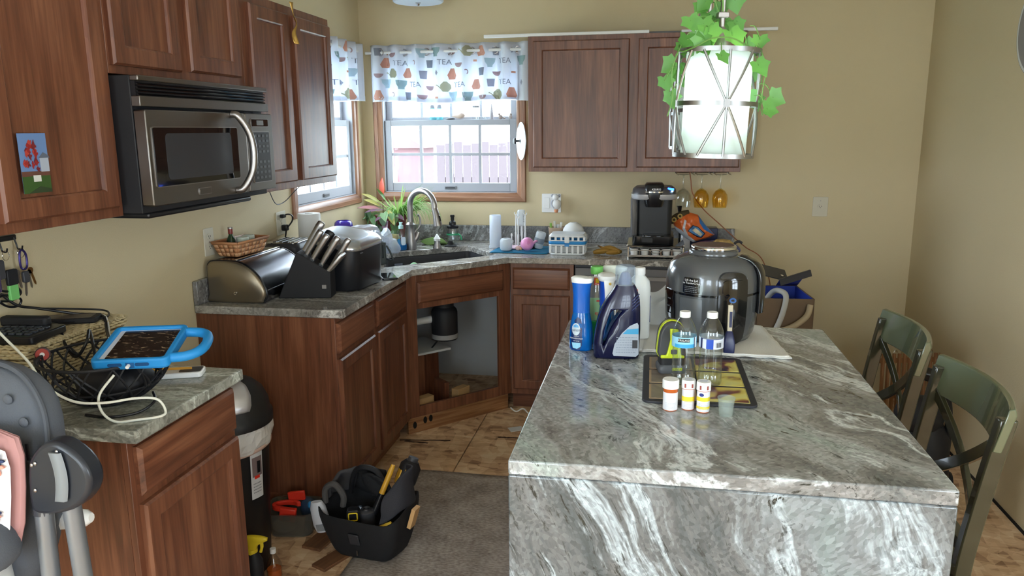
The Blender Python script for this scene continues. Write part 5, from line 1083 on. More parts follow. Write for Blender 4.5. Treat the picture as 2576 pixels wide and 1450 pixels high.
# ---- pod drawer and pods
kd = thing('pod_drawer', 'chrome wire coffee pod drawer with a black glass top', 'pod drawer', (1.878, -.44, CT))
for x in (-.148, .148):
    for y in (-.155, .155): MB().cyl((x,y,0), (x,y,.066), .005, seg=10).build('leg', M.chrome, kd)
MB().prism(rrect(.312, .33, .012, 3), 'z', .066, .073).build('glass_top', M.blackg, kd, bev=.001)
for z in (.012, .018, .046): MB().tube([(-.148,-.158,z), (.148,-.158,z)], .0028, 8).build('front_wire', M.chrome, kd)
for x in (-.148, .148):
    for z in (.012, .046): MB().tube([(x,-.155,z), (x,.155,z)], .0025, 8).build('side_wire', M.chrome, kd)
for x in (-.089, -.085, -.031, -.027, .027, .031, .085, .089): MB().tube([(x,-.158,.012), (x,-.158,.046)], .0014, 6).build('divider_wire', M.chrome, kd)
MB().tube(spline([(-.035,-.16,.046), (-.02,-.163,.036), (0,-.164,.032), (.02,-.163,.036), (.035,-.16,.046)], 4), .002, 6).build('pull', M.chrome, kd)
MB().bx(-.145, .145, -.15, .15, .010, .0125).build('floor_plate', M.black, kd)
for x in (-.152, .152): MB().ball((x,-.155,.072), .006, .006, .006, 10, 6).build('corner_cap', plain('pearl', S(214,206,190), .3), kd)
for k in range(5):
    t = thing('coffee_pod', ['leftmost', 'second from left', 'middle', 'second from right', 'rightmost'][k]+' white coffee pod in the front row of the drawer', 'coffee pod', (1.878-.116+k*.058, -.565, CT+.0128), 0, 'pods in the drawer')
    MB().lathe([(0,0), (.018,0), (.019,.002), (.0225,.036), (.0255,.037), (.0255,.040), (.022,.041), (0,.041)], 24).build('cup', M.white, t); MB().lathe([(0,.0411), (.0235,.0411)], 24).build('foil_lid', M.nickel, t)
# ---- single-serve coffee maker (local -y to room)
km = thing('coffee_maker', 'black and silver single-cup coffee maker with blue lit display', 'coffee maker', (1.862, -.43, CT+.0735))
kblk = plain('brewer_black', S(20,21,24), .28, coat=.3)
MB().loft([plan(.22,.27,0,.03), plan(.225,.275,.006,.03), plan(.225,.275,.045,.03)]).build('base', kblk, km, smooth=50)
MB().loft([[(x, y+.05, z) for x, y, z in plan(.20,.17,.045,.03)], [(x, y+.05, z) for x, y, z in plan(.205,.175,.25,.03)]]).build('column', plain('brewer_panel', S(32,34,38), .45), km, smooth=50)
MB().loft([plan(.235,.26,.244,.08), plan(.248,.274,.252,.085), plan(.250,.276,.274,.085)]).build('silver_band', plain('brewer_silver', S(196,198,202), .25, .35), km, smooth=50)
MB().loft([plan(.243,.269,.270,.085), plan(.236,.262,.296,.085), plan(.20,.225,.312,.08)]).build('head', plain('brewer_grey', S(74,72,74), .3), km, smooth=60)
MB().loft([[(x, y-.09, z) for x, y, z in plan(.088,.075,.205,.03)], [(x, y-.09, z) for x, y, z in plan(.102,.09,.225,.035)], [(x, y-.09, z) for x, y, z in plan(.112,.10,.27,.035)], [(x, y-.09, z) for x, y, z in plan(.112,.10,.285,.035)]]).build('brew_head', kblk, km, smooth=60)
MB().loft([[(x, y-.062, z) for x, y, z in plan(.110,.155,.290,.035)], [(x, y-.062, z) for x, y, z in plan(.106,.15,.322,.035)], [(x, y-.058, z) for x, y, z in plan(.086,.12,.335,.03)]]).build('lid_handle', kblk, km, smooth=60)
MB().loft([[(x, y-.0905, z) for x, y, z in plan(.1135,.102,.284,.035)], [(x, y-.0905, z) for x, y, z in plan(.1135,.102,.292,.035)]]).build('handle_trim', M.chrome, km, smooth=60)
textmb('KEURIG', .014).build('brand_print', M.nickel, km, loc=(.012, -.1415, .303), rot=(PI/2, 0, 0))
MB().ob((.085, -.085, .302), .05, .045, .012, (.35, .2, 0)).build('control_pod', plain('pod_silver', S(150,152,160), .25, .8), km, bev=.004)
MB().ob((.088, -.102, .300), .034, .012, .016, (.5, .15, 0)).build('display', plain('blue_display', S(20,60,220), .3, emit=(.02,.10,1,1), es=3.5), km, bev=.002)
for x in (.078, .096): MB().ball((x,-.110,.291), .005, .004, .004, 10, 6).build('indicator', plain('blue_led', S(120,190,255), .3, emit=(.3,.7,1,1), es=6), km)
rs_ = MB().loft([[(x-.106, y+.02, z) for x, y, z in plan(.038,.20,.045,.016)], [(x-.108, y+.02, z) for x, y, z in plan(.040,.21,.246,.016)]]); rs_.build('water_tank', clear('smoked_tank', S(128,128,132), .45, .1), km, smooth=50)
MB().loft([[(x-.106, y+.02, z) for x, y, z in plan(.030,.19,.048,.014)], [(x-.107, y+.02, z) for x, y, z in plan(.031,.195,.12,.014)]]).build('water', clear('water_dark', S(40,44,52), .3, .05), km, smooth=50)
MB().prism(rrect(.12, .08, .02, 4, 0, -.09), 'z', .045, .050).build('drip_tray', M.blackg, km); MB().ob((-.03,-.138,.025), .06, .004, .028).build('tray_front', M.black, km, bev=.004)
# ---- snack bags, boxes, utensil, extension cord
def flatpatch(pts, warp, nm, mat, par, cell=.008):
    b = bmesh.new(); vs = [b.verts.new((u, v, 0)) for u, v in pts]; b.faces.new(vs); bmesh.ops.triangulate(b, faces=b.faces)
    for _ in range(3): bmesh.ops.subdivide_edges(b, edges=[e for e in b.edges if e.calc_length() > cell], cuts=1); bmesh.ops.triangulate(b, faces=b.faces)
    b.verts.index_update(); m = MB(); m.v = [warp(v.co.x, v.co.y) for v in b.verts]; m.f = [tuple(v.index for v in f.verts) for f in b.faces]; b.free(); return m.build(nm, mat, par)
sn = thing('chip_bag', 'rolled-down orange and blue snack bag leaning by the coffee maker', 'chip bag', (2.085, -.265, CT+.138))
CB = [((u-510)*.00078, -(v-490)*.00078) for u, v in ((360,445), (395,392), (470,376), (548,398), (602,468), (676,545), (640,566), (520,604), (462,572), (398,520))]
def cbR(x, z):   # distance from the centre to the outline in the direction of (x,z)
    d = Vector((x, z)); n_ = d.length
    if n_ < 1e-6: return 1.0
    d /= n_; best = .08
    for (p, q) in zip(CB, CB[1:]+CB[:1]):
        p, q = Vector(p), Vector(q); e = q-p; den = d.x*e.y-d.y*e.x
        if abs(den) < 1e-9: continue
        t_ = (p.x*e.y-p.y*e.x)/den; k_ = (p.x*d.y-p.y*d.x)/den
        if t_ > 0 and -.001 <= k_ <= 1.001: best = t_
    return best
def cbs(x, z, off=0, sg=-1):
    r_ = min(1, math.hypot(x, z)/cbR(x, z)); cr = .006*math.sin(x*95+z*60)+.005*math.sin(z*130-x*40)+.004*math.sin(x*170)
    return (x, sg*(.046*math.sqrt(max(0, 1-r_**2.4))+cr*(1-r_)*1.3+off), z)
def cbsheet(sg):
    m = MB(); n_, k_ = 60, 9
    def f_(u, v):
        i = u*len(CB); p = Vector(CB[int(i) % len(CB)]); q = Vector(CB[(int(i)+1) % len(CB)]); o_ = p.lerp(q, i-int(i))*v
        return cbs(o_.x, o_.y, 0, sg)
    return m.sheet(f_, n_, k_)
fb = cbsheet(-1); bb_ = cbsheet(1); fb.add(bb_.v, bb_.f); fb.build('bag', plain('orange_foil', S(214,104,48), .3), sn, smooth=25)
def cbp(pts, nm, mat, off): flatpatch([((u-510)*.00078, -(v-490)*.00078) for u, v in pts], lambda x, z: cbs(x, z, off), nm, mat, sn, .010)
cbp([(552,402), (602,468), (674,545), (640,528), (590,498), (562,455)], 'blue_side', plain('blue_foil', S(46,112,186), .3), .002)
cbp([(376,480), (398,520), (462,572), (520,602), (478,552), (432,508)], 'silver_side', plain('silver_foil', S(196,202,210), .3), .002)
cbp([(452,428), (466,440), (456,492), (482,546), (545,596), (520,600), (466,560), (438,496)], 'white_swoosh', plain('silver_print', S(208,210,214), .3), .003)
cbp([(478,515), (512,466), (552,482), (606,532), (578,566), (545,558)], 'picture_patch', plain('patch_navy', S(26,36,60), .3), .003)
cbp([(484,514), (514,472), (548,486), (598,532), (575,558), (548,550)], 'picture', plain('patch_blue', S(92,140,186), .3), .004)
cbp([(508,508), (530,488), (556,508), (585,535), (572,552), (540,530)], 'picture_chips', plain('patch_cream', S(220,204,170), .4), .005)
MB().tube(spline([(-.125,-.01,.028), (-.10,-.02,.055), (-.06,-.02,.078), (-.022,-.012,.088)], 4), [.016,.02,.019,.02,.019,.02,.018,.019,.017,.017,.015,.014,.012], 10).build('rolled_top', plain('dark_roll', S(70,58,36), .35), sn, smooth=25)
for x, z in ((-.105,.045), (-.072,.066)): MB().tube([(x+.011*math.cos(a), -.041, z+.011*math.sin(a)) for a in [2*PI*i/14 for i in range(14)]], .004, 6, closed=True).build('letter_print', plain('gold_print', S(196,164,90), .4), sn)
rc = random.Random(8)
def bagring(w_, d_, z, n=28): return [((w_+rc.uniform(-.004,.004))*math.copysign(abs(math.cos(a))**.7, math.cos(a)), (d_+rc.uniform(-.003,.003))*math.sin(a), z+rc.uniform(-.003,.003)) for a in [2*PI*i/n for i in range(n)]]
bg2 = thing('chip_bag', 'flat blue chip bag with a picture of chips behind the cooker', 'chip bag', (2.215, -.36, CT), .1); bg2.scale = (1, 1, 1.3)
bo = MB().loft([[(x, y, z*1) for x, y, z in bagring(a_, b_, z)] for a_, b_, z in ((.13,.10,.002), (.145,.11,.015), (.13,.10,.035), (.09,.07,.05), (.05,.03,.056))]); bo.build('bag', plain('navy_foil', S(30,52,140), .3), bg2, sub=1)
MB().loft([[(x+.03, y-.03, z) for x, y, z in bagring(a_, b_, z)] for a_, b_, z in ((.06,.05,.036), (.062,.05,.049), (.04,.03,.062))]).build('chip_picture', plain('chip_tan', S(206,172,110), .5, var=.4), bg2, smooth=0); MB().tube(spline([(.10,.01,.04), (.13,.015,.052), (.15,.01,.044)], 4), .006, 8).build('twist', M.dgrey, bg2)
one('storage_box', 'dark blue box behind the orange snack bag', 'box', MB().bx(-.08, .078, -.05, .05, 0, .115), M.navy, (2.165, -.085, CT), bev=.003)
one('storage_box', 'white carton standing right of the coffee maker', 'carton', MB().bx(-.022, .022, -.04, .04, 0, .15), M.whitem, (2.055, -.155, CT), (0, 0, .1), bev=.002)
ut = thing('spatula', 'black-handled utensil standing behind the snack bag', 'utensil', (2.025, -.06, CT), rot=(0, -.03, 0))
MB().lathe([(0,0), (.006,0), (.006,.17), (.009,.2), (.014,.235), (.016,.24), (0,.24)], 14).build('handle', M.black, ut); MB().lathe([(.02,0), (.02,.006), (0,.006)], 16).build('foot', M.black, ut)
one('extension_cord', 'thin orange-brown cord running from the cabinet down past the cooker', 'cord', MB().tube(spline([(2.062,-.23,1.367), (2.07,-.225,1.32), (2.085,-.22,1.24), (2.15,-.215,1.15), (2.25,-.21,1.06), (2.35,-.21,.97), (2.40,-.215,.93), (2.50,-.22,.85), (2.56,-.25,.6), (2.58,-.3,.0055)], 8), .0032, 8), plain('cord_orange', S(150,94,66), .5))
# ---- carton of dismantled dishwasher parts at the end of the counter
bxp = thing('parts_box', 'brown carton with blue lining full of hoses past the counter end', 'carton', (2.50, -.72, 0), .08)
cb = plain('carton', S(124,104,84), .8, var=.15)
for (a, b, c, d) in ((-.13,.15,-.17,-.165), (-.13,.15,.165,.17), (-.13,-.125,-.17,.17), (.145,.15,-.17,.17)): MB().bx(a, b, c, d, 0, .775).build('side', cb, bxp)
MB().bx(-.13, .15, -.17, .17, 0, .01).build('bottom', cb, bxp); MB().bx(-.122, .142, -.162, .162, .70, .706).build('packing', M.royal, bxp)
for (a, b, c, d) in ((-.124,.144,.160,.164), (-.124,-.120,-.164,.164), (.140,.144,-.164,.164)): MB().bx(a, b, c, d, .706, .774).build('lining', M.royal, bxp)
MB().add([(.04,.168,.775), (.15,.168,.775), (.16,.10,.83), (.05,.11,.83)], [(0,1,2,3)]).build('flap', M.royal, bxp, solid=.003)
hz = thing('drain_hose', 'grey-white corrugated hose sagging over the carton edge', 'hose', (2.47, -.80, .78))
MB().tube(spline([(-.03,.05,-.06), (0,.02,.0), (.02,-.06,.03), (.05,-.11,.01), (.03,-.12,-.10), (-.02,-.13,-.22)], 8), .014, 10).build('hose', plain('hose_white', S(190,190,186), .5), hz)
h2 = thing('drain_hose', 'beige rubber hose looped low beside the carton', 'hose', (2.50, -.92, .64))
MB().tube(spline([(-.20,.0,-.03), (-.08,-.01,-.035), (.04,0,-.01), (.12,.005,.05), (.14,.02,.11)], 8), .015, 10).build('hose', plain('hose_beige', S(186,170,142), .6), h2)
for k, (p_, sz, rt, lab) in enumerate((((2.585, -.74, .868), (.17,.012,.035), (0, -.28, .25), 'long dark metal rail sticking out of the carton'), ((2.47, -.62, .862), (.20,.13,.006), (.3, .25, .1), 'black metal panel lying across the carton'))):
    t = thing('metal_bracket', lab, 'bracket', p_, rot=rt); MB().bx(-sz[0]/2, sz[0]/2, -sz[1]/2, sz[1]/2, 0, sz[2]*.12 if k == 0 else sz[2]).build('plate', M.dgrey, t)
    if k == 0: MB().bx(-sz[0]/2, sz[0]/2, -sz[1]/2, -sz[1]/2+.002, -.03, .004).build('flange', M.dgrey, t)
    else: MB().cyl((.07,-.02,.004), (.07,-.02,.009), .008, seg=10).build('screw', M.chrome, t)

# ================================================================ on the island
IT = .9145
tw = thing('kitchen_towel', 'folded off-white kitchen towel under the pressure cooker', 'towel', (2.05, -2.23, IT))
q4 = [Vector((-.226,-.195,0)), Vector((.235,-.205,0)), Vector((.20,.19,0)), Vector((-.205,.18,0))]
def bil(u, v): return (q4[0]*(1-u)+q4[1]*u)*(1-v)+(q4[3]*(1-u)+q4[2]*u)*v
def towl(z):
    def f_(u, v):
        p = bil(u, v); e = max(0, .06-min(u, 1-u, v, 1-v))/.06
        return (p.x, p.y, z+.0012*math.sin(u*13)*math.sin(v*11)*(1-e)+.003*e*math.sin(u*20+v*15)**2)
    return f_
MB().sheet(towl(.002), 40, 34).build('lower_layer', M.towel, tw, solid=.003); MB().sheet(lambda u, v: towl(.0062)(.015+u*.97, .012+v*.975), 40, 34).build('upper_layer', M.towel, tw, solid=.003)
# paper towel: one sheet stands up crumpled, one lies flat
ps = thing('paper_sheet', 'crumpled white paper towel standing behind the white bottle', 'paper towel', (1.845, -2.085, IT))
rq = random.Random(2); nz = [[rq.uniform(-1, 1) for _ in range(12)] for _ in range(12)]
def crump(u, v): i, j = min(int(u*11), 10), min(int(v*11), 10); return nz[i][j]
MB().sheet(lambda u, v: (-.055+.16*u, .03*u-.02+.006*crump(u, v), .001+(.11+.055*u+.012*math.sin(u*9))*v), 14, 12).build('sheet', M.paper, ps, solid=.0008, smooth=60)
pf = thing('paper_sheet', 'folded white paper towel lying under the front of the towel', 'paper towel', (1.800, -2.30, IT))
for k in range(3): MB().sheet(lambda u, v: (-.03+.07*u, -.12+.30*v, .003*k+.001+.002*math.sin(u*4+k)*math.sin(v*9)), 8, 16).build('fold', M.paper, pf, solid=.0012)
# ---- pressure cooker / air fryer
pc = thing('pressure_cooker', 'large glossy grey and black pressure cooker on the white towel', 'pressure cooker', (2.055, -2.205, IT+.0095)); pc.scale = (1, 1, .925)
ckg = plain('cooker_grey', S(88,90,92), .2, .25, coat=.4); ckb = plain('cooker_black', S(18,18,20), .14, coat=.5)
def ck(r_, z, e=1.0, n=48): return [(r_*math.cos(2*PI*i/n), r_*e*math.sin(2*PI*i/n), z) for i in range(n)]
MB().loft([ck(.115,.0), ck(.128,.004), ck(.140,.03), ck(.149,.08), ck(.152,.14), ck(.152,.172)]).build('base_body', plain('cooker_body', S(80,82,84), .24, .25, coat=.3), pc, smooth=60)
MB().loft([ck(.1525,.173), ck(.1525,.179)]).build('seam_ring', ckb, pc, smooth=60)
MB().loft([ck(.1525,.180), ck(.152,.215), ck(.148,.245), ck(.138,.272), ck(.118,.292), ck(.09,.303), ck(.08,.305), ck(.08,.316), ck(.074,.320)]).build('lid', ckg, pc, smooth=60)
MB().loft([ck(.071,.319), ck(.0735,.322), ck(.0735,.331), ck(.070,.334)]).build('lid_knob_rim', M.chrome, pc, smooth=60); MB().loft([ck(.066,.3335), ck(.066,.3352)]).build('lid_knob_top', plain('knob_bronze', S(112,96,88), .3, .6), pc)
def cpatch(a0_, a1_, z0, z1, r_, th, nm, mat, rnd=.02, n=16, prof=None):
    """curved panel hugging the cooker between angles a0..a1"""
    m = MB(); w_ = (a1_-a0_)*r_; pts = rrect(w_, z1-z0, rnd, 5); mid = (a0_+a1_)/2; zc = (z0+z1)/2
    def cv(u, v, rr): return (rr*math.cos(mid+u/r_), rr*math.sin(mid+u/r_), zc+v)
    b = bmesh.new(); vs = [b.verts.new((u, v, 0)) for u, v in pts]; b.faces.new(vs); bmesh.ops.triangulate(b, faces=b.faces)
    for _ in range(3): bmesh.ops.subdivide_edges(b, edges=[e for e in b.edges if e.calc_length() > .02], cuts=1); bmesh.ops.triangulate(b, faces=b.faces)
    b.verts.ensure_lookup_table(); b.verts.index_update()
    rf = prof or (lambda v: 0)
    m.v = [cv(v.co.x, v.co.y, r_+th+rf(zc+v.co.y)) for v in b.verts]; m.f = [tuple(v.index for v in f.verts) for f in b.faces]; n0 = len(m.v)
    bd = [e for e in b.edges if e.is_boundary]
    m.v += [cv(v.co.x, v.co.y, r_-.004+rf(zc+v.co.y)) for v in b.verts]
    m.f += [(e.verts[0].index, e.verts[1].index, e.verts[1].index+n0, e.verts[0].index+n0) for e in bd]; b.free()
    return m.build(nm, mat, pc, smooth=50)
def cprof(z):  # how far the body wall lies inside r = .152
    t_ = [(0,-.026), (.03,-.012), (.08,-.003), (.14,0), (.215,0), (.245,-.004), (.272,-.014), (.292,-.034)]
    for (a, b), (c, d) in zip(t_[:-1], t_[1:]):
        if a <= z <= c: return b+(d-b)*(z-a)/(c-a)
    return 0
FA = -PI/2-.085      # direction towards the camera
cpatch(FA+.13, FA+.70, .004, .262, .152, .020, 'front_housing', ckb, .028, prof=cprof)
cpatch(FA+.20, FA+.63, .185, .238, .152, .026, 'housing_lip', M.blackg, .012, prof=cprof)
cpatch(FA-.62, FA-.24, .182, .238, .152, .0025, 'instruction_label', ckb, .006, prof=cprof)
wl = lambda u, v: ((.1552)*math.cos(FA-.43+u/.1552), .1552*math.sin(FA-.43+u/.1552), .21+v)
for k, (tx, sz_, dz) in enumerate((('Lift the Lid', .0105, .019), ('to TenderCrisp', .0095, .009))):
    textmb(tx, sz_, lambda u, v, dz=dz: wl(u, v+dz)).build('label_text', M.white, pc)
bar_text(.045, .024, 4, lambda u, v: wl(u, v-.013), .35, 3).build('label_print', M.grey, pc)
cpatch(FA-.70, FA-.18, .03, .165, .152, .0015, 'front_band', plain('cooker_band', S(98,100,102), .22, .25), .006, prof=cprof)
cpatch(FA-1.32, FA-.86, .035, .182, .152, .004, 'control_panel', M.blackg, .014, prof=cprof)
for k in range(4): MB().ob((.158*math.cos(FA-1.02-.04*k), .158*math.sin(FA-1.02-.04*k), .15-.028*k), .02, .0012, .004, (0, 0, FA-1.02-.04*k+PI/2)).build('panel_print', plain('panel_grey', S(86,88,92), .5), pc)
hs_ = [(.085,0,.302), (.122,0,.292), (.146,0,.270), (.158,0,.238), (.161,0,.19), (.161,0,.14), (.160,0,.105)]
MB().loft([[(x+.011*math.cos(a)*(1), .034*math.sin(a), z+.010*math.cos(a)*(.6 if i < 3 else 0)) for a in [2*PI*k/14 for k in range(14)]] for i, (x, y, z) in enumerate([tuple(v) for v in spline(hs_, 4)])], M=Matrix.Rotation(-.30, 4, 'Z')).build('side_handle', ckb, pc, smooth=60)
# ---- brush leaning upright before the cooker
br = thing('dish_brush', 'upright white-handled brush with a navy head before the cooker', 'brush', (2.098, -2.412, IT+.0095), rot=(-.05, 0, 0))
MB().loft([plan(.034,.026,0,.006), plan(.036,.028,.03,.006), plan(.022,.018,.062,.005), plan(.015,.012,.068,.004)]).build('head', M.navy, br, smooth=50)
MB().bx(-.0075, .0075, -.005, .005, .066, .150).build('handle', plain('cream_handle', S(206,194,170), .5), br, bev=.002); MB().bx(-.002, .006, -.0062, -.0045, .08, .130).build('inlay', M.navy, br)
MB().tube([(.006+.008*math.cos(a), 0, .164+.006*math.sin(a)) for a in [2*PI*i/16 for i in range(16)]], .003, 8, closed=True).build('hang_loop', plain('blue_loop', S(60,100,160), .4), br); MB().cyl((0,0,.148), (.002,0,.158), .0015, seg=6).build('loop_wire', M.chrome, br)
# ---- spray bottle, blue, pale white head (left-most)
def ovz(w_, d_, z, ox=0, n=24, p_=.85): return [(ox+w_*math.copysign(abs(math.cos(a))**p_, math.cos(a)), d_*math.copysign(abs(math.sin(a))**p_, math.sin(a)), z) for a in [2*PI*i/n for i in range(n)]]
sb1 = thing('spray_bottle', 'bright blue dish spray bottle with a white wedge top, leftmost on the island', 'spray bottle', (1.635, -2.415, IT), -.1)
MB().loft([ovz(.034,.024,0), ovz(.038,.028,.006), ovz(.038,.028,.05), ovz(.035,.026,.085), ovz(.029,.022,.115), ovz(.0265,.020,.125)]).build('bottle', plain('blue_bottle', S(10,104,190), .08, trans=.25), sb1, smooth=60)
MB().loft([ovz(.0275,.0205,.124), ovz(.027,.020,.15), ovz(.027,.020,.18), ovz(.029,.022,.205), ovz(.033,.023,.222,.001)]).build('collar', plain('blue_collar', S(16,92,186), .3), sb1, smooth=60)
MB().loft([ovz(.0335,.0235,.2215,.001), ovz(.035,.024,.228,.002), ovz(.034,.0235,.236,.0), ovz(.018,.018,.240,-.010)]).build('spray_head', M.white, sb1, smooth=60)
fw = lambda u, v: (u, -.0282-.0008, v)
def ovl(u, v, k=.0006):   # surface of the oval bottle front
    zz = .05+v; w_ = .038 if zz < .05 else .038-.0085*(zz-.05)/.07; d_ = w_*.74
    c = max(-1, min(1, u/w_)); return (u, -d_*(1-abs(c)**(2/.85))**(.85/2)-k, zz)
lbl = MB(); pts = [(-.030,-.035), (-.024,-.045), (.0,-.046), (.008,-.03), (.008,.02), (.004,.055), (-.008,.062), (-.018,.05), (-.028,.01)]
flatpatch(pts, lambda u, v: ovl(u, v, .0006), 'label', plain('label_navy', S(14,40,92), .3), sb1)
flatpatch([(-.022+.014*math.cos(a)+.010, .022+.020*math.sin(a)) for a in [2*PI*i/18 for i in range(18)]], lambda u, v: ovl(u, v, .0012), 'label_badge', plain('label_silver', S(190,204,214), .3), sb1)
flatpatch([(-.012+.009*math.cos(a), .028+.010*math.sin(a)) for a in [PI*i/10 for i in range(11)]], lambda u, v: ovl(u, v, .0017), 'label_arch', plain('label_sky', S(90,160,214), .3), sb1)
textmb('DAWN', .012, lambda u, v: ovl(u-.012, v+.018, .002)).build('label_name', M.navy, sb1); textmb('POWERWASH', .0068, lambda u, v: ovl(u-.010, v-.008, .002)).build('label_word', M.white, sb1); textmb('platinum', .005, lambda u, v: ovl(u-.010, v+.0, .002)).build('label_word', M.white, sb1); textmb('dish spray', .005, lambda u, v: ovl(u-.010, v-.0155, .002)).build('label_word', M.white, sb1)
flatpatch([(-.026,-.022), (.004,-.022), (.004,-.034), (-.008,-.042), (-.022,-.040)], lambda u, v: ovl(u, v, .0012), 'label_wave', plain('label_pale', S(150,206,232), .3), sb1)
# ---- green cleaner bottle with a green cap
gb = thing('cleaner_bottle', 'clear cleaner bottle with green liquid and a green cap', 'cleaner bottle', (1.676, -2.315, IT))
MB().loft([ovz(.036,.026,0), ovz(.038,.028,.006), ovz(.038,.028,.16), ovz(.034,.026,.19), ovz(.019,.018,.222), ovz(.016,.016,.235)]).build('bottle', M.bottle, gb, smooth=60); MB().loft([ovz(.034,.024,.003), ovz(.036,.026,.008), ovz(.036,.026,.075)]).build('liquid', plain('green_liquid', S(60,190,70), .1, trans=.3), gb, smooth=60)
MB().loft([ck(.0195,.232,1,24), ck(.0205,.236,1,24), ck(.0205,.254,1,24), ck(.018,.257,1,24)]).build('cap', plain('green_cap', S(104,176,86), .4), gb)
MB().prism(rrect(.056, .075, .006, 3, .002, .118), 'y', -.0296, -.0284).build('label', plain('label_green', S(150,196,140), .4), gb); textmb('Fabuloso' if 0 else 'ear', .024).build('label_word', M.red, gb, loc=(.012, -.0302, .105), rot=(PI/2, 0, 0)); MB().ob((.014,-.0302,.146), .024, .001, .006).build('label_stripe', plain('label_red', S(196,50,44), .4), gb)
MB().ob((.004,-.024,.21), .022, .002, .028, (.35, 0, .1)).build('neck_tag', plain('tag_red', S(206,84,60), .4), gb); MB().ob((.004,-.0255,.213), .012, .002, .016, (.35, 0, .1)).build('tag_panel', M.yellow, gb)
# ---- white trigger bottles
def trigger(t, z, mat, s_=1.0, yaw_=0):
    Mx = Matrix.Rotation(yaw_, 4, 'Z')
    MB().loft([[(x, y, zz) for x, y, zz in ovz(.014,.012,z)], ovz(.016,.013,z+.012), ovz(.020,.013,z+.03,.004), ovz(.040,.012,z+.046,.018), ovz(.044,.011,z+.056,.016), ovz(.03,.008,z+.062,.010)], M=Mx).build('trigger_head', mat, t, smooth=60)
    MB().tube(spline([(.034,0,z+.042), (.036,0,z+.022), (.030,0,z+.0)], 4), [.0065]*5+[.0055]*4, 8, M=Mx).build('trigger', mat, t)
wb0 = thing('spray_bottle', 'clear spray bottle with a pale wide trigger head behind the green cap', 'spray bottle', (1.715, -2.255, IT))
MB().loft([ovz(.036,.026,0), ovz(.038,.028,.006), ovz(.038,.028,.12), ovz(.018,.016,.17), ovz(.014,.014,.19)]).build('bottle', M.bottle, wb0, smooth=60); trigger(wb0, .188, plain('pale_trigger', S(214,220,208), .4), 1, .15)
sb2 = thing('spray_bottle', 'royal blue spray bottle with a white trigger facing the camera', 'spray bottle', (1.712, -2.365, IT), -1.25)
MB().loft([ovz(.036,.026,0), ovz(.038,.028,.006), ovz(.037,.027,.09), ovz(.030,.022,.125), ovz(.025,.02,.14)]).build('bottle', plain('blue_bottle_b', S(14,92,170), .1, trans=.2), sb2, smooth=60)
MB().loft([ovz(.027,.022,.138), ovz(.027,.022,.20), ovz(.031,.025,.222)]).build('collar', plain('royal_collar', S(22,72,176), .35), sb2, smooth=60); MB().loft([ovz(.032,.026,.22), ovz(.036,.030,.228,.004), ovz(.036,.030,.238,.004), ovz(.02,.02,.244)]).build('spray_head', M.white, sb2, smooth=60)
MB().loft([[(.030+.004*math.sin(z*20), .016*math.cos(a)*k, .155+z) if 0 else (.030+.008*math.sin(a)*.8, .018*math.cos(a)*k, .155+z) for a in [2*PI*i/14 for i in range(14)]] for z, k in ((0,.5), (.01,.75), (.04,.85), (.07,1.0))]).build('trigger', M.white, sb2, smooth=60); MB().cyl((.036,0,.215), (.041,0,.215), .004, seg=10).build('nozzle', plain('nozzle_yellow', S(214,180,90), .4), sb2)
# ---- dark blue detergent jug
dj = thing('detergent_jug', 'large navy detergent jug with a clear measuring cap', 'detergent', (1.752, -2.475, IT), .12)
def jr(x0, x1, d_, z): 
    return [((x0+x1)/2+p*(x1-x0)/2, q*d_, z) for p, q in [(math.copysign(abs(math.cos(a))**.55, math.cos(a)), math.copysign(abs(math.sin(a))**.55, math.sin(a))) for a in [2*PI*i/32 for i in range(32)]]]
nv = plain('navy_jug', S(16,20,54), .24, coat=.2)
jug_ = MB().loft([jr(-.070,.066,.034,0), jr(-.073,.069,.038,.006), jr(-.073,.070,.040,.05), jr(-.068,.071,.040,.09), jr(-.060,.070,.039,.13), jr(-.048,.069,.037,.16), jr(-.036,.067,.034,.185), jr(-.022,.062,.030,.205), jr(-.012,.056,.026,.222), jr(-.006,.050,.024,.232)])
jo = jug_.build('jug', nv, dj, smooth=60)
# grip: a through-hole, cut as real geometry
gm = MB(); gp = [(-.058,.035), (-.050,.03), (-.030,.075), (-.010,.118), (.010,.14), (.016,.15), (.006,.162), (-.020,.16), (-.036,.138), (-.050,.09)]
gp = [(-.046,.045), (-.036,.05), (-.020,.095), (.004,.135), (.014,.150), (.002,.158), (-.018,.154), (-.030,.132), (-.042,.09)]
gm.prism([(p.x, p.y) for p in spline([(a, b, 0) for a, b in gp], 3, True)], 'y', -.06, .06)
cut = gm.build('cut', nv, dj); bo_ = jo.modifiers.new('grip', 'BOOLEAN'); bo_.object = cut; bo_.solver = 'EXACT'
bpy.context.view_layer.update()
nm_ = bpy.data.meshes.new_from_object(jo.evaluated_get(bpy.context.evaluated_depsgraph_get())); jo.modifiers.clear(); jo.data = nm_; bpy.data.objects.remove(cut)
for k in range(4): MB().ob((.052-.0*k, -.0335-.0012*k, .196-.010*k), .03, .003, .0022, (0, -.75, 0)).build('moulded_rib', plain('navy_rib', S(36,44,92), .3), dj)
MB().lathe([(.021,.230), (.020,.245), (.014,.262), (.010,.268), (0,.268)], 24, c=(.022,0,0)).build('spout', plain('spout_blue', S(40,60,120), .4), dj)
MB().lathe([(.031,.230), (.0305,.28), (.028,.288), (.022,.290), (0,.290)], 28, c=(.022,0,0)).build('measuring_cap', clear('cap_clear', S(200,214,228), .74, .12), dj)
jl = [(-.012,.012), (-.016,.02), (-.010,.05), (.012,.085), (.036,.108), (.058,.118), (.062,.110), (.064,.018), (.056,.010)]
lw_ = lambda k: (lambda u, v: (u, -.0405-k-.0*v if v < .09 else -.0405-k+(v-.09)*.03, v))
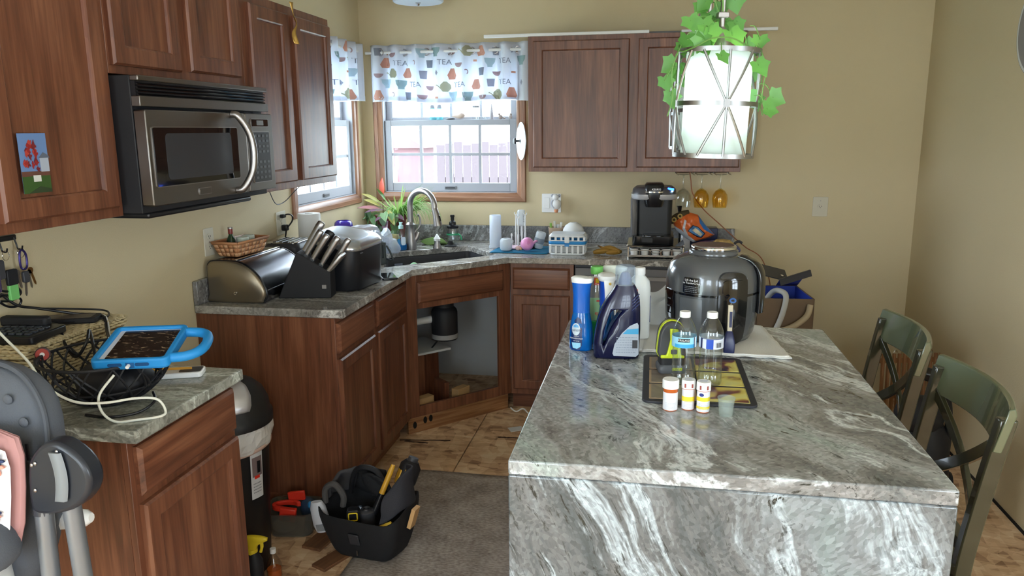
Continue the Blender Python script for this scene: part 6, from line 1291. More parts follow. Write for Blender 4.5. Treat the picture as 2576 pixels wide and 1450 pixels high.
flatpatch(jl, lw_(.0006), 'label', plain('jug_label', S(176,184,196), .4), dj); flatpatch([(.014,.082), (.028,.097), (.062,.100), (.062,.082)], lw_(.0012), 'label_band', plain('band_blue', S(70,160,206), .4), dj)
bar_text(.062, .055, 7, lambda u, v: lw_(.0012)(u+.026, v+.046), .25, 5).build('label_print', plain('print_grey', S(140,150,166), .5), dj); MB().ob((.052,-.0418,.05), .016, .0008, .026).build('barcode', M.dgrey, dj)
# ---- white bottle with a red tab
wbt = thing('bleach_bottle', 'plain white bottle standing behind the navy jug', 'bottle', (1.815, -2.275, IT+.0095), .05)
MB().loft([ovz(.034,.026,0), ovz(.037,.029,.006), ovz(.037,.029,.17), ovz(.033,.026,.195), ovz(.018,.017,.212), ovz(.016,.016,.218)]).build('bottle', plain('milk_white', S(222,226,224), .35), wbt, smooth=60); MB().loft([ck(.0185,.216,1,24), ck(.019,.22,1,24), ck(.0185,.238,1,24), ck(.016,.24,1,24)]).build('cap', M.white, wbt)
MB().ob((-.012,-.0295,.163), .012, .003, .016).build('red_tab', M.red, wbt); MB().ob((.0365, 0, .10), .002, .02, .09).build('side_print', plain('print_navy', S(70,80,120), .4), wbt)
# ---- picture tray / mat
ft = thing('picture_tray', 'black-framed tray with six marbled yellow picture panels', 'tray', (1.982, -2.678, IT))
MB().prism(rrect(.292, .425, .022, 5), 'z', 0, .007).build('frame', plain('tray_black', S(44,44,50), .5), ft, bev=.002)
def marb(nm, c, seed):
    m, t, b = nt(nm); tc = N(t, 'ShaderNodeTexCoord'); mp = N(t, 'ShaderNodeMapping'); mp.inputs['Location'].default_value = (seed*3.1, seed*1.7, seed); t.links.new(tc.outputs['Object'], mp.inputs['Vector'])
    n = N(t, 'ShaderNodeTexNoise'); n.inputs['Scale'].default_value = 9; n.inputs['Detail'].default_value = 2; n.inputs['Distortion'].default_value = 1.4; t.links.new(mp.outputs[0], n.inputs['Vector'])
    t.links.new(ramp(t, c, n.outputs['Fac']), b.inputs['Base Color']); b.inputs['Roughness'].default_value = .3; return m
yc = [(.30, S(52,44,60)), (.38, S(120,62,56)), (.45, S(206,186,90)), (.58, S(222,212,120)), (.75, S(206,206,150))]; bc = [(.3, S(84,76,70)), (.45, S(118,108,98)), (.6, S(136,126,112)), (.75, S(170,150,130))]
for i in range(2):
    for j in range(3):
        x = -.066+i*.132; y = .125-j*.130
        MB().prism(rrect(.124, .118, .003, 2, x, y), 'z', .007, .0078).build('picture_border', plain('border_%d%d' % (i, j), S(176,150,118) if i == 0 else S(190,176,104), .5, var=.2), ft)
        MB().prism(rrect(.112 if i == 0 else .118, .108 if i == 0 else .112, .002, 2, x, y), 'z', .0078, .0084).build('picture_panel', marb('marble_%d%d' % (i, j), bc if i == 0 else yc, i*3+j+1), ft)
# ---- lime cordless clamp fan
rf = thing('cordless_fan', 'lime and grey cordless fan on its battery on the tray', 'fan', (1.915, -2.625, IT+.0088), .15)
gry = plain('tool_grey', S(66,66,68), .5)
MB().loft([plan(.076,.066,0,.010), plan(.080,.070,.006,.012), plan(.080,.070,.018,.012), plan(.072,.062,.024,.012)]).build('battery', plain('battery_grey', S(82,84,88), .45), rf, smooth=50); MB().loft([plan(.070,.06,.024,.012), plan(.072,.062,.045,.012)]).build('battery_shoe', plain('shoe_black', S(36,36,38), .5), rf, smooth=50)
MB().ob((.012,-.0355,.014), .028, .002, .008).build('battery_print', M.lime, rf); textmb('ONE+', .009).build('battery_text', M.dgrey, rf, loc=(.012, -.0368, .014), rot=(PI/2, 0, 0))
body = [(-.036,.045), (.032,.045), (.034,.075), (.034,.115), (.024,.140), (.004,.150), (-.018,.146), (-.034,.125), (-.040,.09)]
bs_ = [(p.x, p.y) for p in spline([(a, b, 0) for a, b in body], 3, True)]
MB().prism(bs_, 'y', -.030, .030).build('housing', gry, rf, bev=.006)
MB().prism([(p.x, p.y) for p in spline([(a*1.03, .098+(b-.098)*1.03, 0) for a, b in body], 3, True)], 'y', -.010, .010).build('rim_band', M.lime, rf, bev=.003)
lg = MB().prism([(-.036,.046), (.032,.046), (.032,.054), (.022,.056), (.020,.078), (.016,.10), (.012,.132), (-.012,.134), (-.010,.10), (-.016,.07), (-.020,.056), (-.036,.056)], 'y', -.037, -.029); lg.build('front_leg', M.lime, rf, bev=.003)
MB().prism(rrect(.018, .014, .003, 2, .001, .066), 'y', -.0385, -.036).build('leg_slot', gry, rf); MB().cyl((0,-.039,.098), (0,-.036,.098), .005, seg=12).build('key_hole', plain('olive', S(140,150,30), .5), rf)
# ---- water bottles
def waterbottle(label, x, y, kind, rz):
    t = thing('water_bottle', label, 'water bottle', (x, y, IT+.0088 if y > -2.89 else IT), rz, 'water bottles on the island')
    pr_ = [(0,.004), (.022,.0), (.030,.004), (.032,.012), (.032,.03), (.0305,.034), (.032,.038), (.0305,.046), (.0318,.052), (.0302,.060), (.0315,.066), (.030,.074), (.0312,.080), (.0298,.088), (.0312,.094), (.030,.102), (.0325,.108), (.0328,.112), (.0328,.140), (.0325,.146), (.031,.154), (.026,.168), (.0185,.182), (.0135,.189), (.0130,.194), (0,.194)]
    MB().lathe(pr_, 32).build('bottle', M.bottle, t); MB().lathe([(0,.006), (.0285,.006), (.0302,.014), (.0295,.06), (.0290,.10), (.0308,.112), (.0308,.146), (0,.146)], 28).build('water', thinglass('water', (.96,.975,.98,1), .10), t)
    MB().lathe([(.0142,.188), (.0148,.189), (.0148,.201), (.0138,.204), (0,.2045)], 24).build('cap', M.white, t)
    MB().lathe([(.0331,.108), (.0331,.137)], 40).build('label', plain('wb_label_'+kind, S(150,206,232) if kind == 'a' else S(214,220,232), .35), t)
    wp = lambda k: (lambda u, v: ((.0331+k)*math.cos(-PI/2+u/.0331), (.0331+k)*math.sin(-PI/2+u/.0331), .1225+v))
    def pt_(u0, u1, v0, v1, mat, nm, k=.0004): MB().sheet(lambda a, b: wp(k)(u0+(u1-u0)*a, v0+(v1-v0)*b), 8, 1).build(nm, mat, t)
    if kind == 'a':
        pt_(-.03,.03,-.0142,-.004,plain('wb_blue', S(64,160,212), .35),'label_band'); pt_(-.020,.012,.002,.0115,M.black,'brand_panel',.0006); textmb('KIRKLAND', .0078, lambda u, v: wp(.0010)(u-.004, v+.0068), sx=.82).build('brand_name', M.white, t)
        pt_(.026,.029,-.0142,.0142,M.navy,'label_edge'); pt_(.029,.036,-.0142,.0142,M.white,'label_seam',.0003)
    else:
        pt_(-.034,-.027,-.0142,.0142,M.navy,'label_edge'); pt_(-.015,.004,-.0142,.012,plain('wb_royal', S(30,74,176), .35),'label_panel'); pt_(.006,.030,-.012,.008,plain('wb_grey', S(196,200,208), .4),'barcode_panel')
        for k in range(7): pt_(.011+k*.0024,.0122+k*.0024+(.0006 if k % 2 else 0),-.010,.003,M.dgrey,'barcode_bar',.0008)
        pt_(-.034,.034,.0120,.0142,plain('wb_edge', S(90,96,120), .4),'label_rim')
waterbottle('water bottle with the black-and-blue label, left of the pair', 1.945, -2.735, 'a', .05); waterbottle('water bottle with the white and royal blue label, right of the pair', 2.017, -2.735, 'b', -.02)
# ---- pill bottles and dosing cup
def pill(label, x, y, r_, h_, kind, z_=IT):
    t = thing('pill_bottle', label, 'pill bottle', (x, y, z_), 0, 'pill bottles on the island')
    hc = .022
    MB().lathe([(0,0), (r_*.86,0), (r_*.88,.002), (r_*.88,h_-hc), (r_*.8,h_-hc+.002), (0,h_-hc+.002)], 32).build('vial', clear('amber_vial', S(214,104,40), .25, .15), t)
    MB().lathe([(0,.003), (r_*.78,.003), (r_*.78,h_*.45), (0,h_*.46)], 20).build('pills', plain('pills', S(226,214,200), .7), t)
    cap_ = MB(); n = 48
    rings = [[((rr*(1+(.018 if (i % 2 and kind == 'a') else 0)))*math.cos(2*PI*i/n), (rr*(1+(.018 if (i % 2 and kind == 'a') else 0)))*math.sin(2*PI*i/n), z) for i in range(n)] for rr, z in ((r_,h_-hc), (r_,h_-.003), (r_*.94,h_), (r_*.2,h_))]
    cap_.loft(rings).build('cap', M.white, t, smooth=30)
    wp = lambda k, z0: (lambda u, v: ((r_*.885+k)*math.cos(-PI/2+u/r_), (r_*.885+k)*math.sin(-PI/2+u/r_), z0+v))
    def pt_(u0, u1, v0, v1, mat, nm, k=.0004): MB().sheet(lambda a, b: wp(k, 0)(u0+(u1-u0)*a, v0+(v1-v0)*b), 14, 1).build(nm, mat, t)
    W3 = r_*1.45; top = h_-hc-(.010 if kind == 'a' else .002)
    pt_(-W3, W3*1.2, .002, top, plain('rx_white', S(226,226,230), .4), 'label')
    if kind != 'a':
        for (v0, v1) in ((top*.55, top*.74), (.010, .016)) if kind == 'c' else ((top*.42, top*.66),): pt_(-W3, W3, v0, v1, plain('rx_yellow', S(238,214,60), .4), 'yellow_band', .0008)
        for k in range(2): MB().ob(((r_+.0002)*math.cos(-PI/2-.5+k*1.0), (r_+.0002)*math.sin(-PI/2-.5+k*1.0), h_-.013), .004, .002, .010, (0, 0, -.5+k)).build('cap_mark', plain('cap_red', S(150,70,60), .5), t)
        bar_text(r_*1.1, r_*.9, 4, lambda u, v: (u, v, h_+.0004), .3, 9).build('cap_print', plain('cap_blue', S(120,140,190), .5), t)
    if kind == 'c': MB().add([wp(.0012, 0)(-r_*.35+r_*.36*math.cos(a), top*.86+r_*.24*math.sin(a)) for a in [2*PI*i/20 for i in range(20)]], [tuple(range(20))]).build('logo_oval', plain('rx_navy', S(34,48,120), .4), t)
    bar_text(r_*1.5, top*.42, 6, lambda u, v: wp(.0010, top*.26)(u, v), .28, int(x*1000)).build('label_print', plain('rx_print', S(184,186,196), .5), t)
pill('largest pill bottle with a ribbed white cap and orange rim', 1.907, -2.923, .0205, .080, 'a'); pill('pill bottle with one yellow band, in the middle of the three', 1.9515, -2.912, .0175, .078, 'b'); pill('pill bottle with two yellow bands and a blue logo, rightmost', 1.988, -2.925, .0178, .079, 'c')
one('dosing_cup', 'small clear plastic dosing cup right of the pill bottles', 'cup', MB().lathe([(0,.001), (.0165,.001), (.0205,.044), (.022,.044), (.022,.047), (.0205,.047), (.0200,.044), (.0158,.003), (0,.003)], 32), clear('dosing_plastic', S(220,228,222), .86, .15), (2.042, -2.947, IT))
# ================================================================ left foreground counter
FT = .9145
# ---- lidded wicker box: courses of twisted strands over a core
wb_ = thing('wicker_box', 'cream wicker storage box against the wall on the side counter', 'wicker box', (.118, -2.915, FT))
wkm = plain('wicker_cream', S(206,188,148), .7, bump=.5, bscale=260, var=.25); wkd = plain('wicker_core', S(128,106,72), .8)
BX, BY, BH = .096, .192, .122
MB().bx(-BX, BX, -BY, BY, 0, BH).build('core', wkd, wb_)
st = MB(); rw = random.Random(6)
def course(z, r_, amp, bx_, by_):
    per = []; 
    L1 = [( bx_, -by_), (bx_, by_), (-bx_, by_), (-bx_, -by_)]
    for i in range(4):
        a, b = Vector(L1[i]+(0,)), Vector(L1[(i+1) % 4]+(0,)); n = int((b-a).length/.012)
        nr = Vector(((b-a).y, -(b-a).x, 0)).normalized()
        for k in range(n):
            f_ = k/n; s_ = 1 if (k+int(z*1000/8)) % 2 == 0 else -1
            p = a.lerp(b, f_)+nr*(.0045+s_*amp); p.z = z+rw.uniform(-.0012,.0012); per.append(p)
    st.tube(per, r_, 5, closed=True)
for k in range(11): course(.006+k*.0092, .0042, .0028, BX, BY)
st.build('side_weave', wkm, wb_, kind='stuff')
li = MB().bx(-BX-.006, BX+.006, -BY-.006, BY+.006, BH-.012, BH+.012).build('lid', wkd, wb_)
ls = MB(); st_keep = st; st = ls
for k in range(3): course(BH-.009+k*.0085, .0044, .0026, BX+.007, BY+.007)
for k in range(24):
    y = -BY-.002+k*(2*BY+.004)/23
    pts = [(-BX-.006+i*.012, y, BH+.0125+(.0028 if (i+k) % 2 == 0 else -.0005)) for i in range(int(2*(BX+.006)/.012)+2)]
    ls.tube(pts, .0046, 5)
ls.build('lid_weave', wkm, li, kind='stuff')
TOPZ = FT+BH+.019
# ---- key pad device and charger lying on the box
kp = thing('desk_phone', 'black push-button desk phone on the wicker box', 'phone', (.128, -3.02, TOPZ), .1)
MB().prism(rrect(.17, .15, .012, 3), 'z', 0, .022).build('base', M.black, kp, bev=.004)
for i in range(6):
    for j in range(4): MB().ob((-.058+i*.023, -.048+j*.024, .0245), .016, .014, .006).build('key', plain('phone_key', S(54,58,66), .4) if (i+j) == 0 else bpy.data.materials['phone_key'], kp, bev=.002)
MB().ob((-.03, .062, .032), .14, .03, .03).build('handset_rest', M.blackm, kp, bev=.008)
cg = thing('charger', 'flat black charger lying on the far end of the wicker box', 'charger', (.115, -2.84, TOPZ), .35)
MB().prism(rrect(.19, .07, .010, 3), 'z', 0, .016).build('case', M.blackm, cg, bev=.003); MB().prism(rrect(.16, .055, .006, 3), 'z', .016, .0168).build('top_plate', plain('charger_top', S(70,58,54), .4), cg)
# ---- cables
def cable(label, pts, r_, mat, nm='cable', n=8): return one(nm, label, 'cable', MB().tube(spline(pts, n), r_, 8), mat)
zt = TOPZ+.004
cable('thick black cable arching from the wall across the wicker box into the bowl', [(.02,-2.96,1.165), (.04,-2.93,1.125), (.06,-2.88,1.105), (.12,-2.80,zt+.012), (.20,-2.79,zt+.006), (.26,-2.85,1.035), (.33,-2.93,1.022), (.375,-2.99,1.03)], .0042, M.black)
cable('thin black cable looping over the back of the wicker box', [(.06,-2.87,1.102), (.13,-2.77,zt+.02), (.17,-2.735,zt+.008), (.20,-2.76,zt+.002), (.21,-2.80,zt+.002), (.16,-2.86,zt+.001), (.10,-2.90,zt+.001)], .003, M.black)
cable('black cable looping beside the wicker box into the wire bowl', [(.10,-2.90,zt+.004), (.17,-2.93,zt+.008), (.235,-2.99,1.035), (.30,-3.03,1.01), (.33,-3.02,1.05), (.305,-2.975,1.072), (.325,-2.99,1.035), (.36,-3.03,1.0)], .0042, M.black)
tg = [(.022,-3.03,1.20), (.03,-2.99,1.185), (.035,-2.95,1.17), (.03,-2.915,1.175), (.03,-2.90,1.155), (.03,-2.935,1.14), (.03,-2.975,1.145), (.03,-2.95,1.125), (.03,-2.915,1.12), (.035,-2.91,1.14), (.03,-2.96,1.16), (.03,-3.02,1.15), (.03,-3.05,1.17)]
cable('tangle of thin black cable hanging below the key rack', tg, .0034, M.black)
cable('white cable hanging from the wall to the tablet, looped on the side counter', [(.20,-3.20,1.165), (.28,-3.235,1.125), (.36,-3.255,1.07), (.43,-3.285,1.02), (.50,-3.285,.985), (.555,-3.25,.972), (.60,-3.20,.968), (.635,-3.165,.955), (.655,-3.165,.925), (.652,-3.185,FT+.0035), (.61,-3.215,FT+.0035), (.565,-3.235,FT+.004), (.535,-3.24,.945), (.53,-3.235,.985), (.553,-3.205,1.028)], .0032, plain('cable_white', S(226,226,214), .45))
cable('thin white cable between the box and the tablet', [(.165,-2.76,zt+.004), (.215,-2.79,zt+.002), (.26,-2.84,1.03), (.33,-2.93,1.028), (.385,-3.00,1.06)], .0022, M.white)
cable('short black cable end lying by the wire bowl', [(.46,-3.205,FT+.004), (.53,-3.21,FT+.004), (.58,-3.17,FT+.004), (.60,-3.13,FT+.02), (.57,-3.09,FT+.03)], .0035, M.black)
# ---- black lattice bowl
wbw = thing('lattice_bowl', 'black openwork metal bowl on the side counter', 'bowl', (.430, -3.075, FT))
br_ = random.Random(12)
def bowlpt(a, f_):   # f 0 at base, 1 at rim
    r_ = .075+.085*math.sin(f_*PI/2)**.9; return (r_*math.cos(a), r_*math.sin(a), .006+.118*f_**1.25)
for k in range(22):
    a = 2*PI*k/22
    for dsgn in (1, -1):
        a2 = a+br_.uniform(-.06,.06); sw_ = dsgn*br_.uniform(.45,.85)
        MB().tube([bowlpt(a2+sw_*i/8, i/8) for i in range(9)], .0030, 5).build('lattice_bar', M.blackm, wbw)
MB().tube([bowlpt(2*PI*i/48, 1) for i in range(48)], .0042, 6, closed=True).build('rim', M.blackm, wbw); MB().tube([bowlpt(2*PI*i/48, .45) for i in range(48)], .003, 6, closed=True).build('hoop', M.blackm, wbw)
MB().lathe([(0,.002), (.075,.002), (.082,.006), (.078,.014), (0,.010)], 36).build('base', M.blackm, wbw)
cn = thing('black_pouch', 'black pouch lying inside the openwork bowl', 'pouch', (.445, -3.07, FT+.018))
MB().loft([ovz(.075,.06,0), ovz(.095,.075,.015), ovz(.10,.08,.045), ovz(.07,.06,.075)]).build('pouch', M.blackm, cn, smooth=60)
rt = thing('tape_measure_tag', 'round red and white tag hooked on the bowl rim', 'tag', (.275, -3.115, FT+.128), rot=(PI/2, 0, .55))
MB().lathe([(0,0), (.016,0), (.016,.006), (0,.006)], 20).build('disc', plain('tag_red2', S(176,76,70), .5), rt); MB().lathe([(0,.006), (.006,.006), (.006,.0072), (0,.0072)], 14).build('centre', M.white, rt); MB().lathe([(.0162,-.008), (.0185,-.004), (.0185,.004), (.0162,.005)], 20).build('rim', plain('maroon_rim', S(70,40,44), .5), rt); MB().ob((-.01,-.018,-.01), .028, .012, .012).build('clip', plain('dark_clip', S(54,44,44), .5), rt)
wd = thing('white_gadget', 'small white gadget with a grey screen behind the bowl', 'gadget', (.500, -2.865, FT), .35)
MB().prism(rrect(.13, .07, .012, 3), 'z', 0, .016).build('case', M.white, wd, bev=.003); MB().prism(rrect(.06, .05, .006, 3, .03, 0), 'z', .016, .0168).build('screen', M.dgrey, wd)
one('pencil', 'orange pencil lying on the white gadget', 'pencil', MB().cyl((-.06,0,0), (.06,0,0), .004, seg=6), plain('pencil_orange', S(206,150,60), .5), (.475, -2.875, FT+.0212), (0, 0, .3))
# ---- tablet in a blue foam case with a handle (local: x right edge->handle, y back, z normal)
FL, FR, BL_ = Vector((.486,-3.205,1.046)), Vector((.664,-3.150,1.046)), Vector((.405,-3.020,1.085))
ex = (FR-FL).normalized(); ey = (BL_-FL); ey = (ey-ex*ey.dot(ex)).normalized(); ez = ex.cross(ey)
tb = thing('tablet', 'tablet in a thick blue foam case with a side handle', 'tablet'); tb.matrix_world = Matrix.Translation(FL) @ Matrix((ex, ey, ez)).transposed().to_4x4()
tbm = plain('blue_foam', S(34,136,204), .5); LX, LY = .188, .204
def ringplate(outer, inner, z0, z1, nm, mat, par, bev=.004):
    n = len(outer); m = MB(); vs = []
    for (o_, z) in ((outer, z0), (outer, z1), (inner, z1), (inner, z0)): vs += [(x, y, z) for x, y in o_]
    fs = []
    for k in range(4):
        for i in range(n): j = (i+1) % n; fs.append((k*n+i, k*n+j, ((k+1) % 4)*n+j, ((k+1) % 4)*n+i))
    return m.add(vs, fs).build(nm, mat, par, bev=bev)
ringplate(rrect(LX, LY, .018, 5, LX/2, LY/2), rrect(LX-.030, LY-.030, .006, 5, LX/2, LY/2), -.012, .014, 'case_frame', tbm, tb)
MB().prism(rrect(LX-.006, LY-.006, .014, 4, LX/2, LY/2), 'z', -.013, .002).build('case_back', tbm, tb)
MB().prism(rrect(LX-.030, LY-.030, .006, 4, LX/2, LY/2), 'z', .002, .0065).build('bezel', plain('bezel_white', S(206,212,220), .3), tb)
def screenmat():
    m, t, b = nt('smudged_screen'); tc = N(t, 'ShaderNodeTexCoord'); mp = N(t, 'ShaderNodeMapping'); mp.inputs['Scale'].default_value = (30, 75, 1); t.links.new(tc.outputs['Object'], mp.inputs['Vector'])
    n = N(t, 'ShaderNodeTexNoise'); n.inputs['Scale'].default_value = 1.2; n.inputs['Detail'].default_value = 5; n.inputs['Distortion'].default_value = 1.5; t.links.new(mp.outputs[0], n.inputs['Vector'])
    t.links.new(ramp(t, [(.5, S(44,34,30)), (.60, S(66,54,46)), (.68, S(160,140,112))], n.outputs['Fac']), b.inputs['Base Color']); b.inputs['Roughness'].default_value = .18; return m
MB().prism(rrect(LX-.046, LY-.040, .003, 3, LX/2+.005, LY/2), 'z', .0065, .0070).build('screen', screenmat(), tb)
hd_ = [(LX-.006,.030,.001), (LX+.030,.034,.001), (LX+.058,.058,.001), (LX+.068,.10,.001), (LX+.060,.15,.001), (LX+.036,.172,.001), (LX-.006,.178,.001)]
MB().tube(spline(hd_, 6), .013, 10).build('handle', tbm, tb)
for x in (.06, .125): MB().prism(rrect(.034, .009, .004, 3, x, .0), 'y', -.0012, .002, Matrix.Translation((0,0,.001))).build('speaker_slot', plain('slot_blue', S(16,70,120), .6), tb)
MB().bx(.086, .106, -.001, .012, -.008, .006).build('port_cutout', plain('port_blue', S(20,84,140), .6), tb); MB().cyl((.093,-.012,-.001), (.093,.004,-.001), .0045, seg=10).build('charging_plug', M.white, tb)

# ================================================================ high chair
hc = thing('high_chair', 'grey quilted high chair with a floral pink insert', 'high chair', (.372, -3.62, 0))
hcg = plain('quilted_grey', S(84,88,96), .85, bump=.4, bscale=300); hcp = plain('pink_piping', S(172,126,124), .85); tubm = plain('tube_grey', S(128,132,138), .35, .5)
# padded back: top edge at z 1.15, right edge x .27 local
def backsec(z, w_, d_, y): return [(x, y+yy, z) for x, yy in [(w_*math.copysign(abs(math.cos(a))**.6, math.cos(a)), d_*math.copysign(abs(math.sin(a))**.7, math.sin(a))) for a in [2*PI*i/28 for i in range(28)]]]
MB().loft([backsec(.62,.20,.05,.06), backsec(.70,.245,.055,.075), backsec(.85,.285,.058,.095), backsec(1.0,.285,.056,.115), backsec(1.07,.275,.052,.125), backsec(1.12,.235,.045,.132), backsec(1.152,.15,.03,.136)]).build('back_pad', hcg, hc, sub=1)
for (x, z) in ((.12,1.09), (.20,1.085), (.235,1.04), (.245,.96), (.16,1.10), (.22,1.00)): MB().ball((x,.058+(z-.9)*.13,z), .011, .005, .011, 12, 6).build('tuft', hcg, hc)
MB().tube(spline([(.24,.055,.66), (.276,.062,.80), (.280,.08,.98), (.262,.095,1.08), (.18,.115,1.144), (.0,.125,1.158)], 6), .006, 8).build('piping', plain('grey_piping', S(74,78,86), .8), hc)
MB().ob((.262,.048,.99), .006, .003, .035).build('brand_tab', M.blackm, hc)
MB().loft([[(x, y, z) for x, y, z in backsec(zz, ww, .02, yy)] for zz, ww, yy in ((.74,.255,-.01), (.85,.278,.005), (1.02,.288,.02), (1.052,.272,.026))]).build('insert_back', hcp, hc, sub=1)
MB().loft([[(x, y, z) for x, y, z in backsec(zz, ww, .006, yy)] for zz, ww, yy in ((.76,.244,-.032), (.85,.266,-.018), (1.0,.276,-.004), (1.032,.262,.002))]).build('insert_face', plain('floral_white', S(226,222,222), .85), hc, sub=1)
fl_ = [plain('flower_teal', S(96,150,160), .8), plain('flower_navy', S(52,62,98), .8), plain('flower_coral', S(222,150,132), .8)]; fr = random.Random(3)
for k in range(26):
    x = fr.uniform(.15,.255); z = fr.uniform(.78,1.02); y = -.040+(z-.76)*.115; s_ = fr.uniform(.012,.020)
    MB().prism([(x+s_*(.6+.4*math.cos(5*a))*math.cos(a), z+s_*(.6+.4*math.cos(5*a))*math.sin(a)) for a in [2*PI*i/30 for i in range(30)]], 'y', y-.002, y+.002).build('flower_print', fl_[k % 3], hc)
MB().loft([backsec(.60,.20,.12,-.07), backsec(.68,.235,.15,-.07), backsec(.75,.235,.15,-.07), backsec(.785,.215,.13,-.07)]).build('seat_shell', M.white, hc, sub=1)
MB().loft([[(.225+x*.055*k_, y*.07*k_-.04, z) for x, y in [(math.cos(a), math.sin(a)) for a in [2*PI*i/18 for i in range(18)]]] for z, k_ in ((.78,.8),(.81,1),(.85,.9),(.875,.5))]).build('side_pad', hcg, hc, sub=1)
# right-hand folding joint and legs
JX, JY, JZ = .352, .035, .963
jp = [(-.078,-.08), (-.072,.0), (-.060,.035), (-.025,.068), (.015,.072), (.060,.045), (.082,.008), (.078,-.03), (.050,-.065), (.01,-.085), (-.05,-.095)]
jp = [(p.x, p.y) for p in spline([(a*.88, b*.92, 0) for a, b in jp], 3, True)]
jt = MB().prism(jp, 'y', -.022, .022, Matrix.Translation((JX, JY, JZ))).build('fold_joint', plain('joint_grey', S(40,43,50), .3), hc, bev=.010, seg=3)
MB().loft([[(JX+.008+xx*1.0+.008*math.cos((z-JZ)*30), JY-.0265-dd_, z) for xx, dd_ in ((-.014,0), (-.010,.005), (.010,.005), (.014,0))] for z in [JZ-.05+i*.0125 for i in range(9)]], closed=True).build('release_button', plain('button_grey', S(120,124,128), .4), hc, smooth=60)
for (a, b) in ((-.05,.018), (-.05,-.035), (.01,.05), (-.042,.022)): MB().ball((JX+a,JY-.0235,JZ+b), .0035, .002, .0045, 8, 5).build('rivet', M.nickel, jt)
MB().tube([(JX-.060,JY,JZ-.095), (JX-.057,JY,JZ-.02), (JX-.050,JY,JZ+.010)], .019, 12).build('leg_sleeve', plain('sleeve_grey', S(58,61,68), .25), hc)
for (x0, x1, y1) in ((-.058,-.066,-.05), (.006,.010,.06)):
    MB().tube([(JX+x0,JY,JZ-.06), (JX+x0+(x1-x0)*.8,JY+y1*.25,.35), (JX+x1,JY+y1*.45,.02)], .0175, 14).build('leg', tubm, hc)
    MB().tube([(-.27-x0,JY,JZ-.06), (-.27-x0,JY+y1*.25,.35), (-.27-x1,JY+y1*.45,.02)], .0175, 14).build('leg', tubm, hc)
MB().prism(jp, 'y', -.022, .022, Matrix.Translation((-.275, JY, JZ))).build('fold_joint', bpy.data.materials['joint_grey'], hc, bev=.010)
for s_ in (-1, 1): 
    MB().cyl((JX-.052 if s_ > 0 else JX+.06,JY+(-.022 if s_ > 0 else .063),.012), (-.275,JY+(-.022 if s_ > 0 else .063),.012), .012, seg=10).build('floor_bar', tubm, hc)
MB().tube(spline([(.05,.08,.77), (.14,.095,.79), (.23,.11,.805), (.325,.12,.815)], 5), [.022]*13+[.021,.018,.010], 10).build('arm_bracket', M.white, hc)

# ================================================================ floor
rg_ = thing('floor_mat', 'worn grey-brown runner mat on the subfloor', 'mat', (1.145, -2.6, 0))
def matm():
    m, t, b = nt('runner_pile'); tc = N(t, 'ShaderNodeTexCoord'); n = N(t, 'ShaderNodeTexNoise'); n.inputs['Scale'].default_value = 9; n.inputs['Detail'].default_value = 6; t.links.new(tc.outputs['Object'], n.inputs['Vector'])
    mp = N(t, 'ShaderNodeMapping'); mp.inputs['Scale'].default_value = (60, 130, 1); t.links.new(tc.outputs['Object'], mp.inputs['Vector']); n2 = N(t, 'ShaderNodeTexNoise'); n2.inputs['Scale'].default_value = 1; n2.inputs['Detail'].default_value = 2; t.links.new(mp.outputs[0], n2.inputs['Vector'])
    mx = N(t, 'ShaderNodeMix', data_type='FLOAT'); mx.inputs['Factor'].default_value = .55; t.links.new(n.outputs['Fac'], mx.inputs['A']); t.links.new(n2.outputs['Fac'], mx.inputs['B'])
    t.links.new(ramp(t, [(.36, S(122,110,102)), (.5, S(154,142,132)), (.62, S(178,166,156))], mx.outputs['Result']), b.inputs['Base Color']); b.inputs['Roughness'].default_value = .95
    bp = N(t, 'ShaderNodeBump'); bp.inputs['Strength'].default_value = .8; bp.inputs['Distance'].default_value = .003; t.links.new(mx.outputs['Result'], bp.inputs['Height']); t.links.new(bp.outputs['Normal'], b.inputs['Normal']); return m
MB().sheet(lambda u, v: (-.39+.78*u, -1.1+2.2*v, .0045+.0012*math.sin(u*9+v*13)), 30, 60).build('pile', matm(), rg_, solid=.006)
# ---- bin
bi = thing('trash_can', 'tall black kitchen bin with a domed lid and white liner', 'bin', (.350, -2.405, 0))
MB().loft([ck(.110,0), ck(.115,.004), ck(.142,.56)]).build('can', plain('bin_black', S(20,20,22), .45), bi, smooth=60)
lm = clear('liner_film', S(222,220,218), .12, .5); rl = random.Random(14)
MB().loft([[((.1445+o_+.005*math.sin(9*2*PI*i/48+z*40)+rl.uniform(-.002,.003))*math.cos(2*PI*i/48), (.1445+o_+.005*math.sin(9*2*PI*i/48+z*40)+rl.uniform(-.002,.003))*math.sin(2*PI*i/48), z+.012*math.sin(2*PI*i/48+.6)) for i in range(48)] for o_, z in ((.002,.495), (.006,.51), (.010,.535), (.008,.565), (.004,.585))], cap=False).build('liner', lm, bi, smooth=0)
MB().loft([[((.1475)*math.cos(2*PI*i/48), .1475*math.sin(2*PI*i/48), z+.012*math.sin(2*PI*i/48+.6)) for i in range(48)] for z in (.490,.503)], cap=False).build('liner_hem', plain('liner_pink', S(206,176,164), .6), bi, solid=.002)
MB().loft([ck(.152,.578), ck(.160,.582), ck(.160,.615), ck(.152,.622), ck(.148,.66), ck(.130,.70), ck(.10,.728), ck(.06,.742)]).build('domed_lid', plain('lid_black', S(22,22,24), .5), bi, smooth=60)
